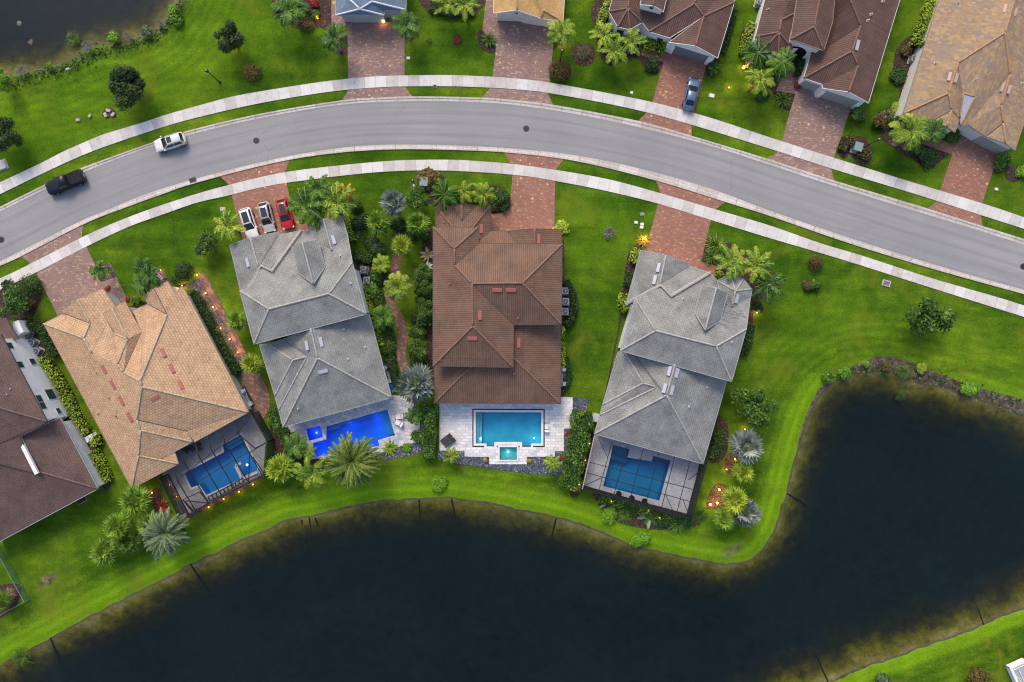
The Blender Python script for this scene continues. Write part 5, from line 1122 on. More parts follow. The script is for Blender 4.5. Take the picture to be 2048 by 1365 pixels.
    m_ = MB(); m_.box((.49*Lg, 0, .40), (.1, .5, .12)) if False else m_.box((-.50*Lg, 0, .62), (.05, .5, .12)); part(m_, 'licence_plate', M['white'])
    return T
car('pickup_truck', 'black crew cab pickup truck on the road with covered bed', 'pickup truck', 127.5, 364.5, -84, 34, 5.7, 2.0, 1.85, 'pickup', paint('black_paint', (.006, .009, .016), 0, .3, .15), sunroof=None)
car('parked_car', 'white SUV with roof rails driving near the kerb of the curved road', 'car', 338, 284, -66, 21, 4.55, 1.9, 1.65, 'suv', paint('white_car_paint', (.72, .72, .70)), sunroof=(.62, .95, .6), rails=True)['category'] = 'car'
GC = 'cars parked side by side on the red driveway'
car('parked_car', 'white car with large dark sunroof, leftmost of the three on the driveway', 'car', 497, 447, 18, 56, 4.6, 1.85, 1.5, 'suv', paint('pearl_white_paint', (.74, .74, .73)), GC, (.15, .92, .68))
car('parked_car', 'silver rounded car between the white and the red car', 'car', 532, 434.5, 14, 58, 4.5, 1.88, 1.5, 'hatch', paint('silver_paint', (.46, .46, .45), .2), GC, (.12, .9, .68))
car('parked_car', 'bright red rounded car with dark sunroof on the driveway', 'car', 569, 427.5, 15, 60, 4.5, 1.88, 1.5, 'hatch', paint('red_paint', (.50, .008, .018)), GC, (.12, .9, .66))
car('parked_car', 'metallic blue grey sedan parked on the driveway across the street', 'car', 1383.5, 187.5, 14, -60, 4.75, 1.82, 1.45, 'sedan', paint('blue_paint', (.10, .17, .30), .3))

# ------------------------------------------------------------------ street furniture and yard equipment
def single(name, label, cat, px, py, b, mat, group=None):
    p = W(px, py); o = b.obj(name, mat, None, (p.x, p.y, 0)); return tag(o, label, cat, group)
for px, py, s in ((513, 282, 'black round manhole cover in the road right of the white SUV'), (1052.5, 258, 'black round manhole cover at the crest of the road curve'), (3, 480, 'black round manhole cover at the left edge of the picture'), (2046, 533.5, 'black round manhole cover at the right edge of the picture')):
    p = W(px, py); T = thing('manhole_cover', s, 'manhole cover', (p.x, p.y, 0), 0, 'manhole covers in the road')
    b = MB(); b.lathe((p.x, p.y, .03), [(.46, 0), (.46, .05)], 20); b.obj('frame', M['metal_dark'], T)
    b = MB(); b.lathe((p.x, p.y, .03), [(.37, 0), (.37, .06), (.28, .062), (.26, .07)], 20); b.obj('lid', M['iron'], T)
def grate(name, label, px, py, an, l, w, frame):
    p = W(px, py); T = thing(name, label, 'storm drain', (p.x, p.y, 0)); a = -rad(an)
    b = MB(); b.box((p.x, p.y, .09), (l, w, .1), a); b.obj('frame', M[frame], T)
    b = MB(); dx, dy = math.cos(a), math.sin(a)
    for k in range(7):
        o = (k-3)*l*.11; b.box((p.x+dx*o, p.y+dy*o, .15), (l*.055, w*.72, .03), a)
    b.obj('grate', M['iron'], T)
grate('storm_drain', 'rust brown storm drain grate at the kerb', 386, 361, -20, 1.0, .7, 'fascia_dark'); grate('storm_drain', 'square concrete yard drain in the lawn near the right sidewalk', 1772, 567, 15, 1.2, .9, 'pad')
def lamp(px, py, h, label, lit=False):
    p = W(px, py); T = thing('street_lamp', label, 'street lamp', (p.x, p.y, 0), 0, 'street lamps')
    b = MB(); b.lathe((p.x, p.y, 0), [(.2, 0), (.2, .1), (.12, .3), (.10, .5)], 10); b.obj('base', M['metal_dark'], T)
    b = MB(); b.tube([(p.x, p.y, .4), (p.x, p.y, h)], [.085, .065], 8); b.obj('pole', M['metal_dark'], T)
    b = MB(); b.lathe((p.x, p.y, h), [(.08, 0), (.24, .08), (.27, .30), (.10, .44)], 10); b.obj('lantern', M['metal_dark'], T)
    b = MB(); b.lathe((p.x, p.y, h+.44), [(.10, 0), (.07, .06)], 8); b.obj('cap', M['vent_white'], T)
lamp(440, 165.5, 4.1, 'dark street lamp standing on the open lawn in the upper left'); lamp(1120, 126, 3.9, 'dark street lamp beside the hedge bed and ochre house drive')
lamp(1727, 296, 3.9, 'dark street lamp beside the green utility box on the right'); lamp(833, 374, 3.6, 'dark street lamp in the front garden of the central house')
def ubox(px, py, an, label, s=(1.2, 1.3, 1.0), mat='green_box', grp='utility boxes'):
    p = W(px, py); T = thing('utility_box', label, 'utility box', (p.x, p.y, 0), -rad(an), grp); a = 0
    def ob(b, n, m): o = bpy.data.objects.new(n, b.mesh(n, M[m])); COL.objects.link(o); o.parent = T
    b = MB(); b.box((0, 0, .06), (s[0]+.3, s[1]+.3, .12)); ob(b, 'pad', 'pad')
    b = MB(); b.box((0, 0, .12+s[2]*.4), (s[0]*.94, s[1]*.94, s[2]*.8), 0, 0, .03); ob(b, 'cabinet', mat)
    b = MB(); b.box((0, -s[1]*.03, .12+s[2]*.86), (s[0], s[1], .14), 0, 0, .05); ob(b, 'lid', mat)
ubox(849, 366, 4, 'pale green utility box in the hedge near the central house'); ubox(1711, 297, 15, 'green utility box between two hedges by the right street lamp')
for px, py, an, s, m, lb in ((3, 332, -22, (1.6, 1.2, .12), 'pad', 'flat concrete utility pad on the grass at the left edge'), (187, 875, 62, (.9, 1.2, .9), 'white', 'white box unit beside the yellow hedge of the left house'), (710, 468, 5, (.9, .8, .7), 'metal_grey', 'grey box in the garden right of the left grey house'),
                             (1191, 836, 103, (1.0, 1.4, 1.1), 'vent_white', 'white cabinet at the wall of the right grey house')):
    ubox(px, py, an, lb, s, m, None)
def lidbox(px, py, an, label, c='white', s=(.55, .42), g='small boxes in the lawns'):
    p = W(px, py); T = thing('valve_box', label, 'valve box', (p.x, p.y, 0), -rad(an), g)
    b = MB(); b.box((0, 0, .05), (s[0], s[1], .12), 0, 0, .02); o = bpy.data.objects.new('rim', b.mesh('rim', M['pad'])); COL.objects.link(o); o.parent = T
    b = MB(); b.box((0, 0, .1), (s[0]*.8, s[1]*.8, .1), 0, 0, .02); o = bpy.data.objects.new('lid', b.mesh('lid', M[c])); COL.objects.link(o); o.parent = T
for a in ((816.7, 117, 0, 'small white box in the lawn right of the blue roofed house driveway'), (870, 173, 0, 'small white box with dark lid at the sidewalk edge, north side', 'iron'), (1423, 192, 12, 'white box in the lawn right of the blue sedan', 'white', (.85, .6)), (1263, 186, 10, 'small white box in the lawn above the sidewalk', 'white', (.45, .45)),
          (1272, 445.5, 5, 'pale box, lower of a pair left of the right red driveway'), (1284, 449, 5, 'pale box, upper right of a pair beside the red driveway'), (1283, 455, 5, 'pale box nearest the lit lamp beside the red driveway'), (1284.5, 429, 0, 'tiny green box beside the sidewalk end of the red driveway', 'green_box'),
          (1992, 379, 10, 'pale box on the lawn in the far right corner yard'), (446, 419, -5, 'pale flat box beside the feather palm and the three cars', 'pad', (.8, .6)), (829, 375, 0, 'pale stone at the foot of the garden street lamp', 'rock', (.5, .9))): lidbox(*a)
def ac(px, py, an, label, s=.95):
    p = W(px, py); T = thing('air_conditioner', label, 'air conditioner', (p.x, p.y, 0), -rad(an), 'air conditioners')
    def ob(b, n, m, par=T): o = bpy.data.objects.new(n, b.mesh(n, M[m])); COL.objects.link(o); o.parent = par; return o
    b = MB(); b.box((0, 0, .04), (s+.25, s+.25, .08)); ob(b, 'pad', 'pad')
    b = MB(); b.box((0, 0, .50), (s, s, .84), 0, 0, .08); ca = ob(b, 'cabinet', 'metal_grey')
    b = MB(); b.lathe((0, 0, .92), [(s*.40, 0), (s*.40, .03)], 20); ob(b, 'fan_guard', 'metal_dark')
    b = MB()
    for k in range(8): a = k*math.pi/4; b.beam((math.cos(a)*.1, math.sin(a)*.1, .965), (math.cos(a)*s*.38, math.sin(a)*s*.38, .965), .05, .02)
    b.lathe((0, 0, .95), [(.11, 0), (.11, .03)], 10); ob(b, 'fan', 'metal_grey', ca)
for a in ((60, 668, 25, 'air conditioner nearest the street beside the white walled house'), (70, 686, 28, 'middle air conditioner of the row beside the white walled house'), (80, 703, 28, 'last air conditioner before the yellow hedge of the white walled house'), (418, 643, -15, 'lone air conditioner beside the tan house and brick path'),
          (729, 541, 5, 'larger air conditioner right of the left grey house'), (735.5, 562, 5, 'smaller air conditioner right of the left grey house'), (1130, 583, 0, 'topmost air conditioner right of the central brown house'), (1130.5, 604, 0, 'middle air conditioner right of the central brown house'), (1129.5, 624, 0, 'bottom air conditioner right of the central brown house'),
          (1516, 9, 15, 'air conditioner left of the entry tower house'), (1823, 122, 15, 'air conditioner at the white wall of the mottled tan roof house')): ac(*a)
def pump_set(px, py, an, label, k=0):
    p = W(px, py); T = thing('pool_equipment', label, 'pool equipment', (p.x, p.y, 0), -rad(an), 'pool equipment beside the houses')
    def ob(b, n, m): o = bpy.data.objects.new(n, b.mesh(n, M[m])); COL.objects.link(o); o.parent = T; return o
    b = MB(); b.box((0, 0, .04), (3.2, 1.1, .08)); ob(b, 'pad', 'pad' if k else 'metal_dark')
    b = MB(); b.lathe((-.9, .1, .08), [(.30, 0), (.34, .3), (.34, .8), (.2, 1.0)], 12); ob(b, 'filter_tank', 'vent_white')
    b = MB(); b.tube([(-.1, -.1, .3), (.6, -.1, .3)], .17, 10); ob(b, 'pump', 'metal_dark')
    b = MB(); b.box((1.15, .15, .45), (.6, .55, .75), 0, 0, .06); ob(b, 'heater', 'vent_white')
    b = MB()
    for q in (-.35, -.15, .15, .38): b.tube([(-1.3, q, .35), (.2, q*.7, .5), (1.4, q*.8, .42)], .05, 6)
    ob(b, 'pipe', 'vent_white')
    if k == 1: b = MB(); b.lathe((1.9, .2, 0), [(.3, 0), (.34, .4), (.3, .85)], 14); ob(b, 'barrel', 'blue_plastic')
pump_set(494, 795, 62, 'white pool equipment on the brick patio beside the tan house'); pump_set(774, 748, 74, 'pool equipment with a blue barrel beside the left grey house', 1); pump_set(1126, 752, 88, 'pool equipment against the right wall of the central house', 2)
def lounger(px, py, an, label, mat, g=None, l=1.95, w=.7):
    p = W(px, py); T = thing('sun_lounger', label, 'sun lounger', (p.x, p.y, .06), -rad(an), g)
    def ob(b, n, m): o = bpy.data.objects.new(n, b.mesh(n, M[m])); COL.objects.link(o); o.parent = T
    b = MB(); b.box((-.25, 0, .30), (l*.68, w, .12), 0, 0, .05); ob(b, 'seat', mat)
    b = MB(); b.add([(l*.2, -w/2, .30), (l*.5, -w/2, .62), (l*.5, w/2, .62), (l*.2, w/2, .30), (l*.2, -w/2, .38), (l*.48, -w/2, .72), (l*.48, w/2, .72), (l*.2, w/2, .38)], [[3, 2, 1, 0], [4, 5, 6, 7], [0, 1, 5, 4], [1, 2, 6, 5], [2, 3, 7, 6], [3, 0, 4, 7]]); ob(b, 'backrest', mat)
    for x in (-.8, .55):
        for y in (-w*.42, w*.42): b = MB(); b.box((x, y, .12), (.06, .06, .26)); ob(b, 'leg', 'metal_dark')
lounger(893, 877, -38, 'dark grey sun lounger, upper left of the two on the pale terrace', 'cushion', 'dark loungers on the pale terrace'); lounger(900, 885, -38, 'dark grey sun lounger, lower right of the two on the pale terrace', 'cushion', 'dark loungers on the pale terrace')
lounger(800.5, 833, -12, 'white lounge chair, upper of the two by the blue pool', 'white', 'white chairs by the blue pool', 1.1, .7); lounger(799.5, 847, 28, 'white lounge chair, lower of the two by the blue pool', 'white', 'white chairs by the blue pool', 1.1, .7); lounger(1093, 857, 90, 'white lounge chair at the right side of the turquoise pool', 'white', None, 1.0, .6)
for px, py, an, lb in ((374, 899, 25, 'grey armchair by the house wall inside the black pool cage'), (386, 897, 30, 'grey armchair nearer the pool inside the black pool cage'), (400, 893, 62, 'grey lounge chair at the column inside the black pool cage')): lounger(px, py, an, lb, 'cushion', 'grey seats inside the black pool cage', 1.0, .75)
for px, py, lb in ((1236.5, 986, 'dark round planter pot, leftmost in the screened pool cage'), (1262.5, 995, 'dark round planter pot, middle one in the screened pool cage'), (1288, 1001, 'dark round planter pot, rightmost in the screened pool cage')):
    b = MB(); p = W(px, py); b.lathe((p.x, p.y, .06), [(.22, 0), (.38, .2), (.40, .55), (.33, .56), (.30, .45)], 14); single('planter_pot', lb, 'planter', px, py, b, M['black'], 'pots in the screened cage')
b = MB(); p = W(1269, 104); b.lathe((p.x, p.y, .03), [(.28, 0), (.42, .5), (.44, .6), (.33, .6), (.30, .5)], 16); single('planter_pot', 'round white planter pot beside the turret house path', 'planter', 1269, 104, b, M['white'])
# flag beside the tan house
p = W(333, 562); T = thing('flag', 'small striped flag on a pole beside the tan house entrance', 'flag', (p.x, p.y, 0))
b = MB(); b.tube([(p.x, p.y, 0), (p.x, p.y, 2.6), (p.x-.3, p.y+.5, 3.0)], .03, 6); b.obj('pole', M['white'], T)
red = plain('flag_red', (.40, .03, .04), .8); navy = plain('flag_navy', (.02, .03, .15), .8); b = MB(); o = Vector((p.x-.55, p.y+.85, 2.9)); e1 = Vector((.62, -.72, -.05)); e2 = Vector((.5, .35, -.35))
for k in range(7):
    a0, a1 = e2*(k/7), e2*((k+1)/7); s0 = .42 if k < 4 else 0
    b.add([o+e1*1.5*s0+a0, o+e1*1.5+a0, o+e1*1.5+a1, o+e1*1.5*s0+a1], [[0, 1, 2, 3]], k % 2)
b.add([o, o+e1*.63, o+e1*.63+e2*(4/7), o+e2*(4/7)], [[0, 1, 2, 3]], 2); b.obj('cloth', [red, M['white'], navy], T)
# chain link fence, bottom left
p = W(48, 1204); T = thing('chain_fence', 'green chain link fence corner near the lake at the left edge', 'fence', (p.x, p.y, 0))
fp = [W(x, y, 1.3) for x, y in PL("-60 1010;0 1117.6;48 1204.5;0 1231;-80 1275")]
for i in range(4):
    a, c = fp[i], fp[i+1]; b = MB(); b.poly([(a.x, a.y, .05), (c.x, c.y, .05), (c.x, c.y, 1.3), (a.x, a.y, 1.3)]); b.obj('mesh_panel', M['chain'], T); b = MB(); b.tube([a, c], .035, 6); b.obj('rail', M['green_box'], T)
    for k in range(3):
        q = a.lerp(c, k/3); b = MB(); b.tube([(q.x, q.y, 0), (q.x, q.y, 1.32)], .04, 6); b.obj('post', M['green_box'], T)
# drain pipes running into the lake
for s, lb in (("101 1275;113 1310;124 1343", 'submerged dark drain pipe, leftmost along the lake shore'), ("381 1128;396 1152;418 1190", 'submerged dark drain pipe below the silver palm cluster'), ("603 1041;606 1062", 'short submerged pipe, left one of three close together'), ("618 1036;624 1068", 'submerged pipe, middle one of three close together'), ("630 1036;640 1062", 'short submerged pipe, right one of three close together'),
              ("838 1000;840 1036", 'submerged dark drain pipe left of the tall hedge'), ("903 998;908 1020;911 1045", 'submerged dark drain pipe below the turquoise pool terrace'), ("1112 1038;1104 1072", 'submerged dark drain pipe right of the turquoise terrace'), ("1574 988;1600 1002;1612 1012", 'submerged dark drain pipe at the east grass point'), ("1967 1250;1958 1225;1950 1205", 'submerged drain pipe, right one at the far bank'), ("1656 1364;1645 1340;1634 1312", 'submerged drain pipe, left one at the far bank')):
    b = MB(); p = PL(s); n = len(p); b.tube([W(x, y, -.60-1.1*i/max(1, n-1)) for i, (x, y) in enumerate(p)], [.11+.02*math.sin(i*3) for i in range(n)], 8); single('drain_pipe', lb, 'pipe', p[0][0], p[0][1], b, M['pipe'], 'drain pipes in the lake')
# garden lights
def light_set(pts, label, group, e=12, r=.10, head=.085, c=(1, .50, .14)):
    for i, (px, py) in enumerate(PL(pts)):
        p = W(px, py); T = thing('garden_light', label, 'garden light', (p.x, p.y, 0), 0, group)
        b = MB(); b.tube([(p.x, p.y, 0), (p.x, p.y, .22)], .03, 6); b.obj('stake', M['metal_dark'], T)
        b = MB(); b.lathe((p.x, p.y, .2), [(head*.7, 0), (head, .06), (head, .14), (head*.6, .18)], 10); h = b.obj('lamp_head', M['lamp_glow'], T)
        l = bpy.data.lights.new('glow', 'POINT'); l.energy = e*1.7; l.color = c; l.shadow_soft_size = r
        lo = bpy.data.objects.new('glow', l); COL.objects.link(lo); lo.parent = T; lo.location = (0, 0, .62)
light_set("211 541.5;323 541.5;396 551;366 572", 'warm lamp lit at a corner of the tan house front beds', 'lamps by the tan house front', 16)
light_set("413 587;428 615;443 657;461 679;477 705", 'warm lamp lit along the brick path beside the tan house', 'lamps along the brick path', 12)
light_set("270 607", 'warm lamp lit in the shrubs at the tan house entrance', None, 14)
light_set("419 1014;449 997.5;480 983;507.7 968.5", 'orange lamp lit along the outer edge of the black pool cage', 'lamps along the cage edge', 14, c=(1, .38, .10))
light_set("295 991;306 985;326 1024;348 1038;356 1041;341 969;355 992", 'warm lamp lit around the palm bed left of the black pool cage', 'lamps by the palm bed', 7)
light_set("1288 478", 'brightest yellow lamp at the left edge of the red driveway', None, 26, .12, .16, (1, .55, .15))
light_set("1440 493;1497 536", 'warm lamp lit under the feather palms by the turret', 'lamps under the turret palms', 22)
light_set("1512 626", 'warm lamp lit in the lawn right of the turret', None, 22)
light_set("1178.5 887;1170.8 920.6;1157.5 969", 'warm lamp lit between the tall hedge and the flat pool cage', 'lamps along the tall hedge', 11)
light_set("1221.5 1001.5;1295.4 1020;1317 1034", 'warm lamp lit in the shrubs below the flat pool cage', 'lamps below the flat cage', 14)
light_set("1492 801.5", 'warm lamp lit within the loose tree by the lake bend', None, 14)
light_set("1488 858.5;1478.5 903.7;1468.6 917.8;1451.7 938.5", 'warm lamp lit around the upper silver palm by the lake', 'lamps around the upper silver palm', 18)
light_set("1437.5 979;1451.7 993.8;1433 1005.5;1419 1008.6", 'bright amber lamp lit at the lower palm clump by the lake', 'lamps at the lower palm clump', 34, .1, .17, (1, .58, .14))
light_set("767.8 46", 'warm lamp lit at the blue roofed house garage', None, 20, .1, .16); light_set("636.4 39", 'warm lamp lit in the planting left of the blue roofed house', None, 10)
light_set("1122.8 88", 'amber lamp lit under the yellow palm by the ochre house', None, 34, .1, .17); light_set("1485 138;1503.7 175.3", 'warm lamp lit under the coconut palms of the tower house', 'lamps of the tower house', 24, .1, .15); light_set("1456.5 177", 'warm lamp lit on the lawn between two driveways across the street', None, 14)
# ------------------------------------------------------------------ plants
rg = np.random.default_rng(5)
class Cloud:
    """many small four-cornered leaves gathered in one mesh, each with its own colour value"""
    def __init__(s): s.q = []; s.c = []
    def quads(s, Q, c): s.q.append(np.asarray(Q, float).reshape(-1, 4, 3)); s.c.append(np.asarray(c, float))
    def mesh(s, name, mats, extra=None, extra_m=1):
        Q = np.concatenate(s.q) if s.q else np.zeros((0, 4, 3)); C = np.concatenate(s.c) if s.c else np.zeros(0)
        v = Q.reshape(-1, 3); n = len(Q); f = [list(range(4*i, 4*i+4)) for i in range(n)]
        mi = [0]*n; C = list(C)
        vl = v.tolist()
        if extra:
            o = len(vl); vl += [list(p) for p in extra.v]; f += [[k+o for k in q] for q in extra.f]; mi += [extra_m]*len(extra.f); C += [.3]*len(extra.f)
        me = bpy.data.meshes.new(name); me.from_pydata(vl, [], f)
        for m in (mats if isinstance(mats, (list, tuple)) else [mats]): me.materials.append(m)
        if extra: me.polygons.foreach_set('material_index', mi)
        a = me.attributes.new('c', 'FLOAT', 'FACE'); a.data.foreach_set('value', np.clip(C, 0, 1).astype(np.float32)); me.update(); return me
def unit(v): return v/np.maximum(1e-9, np.linalg.norm(v, axis=-1, keepdims=True))
def diamonds(base, d, side, ln, w, bend=None):
    """leaf quads from base along d; side = width direction"""
    tip = base+d*ln[:, None]
    if bend is not None: tip = tip+bend
    mid = base+d*(ln*.45)[:, None]+(0 if bend is None else bend*.25)
    return np.stack([base, mid+side*w[:, None], tip, mid-side*w[:, None]], 1)
def feather(n, seed, nl=17, leaf=.34, lw=.05, e_hi=62, droop=55, plume=0.0, inner=True, sag=.10):
    r = np.random.default_rng(seed); c = Cloud()
    for i in range(n):
        az = 2*math.pi*(i*.381966 if n > 20 else (i/n))+r.uniform(-.2, .2); k = i/max(1, n-1)
        e0 = rad(r.uniform(8, e_hi) if n <= 20 else 8+(e_hi-8)*k); e1 = rad(-r.uniform(droop*.5, droop)) if n <= 20 else rad(-droop*(1-.5*k))
        Lf = r.uniform(.9, 1.1); K = 14; t = np.linspace(0, 1, K); el = e0+(e1-e0)*t**1.2; ds = Lf/(K-1)*1.15
        rr = np.r_[0, np.cumsum(np.cos(el[:-1])*ds)]; zz = np.r_[0, np.cumsum(np.sin(el[:-1])*ds)]
        aa = az+r.uniform(-.25, .25)*t
        P = np.stack([rr*np.cos(aa), rr*np.sin(aa), zz], -1)
        tl = np.repeat(np.linspace(.12, .99, nl), 2); sd = np.tile([1, -1], nl)
        idx = tl*(K-1); B = np.stack([np.interp(idx, np.arange(K), P[:, j]) for j in range(3)], -1)
        T = unit(np.stack([np.interp(idx, np.arange(K), np.gradient(P[:, j])) for j in range(3)], -1))
        S = unit(np.cross(T, [0, 0, 1.0])); U = np.cross(S, T)
        fw = .45+.55*tl+r.uniform(-.12, .12, len(tl)); pl = r.uniform(-plume, plume, len(tl))
        D = unit(S*(sd*1.0)[:, None]+T*fw[:, None]+U*(.12+pl)[:, None])
        ll = leaf*np.sin(np.pi*np.clip(.16+.80*tl, 0, 1))**.65*r.uniform(.85, 1.1, len(tl))
        bend = np.zeros_like(D); bend[:, 2] = -sag*ll*2
        W_ = unit(T-D*(T*D).sum(-1, keepdims=True))
        c.quads(diamonds(B, D, W_, ll, np.full(len(tl), lw)*r.uniform(.8, 1.2, len(tl)), bend), np.clip(.35+.35*k*r.random()+r.normal(0, .16, len(tl))+r.uniform(-.15, .2), 0, 1))
        # midrib
        A = P[:-1]; Bq = P[1:]; sv = unit(np.cross(Bq-A, [0, 0, 1.0]))*.016
        c.quads(np.stack([A-sv, Bq-sv, Bq+sv, A+sv], 1)+np.array([0, 0, .01]), np.full(K-1, .85))
    return c
def fan(n, seed, segs=13, pet=.46, blade=.50, spread=115, w=.055, e_lo=-35, droop=.22):
    r = np.random.default_rng(seed); c = Cloud()
    for i in range(n):
        k = (i+.5)/n; az = i*2.399963+r.uniform(-.2, .2); e = rad(e_lo+(82-e_lo)*k**1.15)+r.uniform(-.1, .1); p = pet*r.uniform(.85, 1.15)
        d = np.array([math.cos(az)*math.cos(e), math.sin(az)*math.cos(e), math.sin(e)]); s = unit(np.cross(d, [0, 0, 1.0])); u = np.cross(s, d)
        hub = d*p; sv = s*.012
        c.quads([[-sv, hub-sv, hub+sv, sv]], [.6])
        a = np.radians(np.linspace(-spread, spread, segs))+r.normal(0, .05, segs)
        D = unit(d[None]*np.cos(a)[:, None]+s[None]*np.sin(a)[:, None]+u[None]*r.normal(.06, .10, segs)[:, None])
        ln = blade*(1-.28*np.abs(a)/math.pi)*r.uniform(.85, 1.12, segs)
        B = np.repeat(hub[None], segs, 0); N = unit(np.cross(D, s[None]*1.0+d[None]*.01)); Wd = unit(np.cross(D, u[None]))
        bend = np.zeros_like(D); bend[:, 2] = -droop*ln
        c.quads(diamonds(B, D, Wd, ln, np.full(segs, w)*r.uniform(.8, 1.2, segs), bend), np.clip(.18+.5*k+r.normal(0, .18, segs)+r.uniform(-.2, .2), 0, 1))
    return c
def leaves(centres, normals, size, r, cval, pointy=1.9, tilt=.55):
    n = len(centres); N = unit(normals+r.normal(0, tilt, (n, 3))); a = unit(np.cross(N, r.normal(0, 1, (n, 3)))); b = np.cross(N, a)
    s = size*r.uniform(.6, 1.3, n)[:, None]
    return np.stack([centres-a*s*pointy*.5, centres+b*s*.5, centres+a*s*pointy*.5, centres-b*s*.5], 1), cval
def crown(seed, n=2400, lobes=10, size=.10, flat=.75, spreadr=.62, lr=(.28, .48), hollow=.55):
    r = np.random.default_rng(seed); c = Cloud(); L_ = []
    for i in range(lobes):
        a = r.uniform(0, 2*math.pi); q = spreadr*math.sqrt(r.uniform(.05, 1)); L_.append((np.array([q*math.cos(a), q*math.sin(a), r.uniform(-.25, .45)*flat]), r.uniform(*lr), r.uniform(-.22, .22)))
    L_.append((np.zeros(3), .5, 0)); wts = np.array([l[1]**2 for l in L_]); pick = r.choice(len(L_), n, p=wts/wts.sum())
    C = np.array([l[0] for l in L_])[pick]; R_ = np.array([l[1] for l in L_])[pick]; cb = np.array([l[2] for l in L_])[pick]
    D = unit(r.normal(0, 1, (n, 3))); rad_ = R_*(hollow+(1-hollow)*r.random(n)**.6)*(1+.12*r.normal(0, 1, n))
    P = C+D*rad_[:, None]*np.array([1, 1, flat])
    q, cv = leaves(P, D+np.array([0, 0, .55]), size, r, np.clip(.42+cb+r.normal(0, .2, n), 0, 1)); c.quads(q, cv)
    return c, L_
def trunk_mb(L_, h=1.0, r0=.07):
    b = MB(); b.tube([(0, 0, 0), (.01, .0, h*.5), (0, .01, h)], [r0*1.3, r0, r0*.75], 8)
    for i, (c, R_, _) in enumerate(L_[:7]): b.tube([(0, 0, h*.85), (c[0]*.5, c[1]*.5, h+.25*c[2]+.05), (c[0]*.9, c[1]*.9, h+c[2]*.9+.1)], [r0*.55, r0*.35, r0*.12], 5)
    return b
def rosette(seed, n=34, w=.07, e_hi=75):
    r = np.random.default_rng(seed); c = Cloud()
    for i in range(n):
        k = i/n; az = i*2.4+r.uniform(-.2, .2); e = rad(12+(e_hi-12)*k); d = np.array([math.cos(az)*math.cos(e), math.sin(az)*math.cos(e), math.sin(e)]); s = unit(np.cross(d, [0, 0, 1.0])); ln = r.uniform(.75, 1.1)
        m = d*ln*.55+np.array([0, 0, .05]); t = d*ln+np.array([0, 0, -.28*ln]); sv = s*w
        c.quads([[np.zeros(3), m-sv, m+np.array([0, 0, .03]), m+sv]], [np.clip(.35+.4*r.random(), 0, 1)]); c.quads([[m-sv, t, m+sv, m+np.array([0, 0, .03])]], [np.clip(.4+.5*r.random(), 0, 1)])
    return c
def banana(seed, n=9):
    r = np.random.default_rng(seed); c = Cloud()
    for i in range(n):
        az = 2*math.pi*i/n+r.uniform(-.3, .3); e0 = rad(r.uniform(25, 65)); K = 9; t = np.linspace(0, 1, K); el = e0-(e0+rad(45))*t; ds = r.uniform(.85, 1.15)/(K-1)
        rr = np.r_[0, np.cumsum(np.cos(el[:-1])*ds)]; zz = np.r_[0, np.cumsum(np.sin(el[:-1])*ds)]; P = np.stack([rr*math.cos(az), rr*math.sin(az), zz], -1)
        s = np.array([-math.sin(az), math.cos(az), 0]); wd = .15*np.sin(np.pi*np.clip(t*.95+.04, 0, 1))**.6
        Lp = P+s*wd[:, None]-np.array([0, 0, .04])*1; Rp = P-s*wd[:, None]-np.array([0, 0, .04])
        cv = np.full(K-1, np.clip(r.uniform(.2, .9), 0, 1))
        c.quads(np.stack([Lp[:-1], Lp[1:], P[1:], P[:-1]], 1), cv); c.quads(np.stack([P[:-1], P[1:], Rp[1:], Rp[:-1]], 1), cv*.85)
    return c
PROTO = {}
def proto(kind, k, mat):
    key = (kind, k, mat)
    if key in PROTO: return PROTO[key]
    sd = hash((k*7+13))+sum(map(ord, kind)); ex = None; lob = None
    if kind == 'feather': c = feather(13, sd, 17, .36, .052, 60, 60, .25)
    elif kind == 'foxtail': c = feather(9, sd, 22, .30, .05, 55, 50, .7)
    elif kind == 'coconut': c = feather(9, sd, 16, .34, .045, 50, 60, .1, sag=.3)
    elif kind == 'date': c = feather(70, sd, 22, .17, .022, 80, 35, .25)
    elif kind == 'fan': c = fan(34, sd, 11, .42, .56, 105, .050)
    elif kind == 'bismarck': c = fan(22, sd, 13, .44, .58, 100, .060, -30, .08)
    elif kind == 'oak': c, lob = crown(sd, 6500, 18, .062, 1.0, .72, (.20, .40))
    elif kind == 'loose': c, lob = crown(sd, 2600, 16, .07, 1.0, .74, (.16, .36), .25)
    elif kind == 'shrub': c, lob = crown(sd, 900, 6, .15, .8, .5, (.35, .5), .6)
    elif kind == 'ball': c, lob = crown(sd, 1500, 1, .10, 1.0, .02, (.98, 1.0), .88)
    elif kind == 'grassy': c = rosette(sd, 90, .03, 80)
    elif kind == 'rosette': c = rosette(sd, 34)
    elif kind == 'banana': c = banana(sd)
    elif kind == 'twig': c = rosette(sd, 60, .012, 60); c2, lob = crown(sd, 260, 5, .07, .7, .5, (.3, .5), .1); c.q += c2.q; c.c += c2.c
    PROTO[key] = (c.mesh(kind, M[mat]), lob); return PROTO[key]
TRUNKS = {}
def trunk_mesh(kind):
    if kind not in TRUNKS:
        b = MB(); n = 9; b.tube([(.02*math.sin(i*1.3), .02*math.cos(i*.9), i/n) for i in range(n+1)], [1.25-.35*i/n+.06*(i % 2) for i in range(n+1)], 8); TRUNKS[kind] = b.mesh('trunk', M['palm_bark'])
    return TRUNKS[kind]
NP = [0]
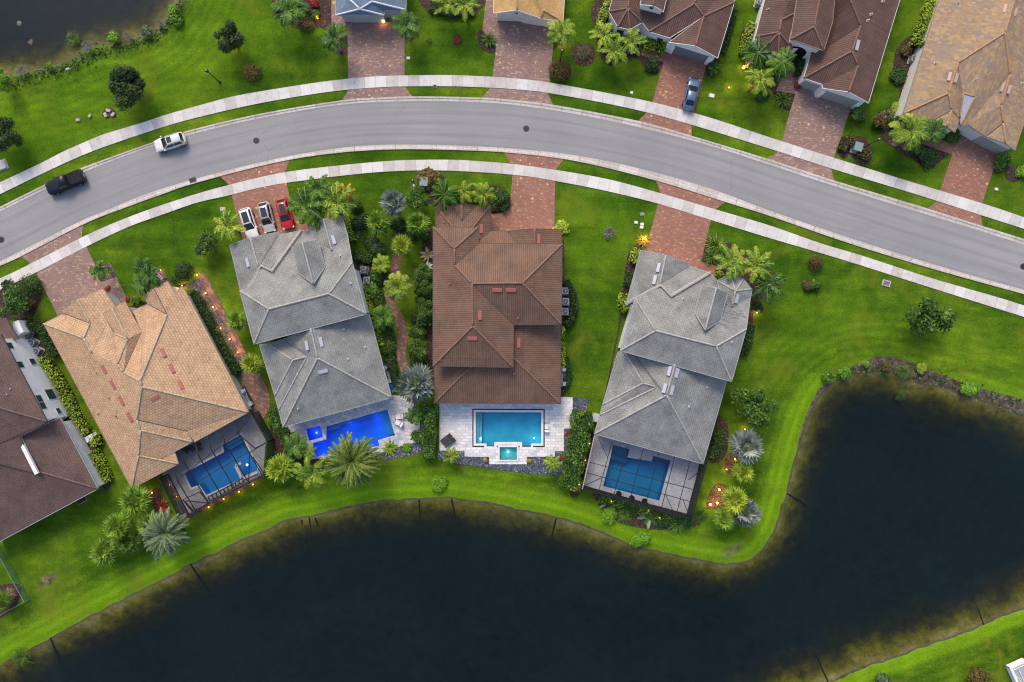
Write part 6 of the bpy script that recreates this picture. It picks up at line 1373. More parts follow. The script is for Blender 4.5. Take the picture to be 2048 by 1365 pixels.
def plant(name, cat, kind, mat, px, py, d, h, label, group=None, k=None, tr=.16, squash=1.0, extra=None):
    NP[0] += 1; k = NP[0] % 6 if k is None else k
    p = W(px, py, h); R_ = d/2/PXM*(CAMH-h)/CAMH; T = thing(name, label, cat, (p.x, p.y, 0), RN.uniform(0, 6.28), group)
    me, lob = proto(kind, k, mat); s = R_
    if kind in ('feather', 'foxtail', 'coconut', 'date', 'fan', 'bismarck'):
        inst('trunk', trunk_mesh(0), T, (0, 0, 0), 0, (tr, tr, h)); inst('crown', me, T, (0, 0, h-.1*R_), 0, (s*RN.uniform(.94, 1.06), s*RN.uniform(.94, 1.06), s*RN.uniform(.85, 1.1)), (RN.uniform(-.16, .16), RN.uniform(-.16, .16), 0))
        if extra: me2, _ = proto(extra[0], k, extra[1]); inst('dry_frond', me2, T, (0, 0, h-.25*R_), 1.3, (s*.95, s*.95, s*.8))
    elif kind in ('oak', 'loose'):
        if ('tk', kind, k) not in PROTO: PROTO[('tk', kind, k)] = trunk_mb(lob).mesh('trunk', M['bark'])
        inst('trunk', PROTO[('tk', kind, k)], T, (0, 0, 0), 0, (s, s, h)); inst('crown', me, T, (0, 0, h), 0, (s, s, s*squash))
    else:
        z = {'shrub': .55*R_*squash, 'ball': .55*R_*squash, 'twig': .25*R_}.get(kind, .08)
        o = inst('foliage', me, T, (0, 0, z), 0, (s, s, s*squash))
        if ('st', 0) not in PROTO: b = MB(); [b.tube([(0, 0, 0), (math.cos(a)*.3, math.sin(a)*.3, 1)], [.05, .02], 5) for a in (0, 1.3, 2.6, 3.9, 5.2)]; PROTO[('st', 0)] = b.mesh('stem', M['bark'])
        inst('stem', PROTO[('st', 0)], T, (0, 0, 0), 0, (s, s, max(.2, z)))
    return T
def hedge(label, s, w, h, mat, leaf=.16, dens=55, name='hedge', cat='hedge', group=None, core='f_dark', wob=.25):
    """clipped hedge along a line of photo pixels: leaf skin over a twiggy core"""
    pts = [P2(x, y, h*.8) for x, y in PL(s)]; r = np.random.default_rng(int(pts[0][0]*97+pts[0][1]*31) % 99991); wm = w/PXM
    P = np.array(resample(pts, .25)); t = np.gradient(P, axis=0); t /= np.linalg.norm(t, axis=1)[:, None]; nr = np.stack([-t[:, 1], t[:, 0]], -1)
    L_ = sum(math.dist(pts[i], pts[i+1]) for i in range(len(pts)-1)); n = int(dens*L_*(wm+1.2*h)); i = r.integers(0, len(P), n)
    u = r.uniform(-1, 1, n); side = r.random(n) < (h/(wm+1.5*h)); top = ~side
    lat = np.where(side, np.sign(u)*wm/2, u*wm/2); z = np.where(side, r.random(n)*h, h)
    rnd = 1+wob*.5*np.sin(P[i, 0]*2.1+P[i, 1]*1.7)+.2*wob*r.normal(0, 1, n); lat = lat*rnd; z = z*(1+.12*r.normal(0, 1, n))-np.where(top, (np.abs(u)**4)*.25*h, 0)
    C = np.stack([P[i, 0]+nr[i, 0]*lat+r.normal(0, .08, n), P[i, 1]+nr[i, 1]*lat+r.normal(0, .08, n), np.maximum(z, .05)], -1)
    N = np.where(side[:, None], np.stack([nr[i, 0]*np.sign(u), nr[i, 1]*np.sign(u), np.full(n, .6)], -1), np.array([0, 0, 1.0]))
    org = Vector((pts[len(pts)//2][0], pts[len(pts)//2][1], 0)); C = C-np.array(org)
    patch = .16*np.sin(C[:, 0]*1.9+2*np.sin(C[:, 1]*1.3))
    c = Cloud(); q, cv = leaves(C, N, leaf, r, np.clip(.45+patch+r.normal(0, .22, n), 0, 1), 1.8, .6); c.quads(q, cv)
    b = MB(); A = [tuple(np.array(P[k])+nr[k]*wm*.40-np.array(org[:2])) for k in range(0, len(P), 2)]; B = [tuple(np.array(P[k])-nr[k]*wm*.40-np.array(org[:2])) for k in range(0, len(P), 2)]
    b.prism(A+B[::-1], 0, h*.86)
    T = thing(name, label, cat, org, 0, group)
    o = bpy.data.objects.new('foliage', c.mesh('foliage', M[mat])); COL.objects.link(o); o.parent = T
    o = bpy.data.objects.new('branches', b.mesh('branches', M[core])); COL.objects.link(o); o.parent = T
    return T
G = 'feather palms'
for a in (("578 18", 66, 4.5, 'feather', 'f_royal', 'dark feather palm in the corner bed left of the blue roofed house'), ("667 76", 56, 4.2, 'feather', 'f_royal', 'dark feather palm left of the blue roofed house driveway'), ("812 50", 54, 4.2, 'feather', 'f_royal', 'dark feather palm right of the blue roofed house driveway'),
          ("893 5", 56, 4.0, 'foxtail', 'f_royalyellow', 'light green feather palm, left one at the top edge bed'), ("930 8", 60, 4.0, 'foxtail', 'f_royalyellow', 'light green feather palm, right one at the top edge bed'), ("1122 63", 54, 4.2, 'feather', 'f_royalyellow', 'yellow feather palm over the amber lamp by the ochre house'),
          ("1208 70", 52, 3.6, 'foxtail', 'f_royalyellow', 'yellow plume palm at the left of the turret'), ("1229 102", 60, 3.6, 'foxtail', 'f_royalyellow', 'yellow plume palm with star shaped crown below the turret'), ("1264 84", 54, 3.6, 'foxtail', 'f_royalyellow', 'yellow plume palm right below the turret by the path'),
          ("285 534", 44, 4.0, 'feather', 'f_royal', 'dark feather palm, upper one on the lawn before the tan house'), ("300 552", 46, 4.2, 'feather', 'f_royal', 'dark feather palm, right one close to the tan house'), ("285 568", 42, 4.0, 'feather', 'f_royal', 'dark feather palm, lower one touching the tan house planting'), ("199 542", 38, 3.2, 'feather', 'f_royal', 'small feather palm at the corner of the tan house driveway'),
          ("454 452", 60, 4.2, 'foxtail', 'f_royalyellow', 'bright plume palm left of the three parked cars'), ("612 412", 74, 5.0, 'foxtail', 'f_royal', 'large plume palm right beside the red car'), ("636 378", 58, 5.2, 'foxtail', 'f_royal', 'plume palm, topmost above the left grey house'), ("672 405", 76, 5.4, 'foxtail', 'f_royalyellow', 'plume palm with an orange frond above the left grey house'), ("690 388", 40, 4.8, 'foxtail', 'f_orange', 'small orange plume palm at the right of the plume palm group'), ("645 432", 62, 4.8, 'foxtail', 'f_royal', 'plume palm overhanging the left grey house eave'),
          ("888 388", 56, 5.0, 'coconut', 'f_royal', 'green palm, left of three before the central house'), ("928 383", 44, 4.6, 'coconut', 'f_royalyellow', 'yellow palm, middle of three before the central house'), ("966 388", 50, 4.8, 'coconut', 'f_royalyellow', 'green yellow palm, right of three before the central house'),
          ("1465 523", 70, 5.2, 'foxtail', 'f_royalyellow', 'large plume palm, left of three by the turret'), ("1514 530", 66, 5.2, 'foxtail', 'f_royalyellow', 'large plume palm, middle of three by the turret'), ("1537 570", 68, 5.0, 'foxtail', 'f_royal', 'darker plume palm, lowest of three by the turret'),
          ("1516 106", 60, 4.8, 'coconut', 'f_royal', 'dark coconut palm left of the entry tower, upper one'), ("1566 124", 60, 4.8, 'coconut', 'f_royal', 'dark coconut palm just left of the arched entry'), ("1521 158", 64, 4.6, 'coconut', 'f_royalyellow', 'yellow coconut palm, lowest before the tower house'),
          ("1822 262", 70, 4.4, 'feather', 'f_royalyellow', 'yellow palm with dry fronds beside the mottled roof house'), ("1868 262", 46, 4.0, 'feather', 'f_royal', 'dark feather palm before the mottled roof house entrance'),
          ("765 634", 50, 3.2, 'feather', 'f_royal', 'dark feather palm on the left side of the garden path bend'), ("762 528", 34, 2.4, 'feather', 'f_royalyellow', 'small light feather palm in the shade beside the air conditioners'), ("795 574", 54, 4.6, 'feather', 'f_royalyellow', 'feather palm with dry fronds over the garden path'), ("590 893", 50, 2.6, 'feather', 'f_royal', 'low dark feather palm at the left corner of the blue pool terrace'),
          ("622 948", 72, 5.0, 'foxtail', 'f_royalyellow', 'yellow plume palm left of the large date palm'), ("828 832", 34, 2.6, 'feather', 'f_royal', 'small feather palm on the right side of the blue pool terrace'), ("903 912", 34, 2.8, 'coconut', 'f_royalyellow', 'small palm in slate gravel left of the turquoise pool spa'), ("1106 928", 36, 2.8, 'coconut', 'f_royalyellow', 'small palm in slate gravel right of the turquoise pool spa'),
          ("618 905", 30, 2.4, 'coconut', 'f_royalyellow', 'small palm at the lower edge of the blue pool'), ("822 664", 34, 2.4, 'banana', 'f_royal', 'broad leaved plant with a dry leaf at the garden path'), ("850 505", 34, 3.0, 'banana', 'f_dead', 'dry brown fan leaved plant close to the central house'), ("852 532", 30, 2.6, 'banana', 'f_flower', 'pale flowering banana plant close to the central house')):
    (px, py), = PL(a[0]); plant('feather_palm' if a[3] != 'banana' else 'banana_plant', 'palm' if a[3] != 'banana' else 'plant', a[3], a[4], px, py, a[1], a[2], a[5], G if a[3] != 'banana' else None,
                                extra=('coconut', 'f_dead') if 'dry fronds' in a[5] else None)
for a in (("755 446", 60, 3.8, 'f_fan', 'light green fan palm, left of the pair north of the path'), ("835 446", 58, 3.8, 'f_fan', 'light green fan palm right of the pair by the central house'), ("803 491", 54, 4.0, 'f_fanlime', 'light green fan palm standing over the start of the path'), ("472 641", 52, 3.6, 'f_fan', 'fan palm on the grass between tan and grey house'), ("502 727", 48, 3.4, 'f_fanlime', 'orange tinged fan palm at the end of the brick path'),
          ("560 938", 72, 3.6, 'f_fanlime', 'golden fan palm at the right corner of the black pool cage'), ("1487 945", 54, 3.4, 'f_fanlime', 'lime fan palm between the two silver palms by the lake'), ("1471 1002", 66, 3.6, 'f_fanlime', 'lamp lit fan palm by the lower silver palm'), ("1449 1040", 52, 3.0, 'f_fan', 'fan palm lowest in the lit clump by the lake'),
          ("268 1003", 70, 4.2, 'f_fan', 'fan palm, topmost of the cluster below the tan house'), ("232 1052", 64, 3.8, 'f_fan', 'fan palm, left middle of the cluster below the tan house'), ("297 1050", 58, 3.8, 'f_fan', 'fan palm, right next to the grey green date palm'), ("206 1104", 66, 3.8, 'f_fan', 'fan palm, bottom left of the cluster near the lake'), ("256 1086", 56, 3.2, 'f_hedge', 'dark fan palm in the middle of the cluster near the lake'), ("-6 1205", 54, 3.0, 'f_fan', 'fan palm behind the chain fence at the left edge')):
    (px, py), = PL(a[0]); plant('fan_palm', 'palm', 'fan', a[3], px, py, a[1], a[2], a[4], 'fan palms')
for a in (("832 768", 88, 4.2, 'large silver palm at the end of the garden path'), ("1495 892", 80, 3.8, 'silver palm, upper of the two by the lake bend'), ("1492 1026", 68, 3.4, 'silver palm, lower of the two by the lake bend'), ("786 405", 58, 4.4, 'sparse silver palm on the lawn of the left grey house')):
    (px, py), = PL(a[0]); plant('silver_palm', 'palm', 'bismarck', 'f_silver', px, py, a[1], a[2], a[3], 'silver palms')
plant('date_palm', 'palm', 'date', 'f_date', 705, 922, 104, 4.6, 'largest green date palm beside the blue swimming pool', 'date palms', tr=.3)
plant('date_palm', 'palm', 'date', 'f_silverdate', 331, 1065, 84, 4.4, 'grey green date palm at the right of the palm cluster', 'date palms', tr=.28)
for a in (("252 177", 88, 4.2, 'oak', 'f_oak', 'dark round tree on the lawn left of the road'), ("461 78", 64, 3.6, 'oak', 'f_oak', 'dark tree near the top left pond'), ("6 272", 78, 4.0, 'oak', 'f_oak', 'dark tree cut by the left edge'), ("4 160", 50, 3.4, 'oak', 'f_bright', 'yellow green tree at the pond on the left edge'), ("1858 637", 104, 4.4, 'loose', 'f_tree', 'loose open tree on the lawn near the right sidewalk'), ("1506 815", 100, 3.8, 'loose', 'f_tree', 'loose open tree by the lake bend beside the right grey house'),
          ("414 490", 62, 3.0, 'loose', 'f_tree', 'small leafy tree on the lawn left of the parked cars'), ("26 603", 74, 3.6, 'loose', 'f_hedge', 'leafy tree at the left edge below the sidewalk'), ("834 398", 52, 3.4, 'oak', 'f_hedge', 'bright round tree beside the utility box hedge'), ("848 575", 46, 3.4, 'oak', 'f_hedge', 'tall leafy tree by the central house, upper one'), ("847 618", 48, 3.4, 'oak', 'f_hedge', 'tall leafy tree by the central house, lower one'), ("846 548", 40, 3.2, 'oak', 'f_tree', 'slim dark tree by the central house near the dry plant'), ("838 698", 52, 2.8, 'loose', 'f_hedge', 'leafy bush tree above the large silver palm')):
    (px, py), = PL(a[0]); plant('tree', 'tree', a[3], a[4], px, py, a[1], a[2]*.75, a[5], None, squash=.85)
SH = [('703 470', 40, 'shrub', 'f_dark', 'dark shrub beside the grey garden box'), ('770 560', 40, 'shrub', 'f_dark', 'dark shrub in the bend left of the garden path'), ('768 668', 30, 'shrub', 'f_hedge', 'green shrub above the round green one at the grey house'), ('830 640', 34, 'shrub', 'f_dark', 'dark shrub right of the path beside the leafy trees'), ('838 660', 36, 'shrub', 'f_hedge', 'green shrub against the central house wall'), ('822 472', 30, 'shrub', 'f_dark', 'dark shrub between the path start and the right fan palm'), ('848 470', 40, 'shrub', 'f_hedge', 'green shrub at the wall left of the central house'), ('778 728', 30, 'shrub', 'f_dark', 'dark shrub above the pool equipment of the left grey house'), ('838 728', 36, 'shrub', 'f_dark', 'dark shrub close above the large silver palm'), ('735 515', 36, 'shrub', 'f_dark', 'dark shrub just above the larger air conditioner'), ('1250 1030', 44, 'grassy', 'f_hedge', 'spiky green bush between the two white flowering bushes'), ('1330 1040', 40, 'shrub', 'f_dark', 'dark shrub right of the larger white flowering bush'), ('1455 1020', 30, 'grassy', 'f_hedge', 'spiky green plant between the lit palms'), ('1478 930', 26, 'shrub', 'f_dark', 'dark shrub at the foot of the upper silver palm'), ('20 575', 40, 'shrub', 'f_dark', 'dark shrub above the leafy tree at the left edge'), ('55 612', 40, 'shrub', 'f_rust', 'rusty shrub right of the leafy tree at the left edge'), ("350 35", 44, 'shrub', 'f_bright', 'bright green shrub at the pond bank, right one'), ("228 78", 34, 'shrub', 'f_bright', 'bright green shrub at the pond bank beside pale dead branches'), ("97 133", 20, 'shrub', 'f_bright', 'small bright shrub at the pond bank, left one'), ("294 63", 26, 'shrub', 'f_silverdate', 'grey green shrub at the pond waterline'), ("176 95", 40, 'twig', 'f_grey', 'pale dead branches lying in the pond edge'), ("254 72", 28, 'twig', 'f_grey', 'pale bare shrub at the pond edge'), ("320 47", 26, 'twig', 'f_grey', 'small pale bare shrub left of the bright pond shrub'), ("142 76", 46, 'twig', 'f_hedge', 'sparse green water plant in the pond'), ("45 142", 36, 'twig', 'f_grey', 'grey sparse shrub at the pond corner'),
      ("505 145", 34, 'ball', 'f_rust', 'round dark clipped shrub near the upper sidewalk'), ("369 543", 37, 'ball', 'f_dark', 'round dark green ball shrub beside the tan house'), ("66 572", 40, 'ball', 'f_dark', 'round dark shrub beside the left driveway'), ("1630 527", 30, 'ball', 'f_rust', 'round rusty shrub on the right lawn, upper one'), ("1613 571", 30, 'shrub', 'f_rust', 'rusty half of the shrub pair on the right lawn'), ("1630 570", 32, 'shrub', 'f_hedge', 'green half of the shrub pair on the right lawn'), ("775 693", 32, 'ball', 'f_hedge', 'round green shrub beside the left grey house rear'),
      ("877 967", 40, 'shrub', 'f_bright', 'bright shrub on the lake lawn below the turquoise terrace'), ("1220 1034", 50, 'shrub', 'f_bright', 'bright green shrub below the flat pool cage'), ("1280 1076", 48, 'shrub', 'f_bright', 'bright green shrub at the water below the flat pool cage'), ("1219 466", 40, 'twig', 'f_grey', 'bare grey young tree on the lawn between two driveways'), ("1167 106", 40, 'twig', 'f_silverdate', 'grey green sparse shrub left of the turret house'), ("1118 142", 40, 'ball', 'f_rust', 'oval shrub mound at the foot of the street lamp'), ("978 80", 46, 'grassy', 'f_hedge', 'spiky green plant left of the ochre house drive'), ("858 79", 22, 'twig', 'f_hedge', 'tiny sapling on the lawn beside the flower ring'),
      ("914 81", 24, 'twig', 'f_red', 'small red flower ring in the middle of a lawn'), ("1305 130", 38, 'shrub', 'f_dark', 'dark green shrub mound left of the blue sedan drive'), ("1424 138", 36, 'shrub', 'f_hedge', 'green shrub right of the turret house garage'), ("1565 200", 52, 'grassy', 'f_hedge', 'spiky dark shrub left of the tower house drive'), ("1525 190", 34, 'shrub', 'f_dark', 'dark shrub beside the yellow coconut palm'), ("1610 138", 46, 'shrub', 'f_dark', 'dark shrub before the arched entry'), ("1598 172", 22, 'shrub', 'f_red', 'small red green shrub at the tower house drive corner'), ("1712 230", 42, 'shrub', 'f_hedge', 'green shrub right of the tower house drive'), ("1755 245", 44, 'shrub', 'f_rust', 'rusty shrub left of the mottled roof house bed'), ("1775 232", 38, 'grassy', 'f_silverdate', 'silvery spiky plant at the mottled roof house corner'), ("1795 150", 46, 'shrub', 'f_dark', 'dark shrub below the wall air conditioner'), ("1812 105", 34, 'shrub', 'f_rust', 'rusty shrub above the wall air conditioner'),
      ("1795 255", 46, 'shrub', 'f_dark', 'dark shrub in the curved bed, upper left'), ("1855 312", 52, 'shrub', 'f_dark', 'dark shrub at the lower end of the curved bed'), ("1830 296", 34, 'shrub', 'f_hedge', 'green shrub in the curved bed beside the path'), ("1905 275", 34, 'shrub', 'f_hedge', 'green shrub between entry and garage of the mottled roof house'), ("2003 325", 44, 'shrub', 'f_hedge', 'green shrub right of the red driveway in the corner'), ("2042 342", 34, 'shrub', 'f_bright', 'bright shrub cut by the right edge'), ("1790 218", 30, 'shrub', 'f_yellow', 'yellow shrub at the mottled roof house corner'),
      ("1432 492", 64, 'grassy', 'f_hedge', 'spiky dark green grass mound beside the red driveway'), ("1421 514", 50, 'grassy', 'f_hedge', 'spiky green grass mound next to the turret eave'), ("1288 482", 40, 'grassy', 'f_orange', 'grass tuft coloured orange for the star glow of the brightest lamp'), ("1515 615", 28, 'shrub', 'f_dark', 'dark shrub around the lawn lamp by the turret'), ("1432 848", 0, 'shrub', 'f_dark', ''), ("1122 456", 44, 'shrub', 'f_yellow', 'bright yellow shrub at the central house garage corner'), ("988 410", 34, 'shrub', 'f_dark', 'dark shrub right of the three front palms'), ("1000 398", 48, 'shrub', 'f_dark', 'dark rounded shrub at the central driveway corner'), ("986 418", 16, 'shrub', 'f_red', 'small red plant at the central house front corner'),  # orange leaves of one tuft paint in its lamp's star glow
      ("905 400", 36, 'shrub', 'f_dark', 'dark shrub under the left front palm'), ("945 395", 36, 'shrub', 'f_dark', 'dark shrub under the middle front palm'), ("855 362", 66, 'shrub', 'f_rust', 'low rusty hedge around the pale utility box'), ("725 448", 50, 'shrub', 'f_dark', 'dark shrub between left grey house and fan palm'), ("795 448", 44, 'shrub', 'f_dark', 'dark shrub between the two upper fan palms'), ("745 485", 46, 'shrub', 'f_dark', 'dark shrub below the left fan palm'), ("757 500", 34, 'shrub', 'f_silverdate', 'grey green shrub in the shaded garden'), ("715 510", 32, 'shrub', 'f_hedge', 'green shrub at the left grey house wall, above the air conditioners'), ("740 580", 50, 'shrub', 'f_hedge', 'green shrub below the two air conditioners'), ("752 550", 44, 'shrub', 'f_hedge', 'green shrub right of the two air conditioners'), ("716 412", 36, 'shrub', 'f_dark', 'dark shrub at the front right corner of the left grey house'),
      ("835 872", 40, 'shrub', 'f_hedge', 'green shrub at the right corner of the blue pool terrace'), ("814 896", 22, 'shrub', 'f_bright', 'small bright shrub below the blue pool terrace corner'), ("780 896", 46, 'rosette', 'f_royalyellow', 'yellow spiky plant at the lower edge of the blue pool'), ("788 778", 24, 'shrub', 'f_flower', 'white flowering shrub at the rear corner of the left grey house'), ("560 860", 44, 'shrub', 'f_hedge', 'green shrub between the black cage and the blue pool terrace'), ("548 840", 38, 'shrub', 'f_hedge', 'green shrub at the lower end of the brick patio'), ("600 892", 36, 'shrub', 'f_dark', 'dark shrub at the left of the blue pool terrace'),
      ("1136 868", 14, 'shrub', 'f_red', 'red plant in slate gravel, right of the white chair'), ("1121 916", 14, 'shrub', 'f_red', 'red plant in slate gravel, lower right of the spa'), ("971 921", 14, 'shrub', 'f_orange', 'small orange plant left of the turquoise pool spa'), ("1059 923", 14, 'shrub', 'f_orange', 'small orange plant right of the turquoise pool spa'),
      ("1218 1004", 44, 'banana', 'f_variegated', 'white flowering bush at the lower left of the flat cage'), ("1298 1032", 56, 'banana', 'f_variegated', 'white flowering bush below the middle of the flat cage'), ("1355 1050", 56, 'grassy', 'f_hedge', 'spiky green bush below the right end of the flat cage'), ("1400 1030", 46, 'grassy', 'f_dark', 'dark spiky bush at the lower right corner of the flat cage'), ("1437 895", 0, 'ball', 'f_dark', ''),
      ("272 604", 34, 'shrub', 'f_hedge', 'green shrub at the tan house entrance lamp'), ("215 577", 14, 'shrub', 'f_red', 'small red plant at the tan house garage corner'), ("255 598", 14, 'shrub', 'f_red', 'small red plant at the tan house entrance walkway'), ("352 560", 24, 'shrub', 'f_dark', 'small dark shrub behind the flag'), ("325 1012", 34, 'rosette', 'f_red', 'dark red spiky plant by the black pool cage'), ("605 25", 44, 'shrub', 'f_hedge', 'green shrub right of the corner feather palm'), ("630 8", 30, 'shrub', 'f_red', 'red leaved shrub left of the blue roofed house'), ("608 48", 44, 'shrub', 'f_rust', 'low rust coloured groundcover in the corner bed'), ("632 30", 26, 'shrub', 'f_tree', 'small round green shrub by the corner bed lamp'),
      ("1654 754", 30, 'shrub', 'f_hedge', 'dark green shrub at the east lake corner'), ("1689 745", 28, 'shrub', 'f_bright', 'light shrub right of the dark one at the east lake corner'), ("1732 729", 18, 'shrub', 'f_bright', 'tiny bright shrub on the pale east bank'), ("1842 736", 32, 'shrub', 'f_yellow', 'yellow shrub on the brown east bank'), ("1940 780", 46, 'shrub', 'f_bright', 'large yellow green shrub on the east bank'), ("1808 791", 28, 'shrub', 'f_dark', 'dark plant growing out of the lake water'), ("1807 744", 46, 'twig', 'f_tree', 'dull green bank plant at the east waterline'), ("1774 735", 24, 'shrub', 'f_rust', 'small dull shrub at the top of the east bank'), ("1935 830", 0, 'shrub', 'f_tree', ''), ("1570 1010", 20, 'twig', 'f_hedge', 'small weed tuft at the submerged pipe on the east point'),
      ("311 1117", 16, 'grassy', 'f_silver', 'small silver plant below the grey green date palm'), ("1765 1358", 34, 'shrub', 'f_silverdate', 'grey green shrub at the bottom edge of the picture'), ("1955 1358", 46, 'ball', 'f_rust', 'round shrub bed at the bottom right edge'), ("40 1318", 60, 'twig', 'f_tree', 'floating weed patch at the lower left shore'), ("20 1335", 50, 'twig', 'f_rust', 'brownish weed patch at the lower left corner'), ("22 1190", 40, 'twig', 'f_dead', 'dry palm debris inside the chain fence'), ("92 1160", 26, 'twig', 'f_dead', 'dry grass clump on the lower left lawn'),
      ("30 42", 9, 'ball', 'f_flower', 'tiny pale floating plant in the upper pond'), ("54 80", 16, 'twig', 'f_dead', 'brown floating clump in the pond'), ("75 1290", 0, 'ball', 'f_flower', '')]
for a in SH:
    if not a[4]: continue
    (px, py), = PL(a[0]); R_ = a[1]/2/PXM; wet = 'floating' in a[4] or 'water plant' in a[4] or 'out of the lake' in a[4]
    T = plant('shrub' if a[2] in ('shrub', 'ball') else ('spiky_plant' if a[2] in ('grassy', 'rosette') else 'sparse_plant'), 'plant', a[2], a[3], px, py, a[1], .35, a[4], None, squash=.45 if 'low' in a[4] or wet else .75)
    if wet: T.location.z = WZ-.05
for a in (('yellow clipped hedge along the white walled house, longest piece', "84 717;110 755;140 815;172 868", 17, 1.2, 'f_yellow'), ('round piece of yellow hedge beside the white box', "188 872;192 890", 20, 1.1, 'f_yellow'), ('yellow hedge at the rear end of the white walled house', "187 903;202 935;214 962", 17, 1.1, 'f_yellow'),
          ('dark hedge wrapping the three air conditioners at the left', "46 655;72 650;90 672;108 712", 18, 1.3, 'f_dark'), ('long dark hedge at the right wall of the tan house', "382 585;405 622;440 690;472 745", 17, 1.2, 'f_dark'), ('yellow green hedge at the right wall of the left grey house', "722 580;738 620;752 660;760 690", 14, 1.3, 'f_yellow'), ('pale hedge at the front corner of the left grey house', "642 436;690 424;698 450;706 480", 9, 1.4, 'f_yellow'),
          ('tall dense hedge between the two pool terraces, left one', "860 812;858 860;855 914", 25, 2.2, 'f_hedge'), ('tall dense hedge left of the flat pool cage', "1166 824;1160 880;1148 930;1140 978", 38, 2.4, 'f_hedge'), ('yellow hedge strip at the right wall of the central house', "1125 655;1125 735", 8, 1.1, 'f_yellow'), ('dark curved hedge around the three air conditioners of the central house', "1132 560;1146 585;1150 612;1144 640;1132 650", 12, 1.1, 'f_dark'), ('dark low planting below the central house pool equipment', "1132 715;1138 745;1132 780", 12, .8, 'f_dark'),
          ('yellow clipped hedge at the front left of the right grey house', "1273 498;1267 524", 14, 1.3, 'f_yellow'), ('rounded yellow clipped hedge beside the right grey house wing', "1250 590;1244 612;1252 620", 17, 1.3, 'f_yellow'), ('dark green hedge between two yellow ones at the right grey house', "1261 545;1255 572", 15, 1.1, 'f_dark'), ('dark hedge at the upper right wall of the right grey house', "1502 650;1494 690;1486 710", 17, 1.1, 'f_dark'), ('dark oval hedge near the lower right corner of the right grey house', "1438 862;1438 890;1428 916", 20, 1.3, 'f_dark'), ('yellow shrub row beneath the turret palms', "1430 556;1445 548", 14, 1.0, 'f_yellow'),
          ('yellow hedge left of the turret house', "1225 -10;1206 30;1198 62", 15, 1.5, 'f_yellow'), ('clipped yellow green hedge before the turret house window', "1293 82;1332 97", 26, 1.2, 'f_yellow'), ('yellow green hedge left of the tower house', "1505 48;1494 75;1488 105", 15, 1.4, 'f_yellow'), ('yellow undergrowth beneath the coconut palms', "1495 118;1530 128;1560 138", 30, 1.0, 'f_yellow'), ('yellow green undergrowth beneath the plume palms of the turret house', "1205 85;1232 80;1255 92", 26, .9, 'f_yellow'), ('tall yellow hedge at the white wall of the mottled roof house', "1872 -10;1852 40;1834 90", 15, 2.0, 'f_yellow'), ('low green hedge around the green utility box, left piece', "1685 300;1694 283;1708 280", 17, .9, 'f_rust'), ('low green hedge around the green utility box, right piece', "1724 300;1735 318", 20, .9, 'f_rust'),
          ('dark undergrowth left of the entry tower', "1598 110;1600 150", 20, .9, 'f_dark'), ('dark undergrowth at the top edge bed under the light palms', "860 12;900 22;950 16", 22, .8, 'f_dark'), ('low dark border hedge behind the brown house garage drive', "1010 392;1016 408;1005 420", 12, .9, 'f_dark'), ('dark low hedge along the garden path, lower part', "782 705;786 740;790 770", 14, .8, 'f_dark'), ('green hedge below the brick patio beside the black cage', "545 820;556 850;580 895", 18, 1.3, 'f_hedge'), ('small shrub row at the left house front corner', "35 640;60 642;90 650", 12, .8, 'f_rust'), ('dense mixed green planting along the left wall of the central house', "850 545;848 590;849 650", 30, 1.9, 'f_hedge'), ('low green planting left of the garden path, middle part', "752 585;770 640;780 690", 20, .8, 'f_hedge'), ('low green planting below the flat pool cage', "1200 996;1262 1014;1330 1032;1384 1046", 20, .7, 'f_hedge'), ('dark low planting right of the garden path near the silver palm', "826 700;832 735", 18, .8, 'f_dark'), ('dark planting at the right wall of the turret house', "1470 20;1455 70;1446 105", 12, .8, 'f_dark')):
    hedge(*a)
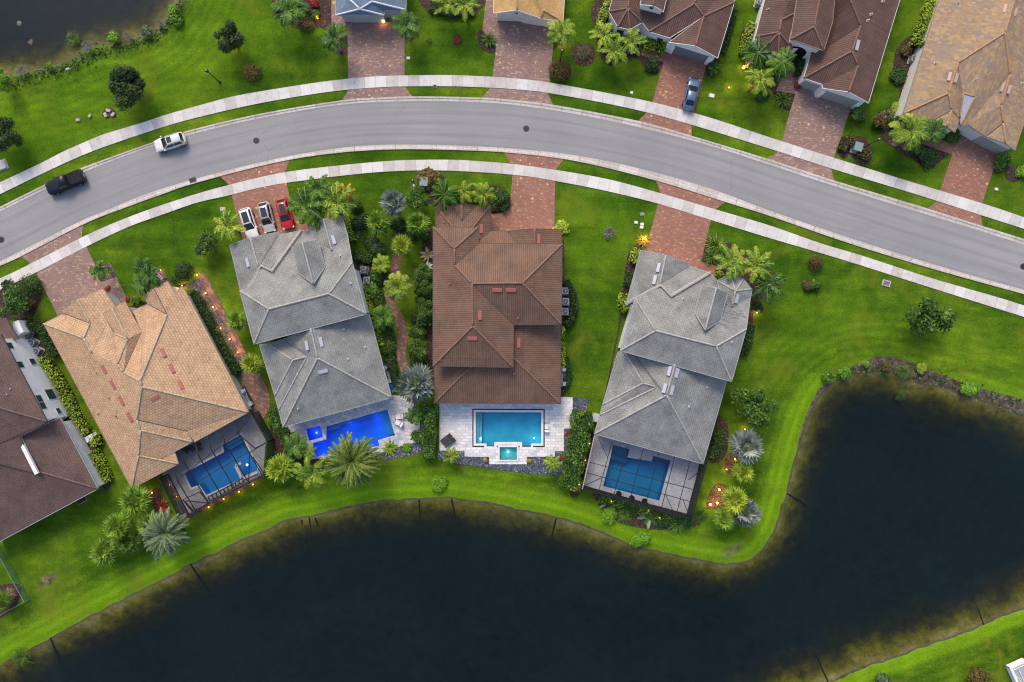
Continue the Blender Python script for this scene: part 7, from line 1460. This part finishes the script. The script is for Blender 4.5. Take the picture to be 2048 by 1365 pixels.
# weeds along the pond bank: a tangle nobody could count
r = np.random.default_rng(3); C_ = []
for (x0, y0), (x1, y1), w_ in (((0, 170), (125, 140), 16), ((125, 140), (190, 112), 16), ((190, 108), (310, 78), 14), ((310, 75), (365, 10), 14), ((1660, 760), (1700, 742), 8), ((1700, 742), (1790, 735), 16), ((1790, 735), (1930, 775), 18), ((1930, 775), (2048, 815), 18)):
    for _ in range(int(math.dist((x0, y0), (x1, y1))*(2.8 if x0 < 1000 else 1.5))):
        t = r.random(); p = W(x0+(x1-x0)*t+r.normal(0, w_*.35), y0+(y1-y0)*t+r.normal(0, w_*.5), 0); C_.append((p.x, p.y, r.uniform(-.45, .1)))
C_ = np.array(C_); cl = Cloud(); q, cv = leaves(C_, np.tile([0, 0, 1.0], (len(C_), 1)), .20, r, np.clip(r.normal(.45, .3, len(C_)), 0, 1), 2.0, .8); cl.quads(q, cv)
o = bpy.data.objects.new('bank_weeds', cl.mesh('bank_weeds', M['f_tree'])); COL.objects.link(o)
o['kind'] = 'stuff'; o['label'] = 'tangled green and brown weeds along the pond and lake banks'; o['category'] = 'weeds'
# pale stones
for k, (px, py, s) in enumerate(((157, 241, .5), (181, 233, .45), (212, 231, .6), (218, 222, .6), (227, 230, .55))):
    T = thing('garden_stone', 'pale stone set in the lawn below the dark round tree', 'stone', (*W(px, py).xy, 0), k, 'pale stones in the lawn')
    b = MB(); b.box((0, 0, .12), (s*1.2, s*.8, .3), 0, 0, .1); ob = bpy.data.objects.new('stone', b.mesh('stone', M['rock'])); COL.objects.link(ob); ob.parent = T
bed('planting_bed', "208 222;220 216;232 224;231 235;214 236;205 231", 'mulch', .05); bed('planting_bed', "906 74;914 70;923 75;924 84;916 90;907 87", 'mulch', .05)
T = thing('sign_post', 'small white sign on a stake at the pond lawn edge', 'sign', (*W(148, 146).xy, 0)); b = MB(); p = W(148, 146); b.tube([(p.x, p.y, 0), (p.x, p.y, 1.3)], .03, 6); b.obj('stake', M['metal_dark'], T); b = MB(); b.box((p.x, p.y, 1.35), (.5, .1, .4), .4); b.obj('board', M['white'], T)
b = MB(); p = W(157, 990); T = thing('ground_hatch', 'dark square hatch box at the rear wall of the white walled house', 'hatch', (*W(165, 999).xy, 0)); p = W(165, 999); b.box((p.x, p.y, .25), (1.1, .8, .5), rad(28), 0, .03); b.obj('cover', M['metal_dark'], T); b = MB(); b.box((p.x, p.y, .1), (1.3, 1.0, .2), rad(28)); b.obj('rim', M['metal_grey'], T)
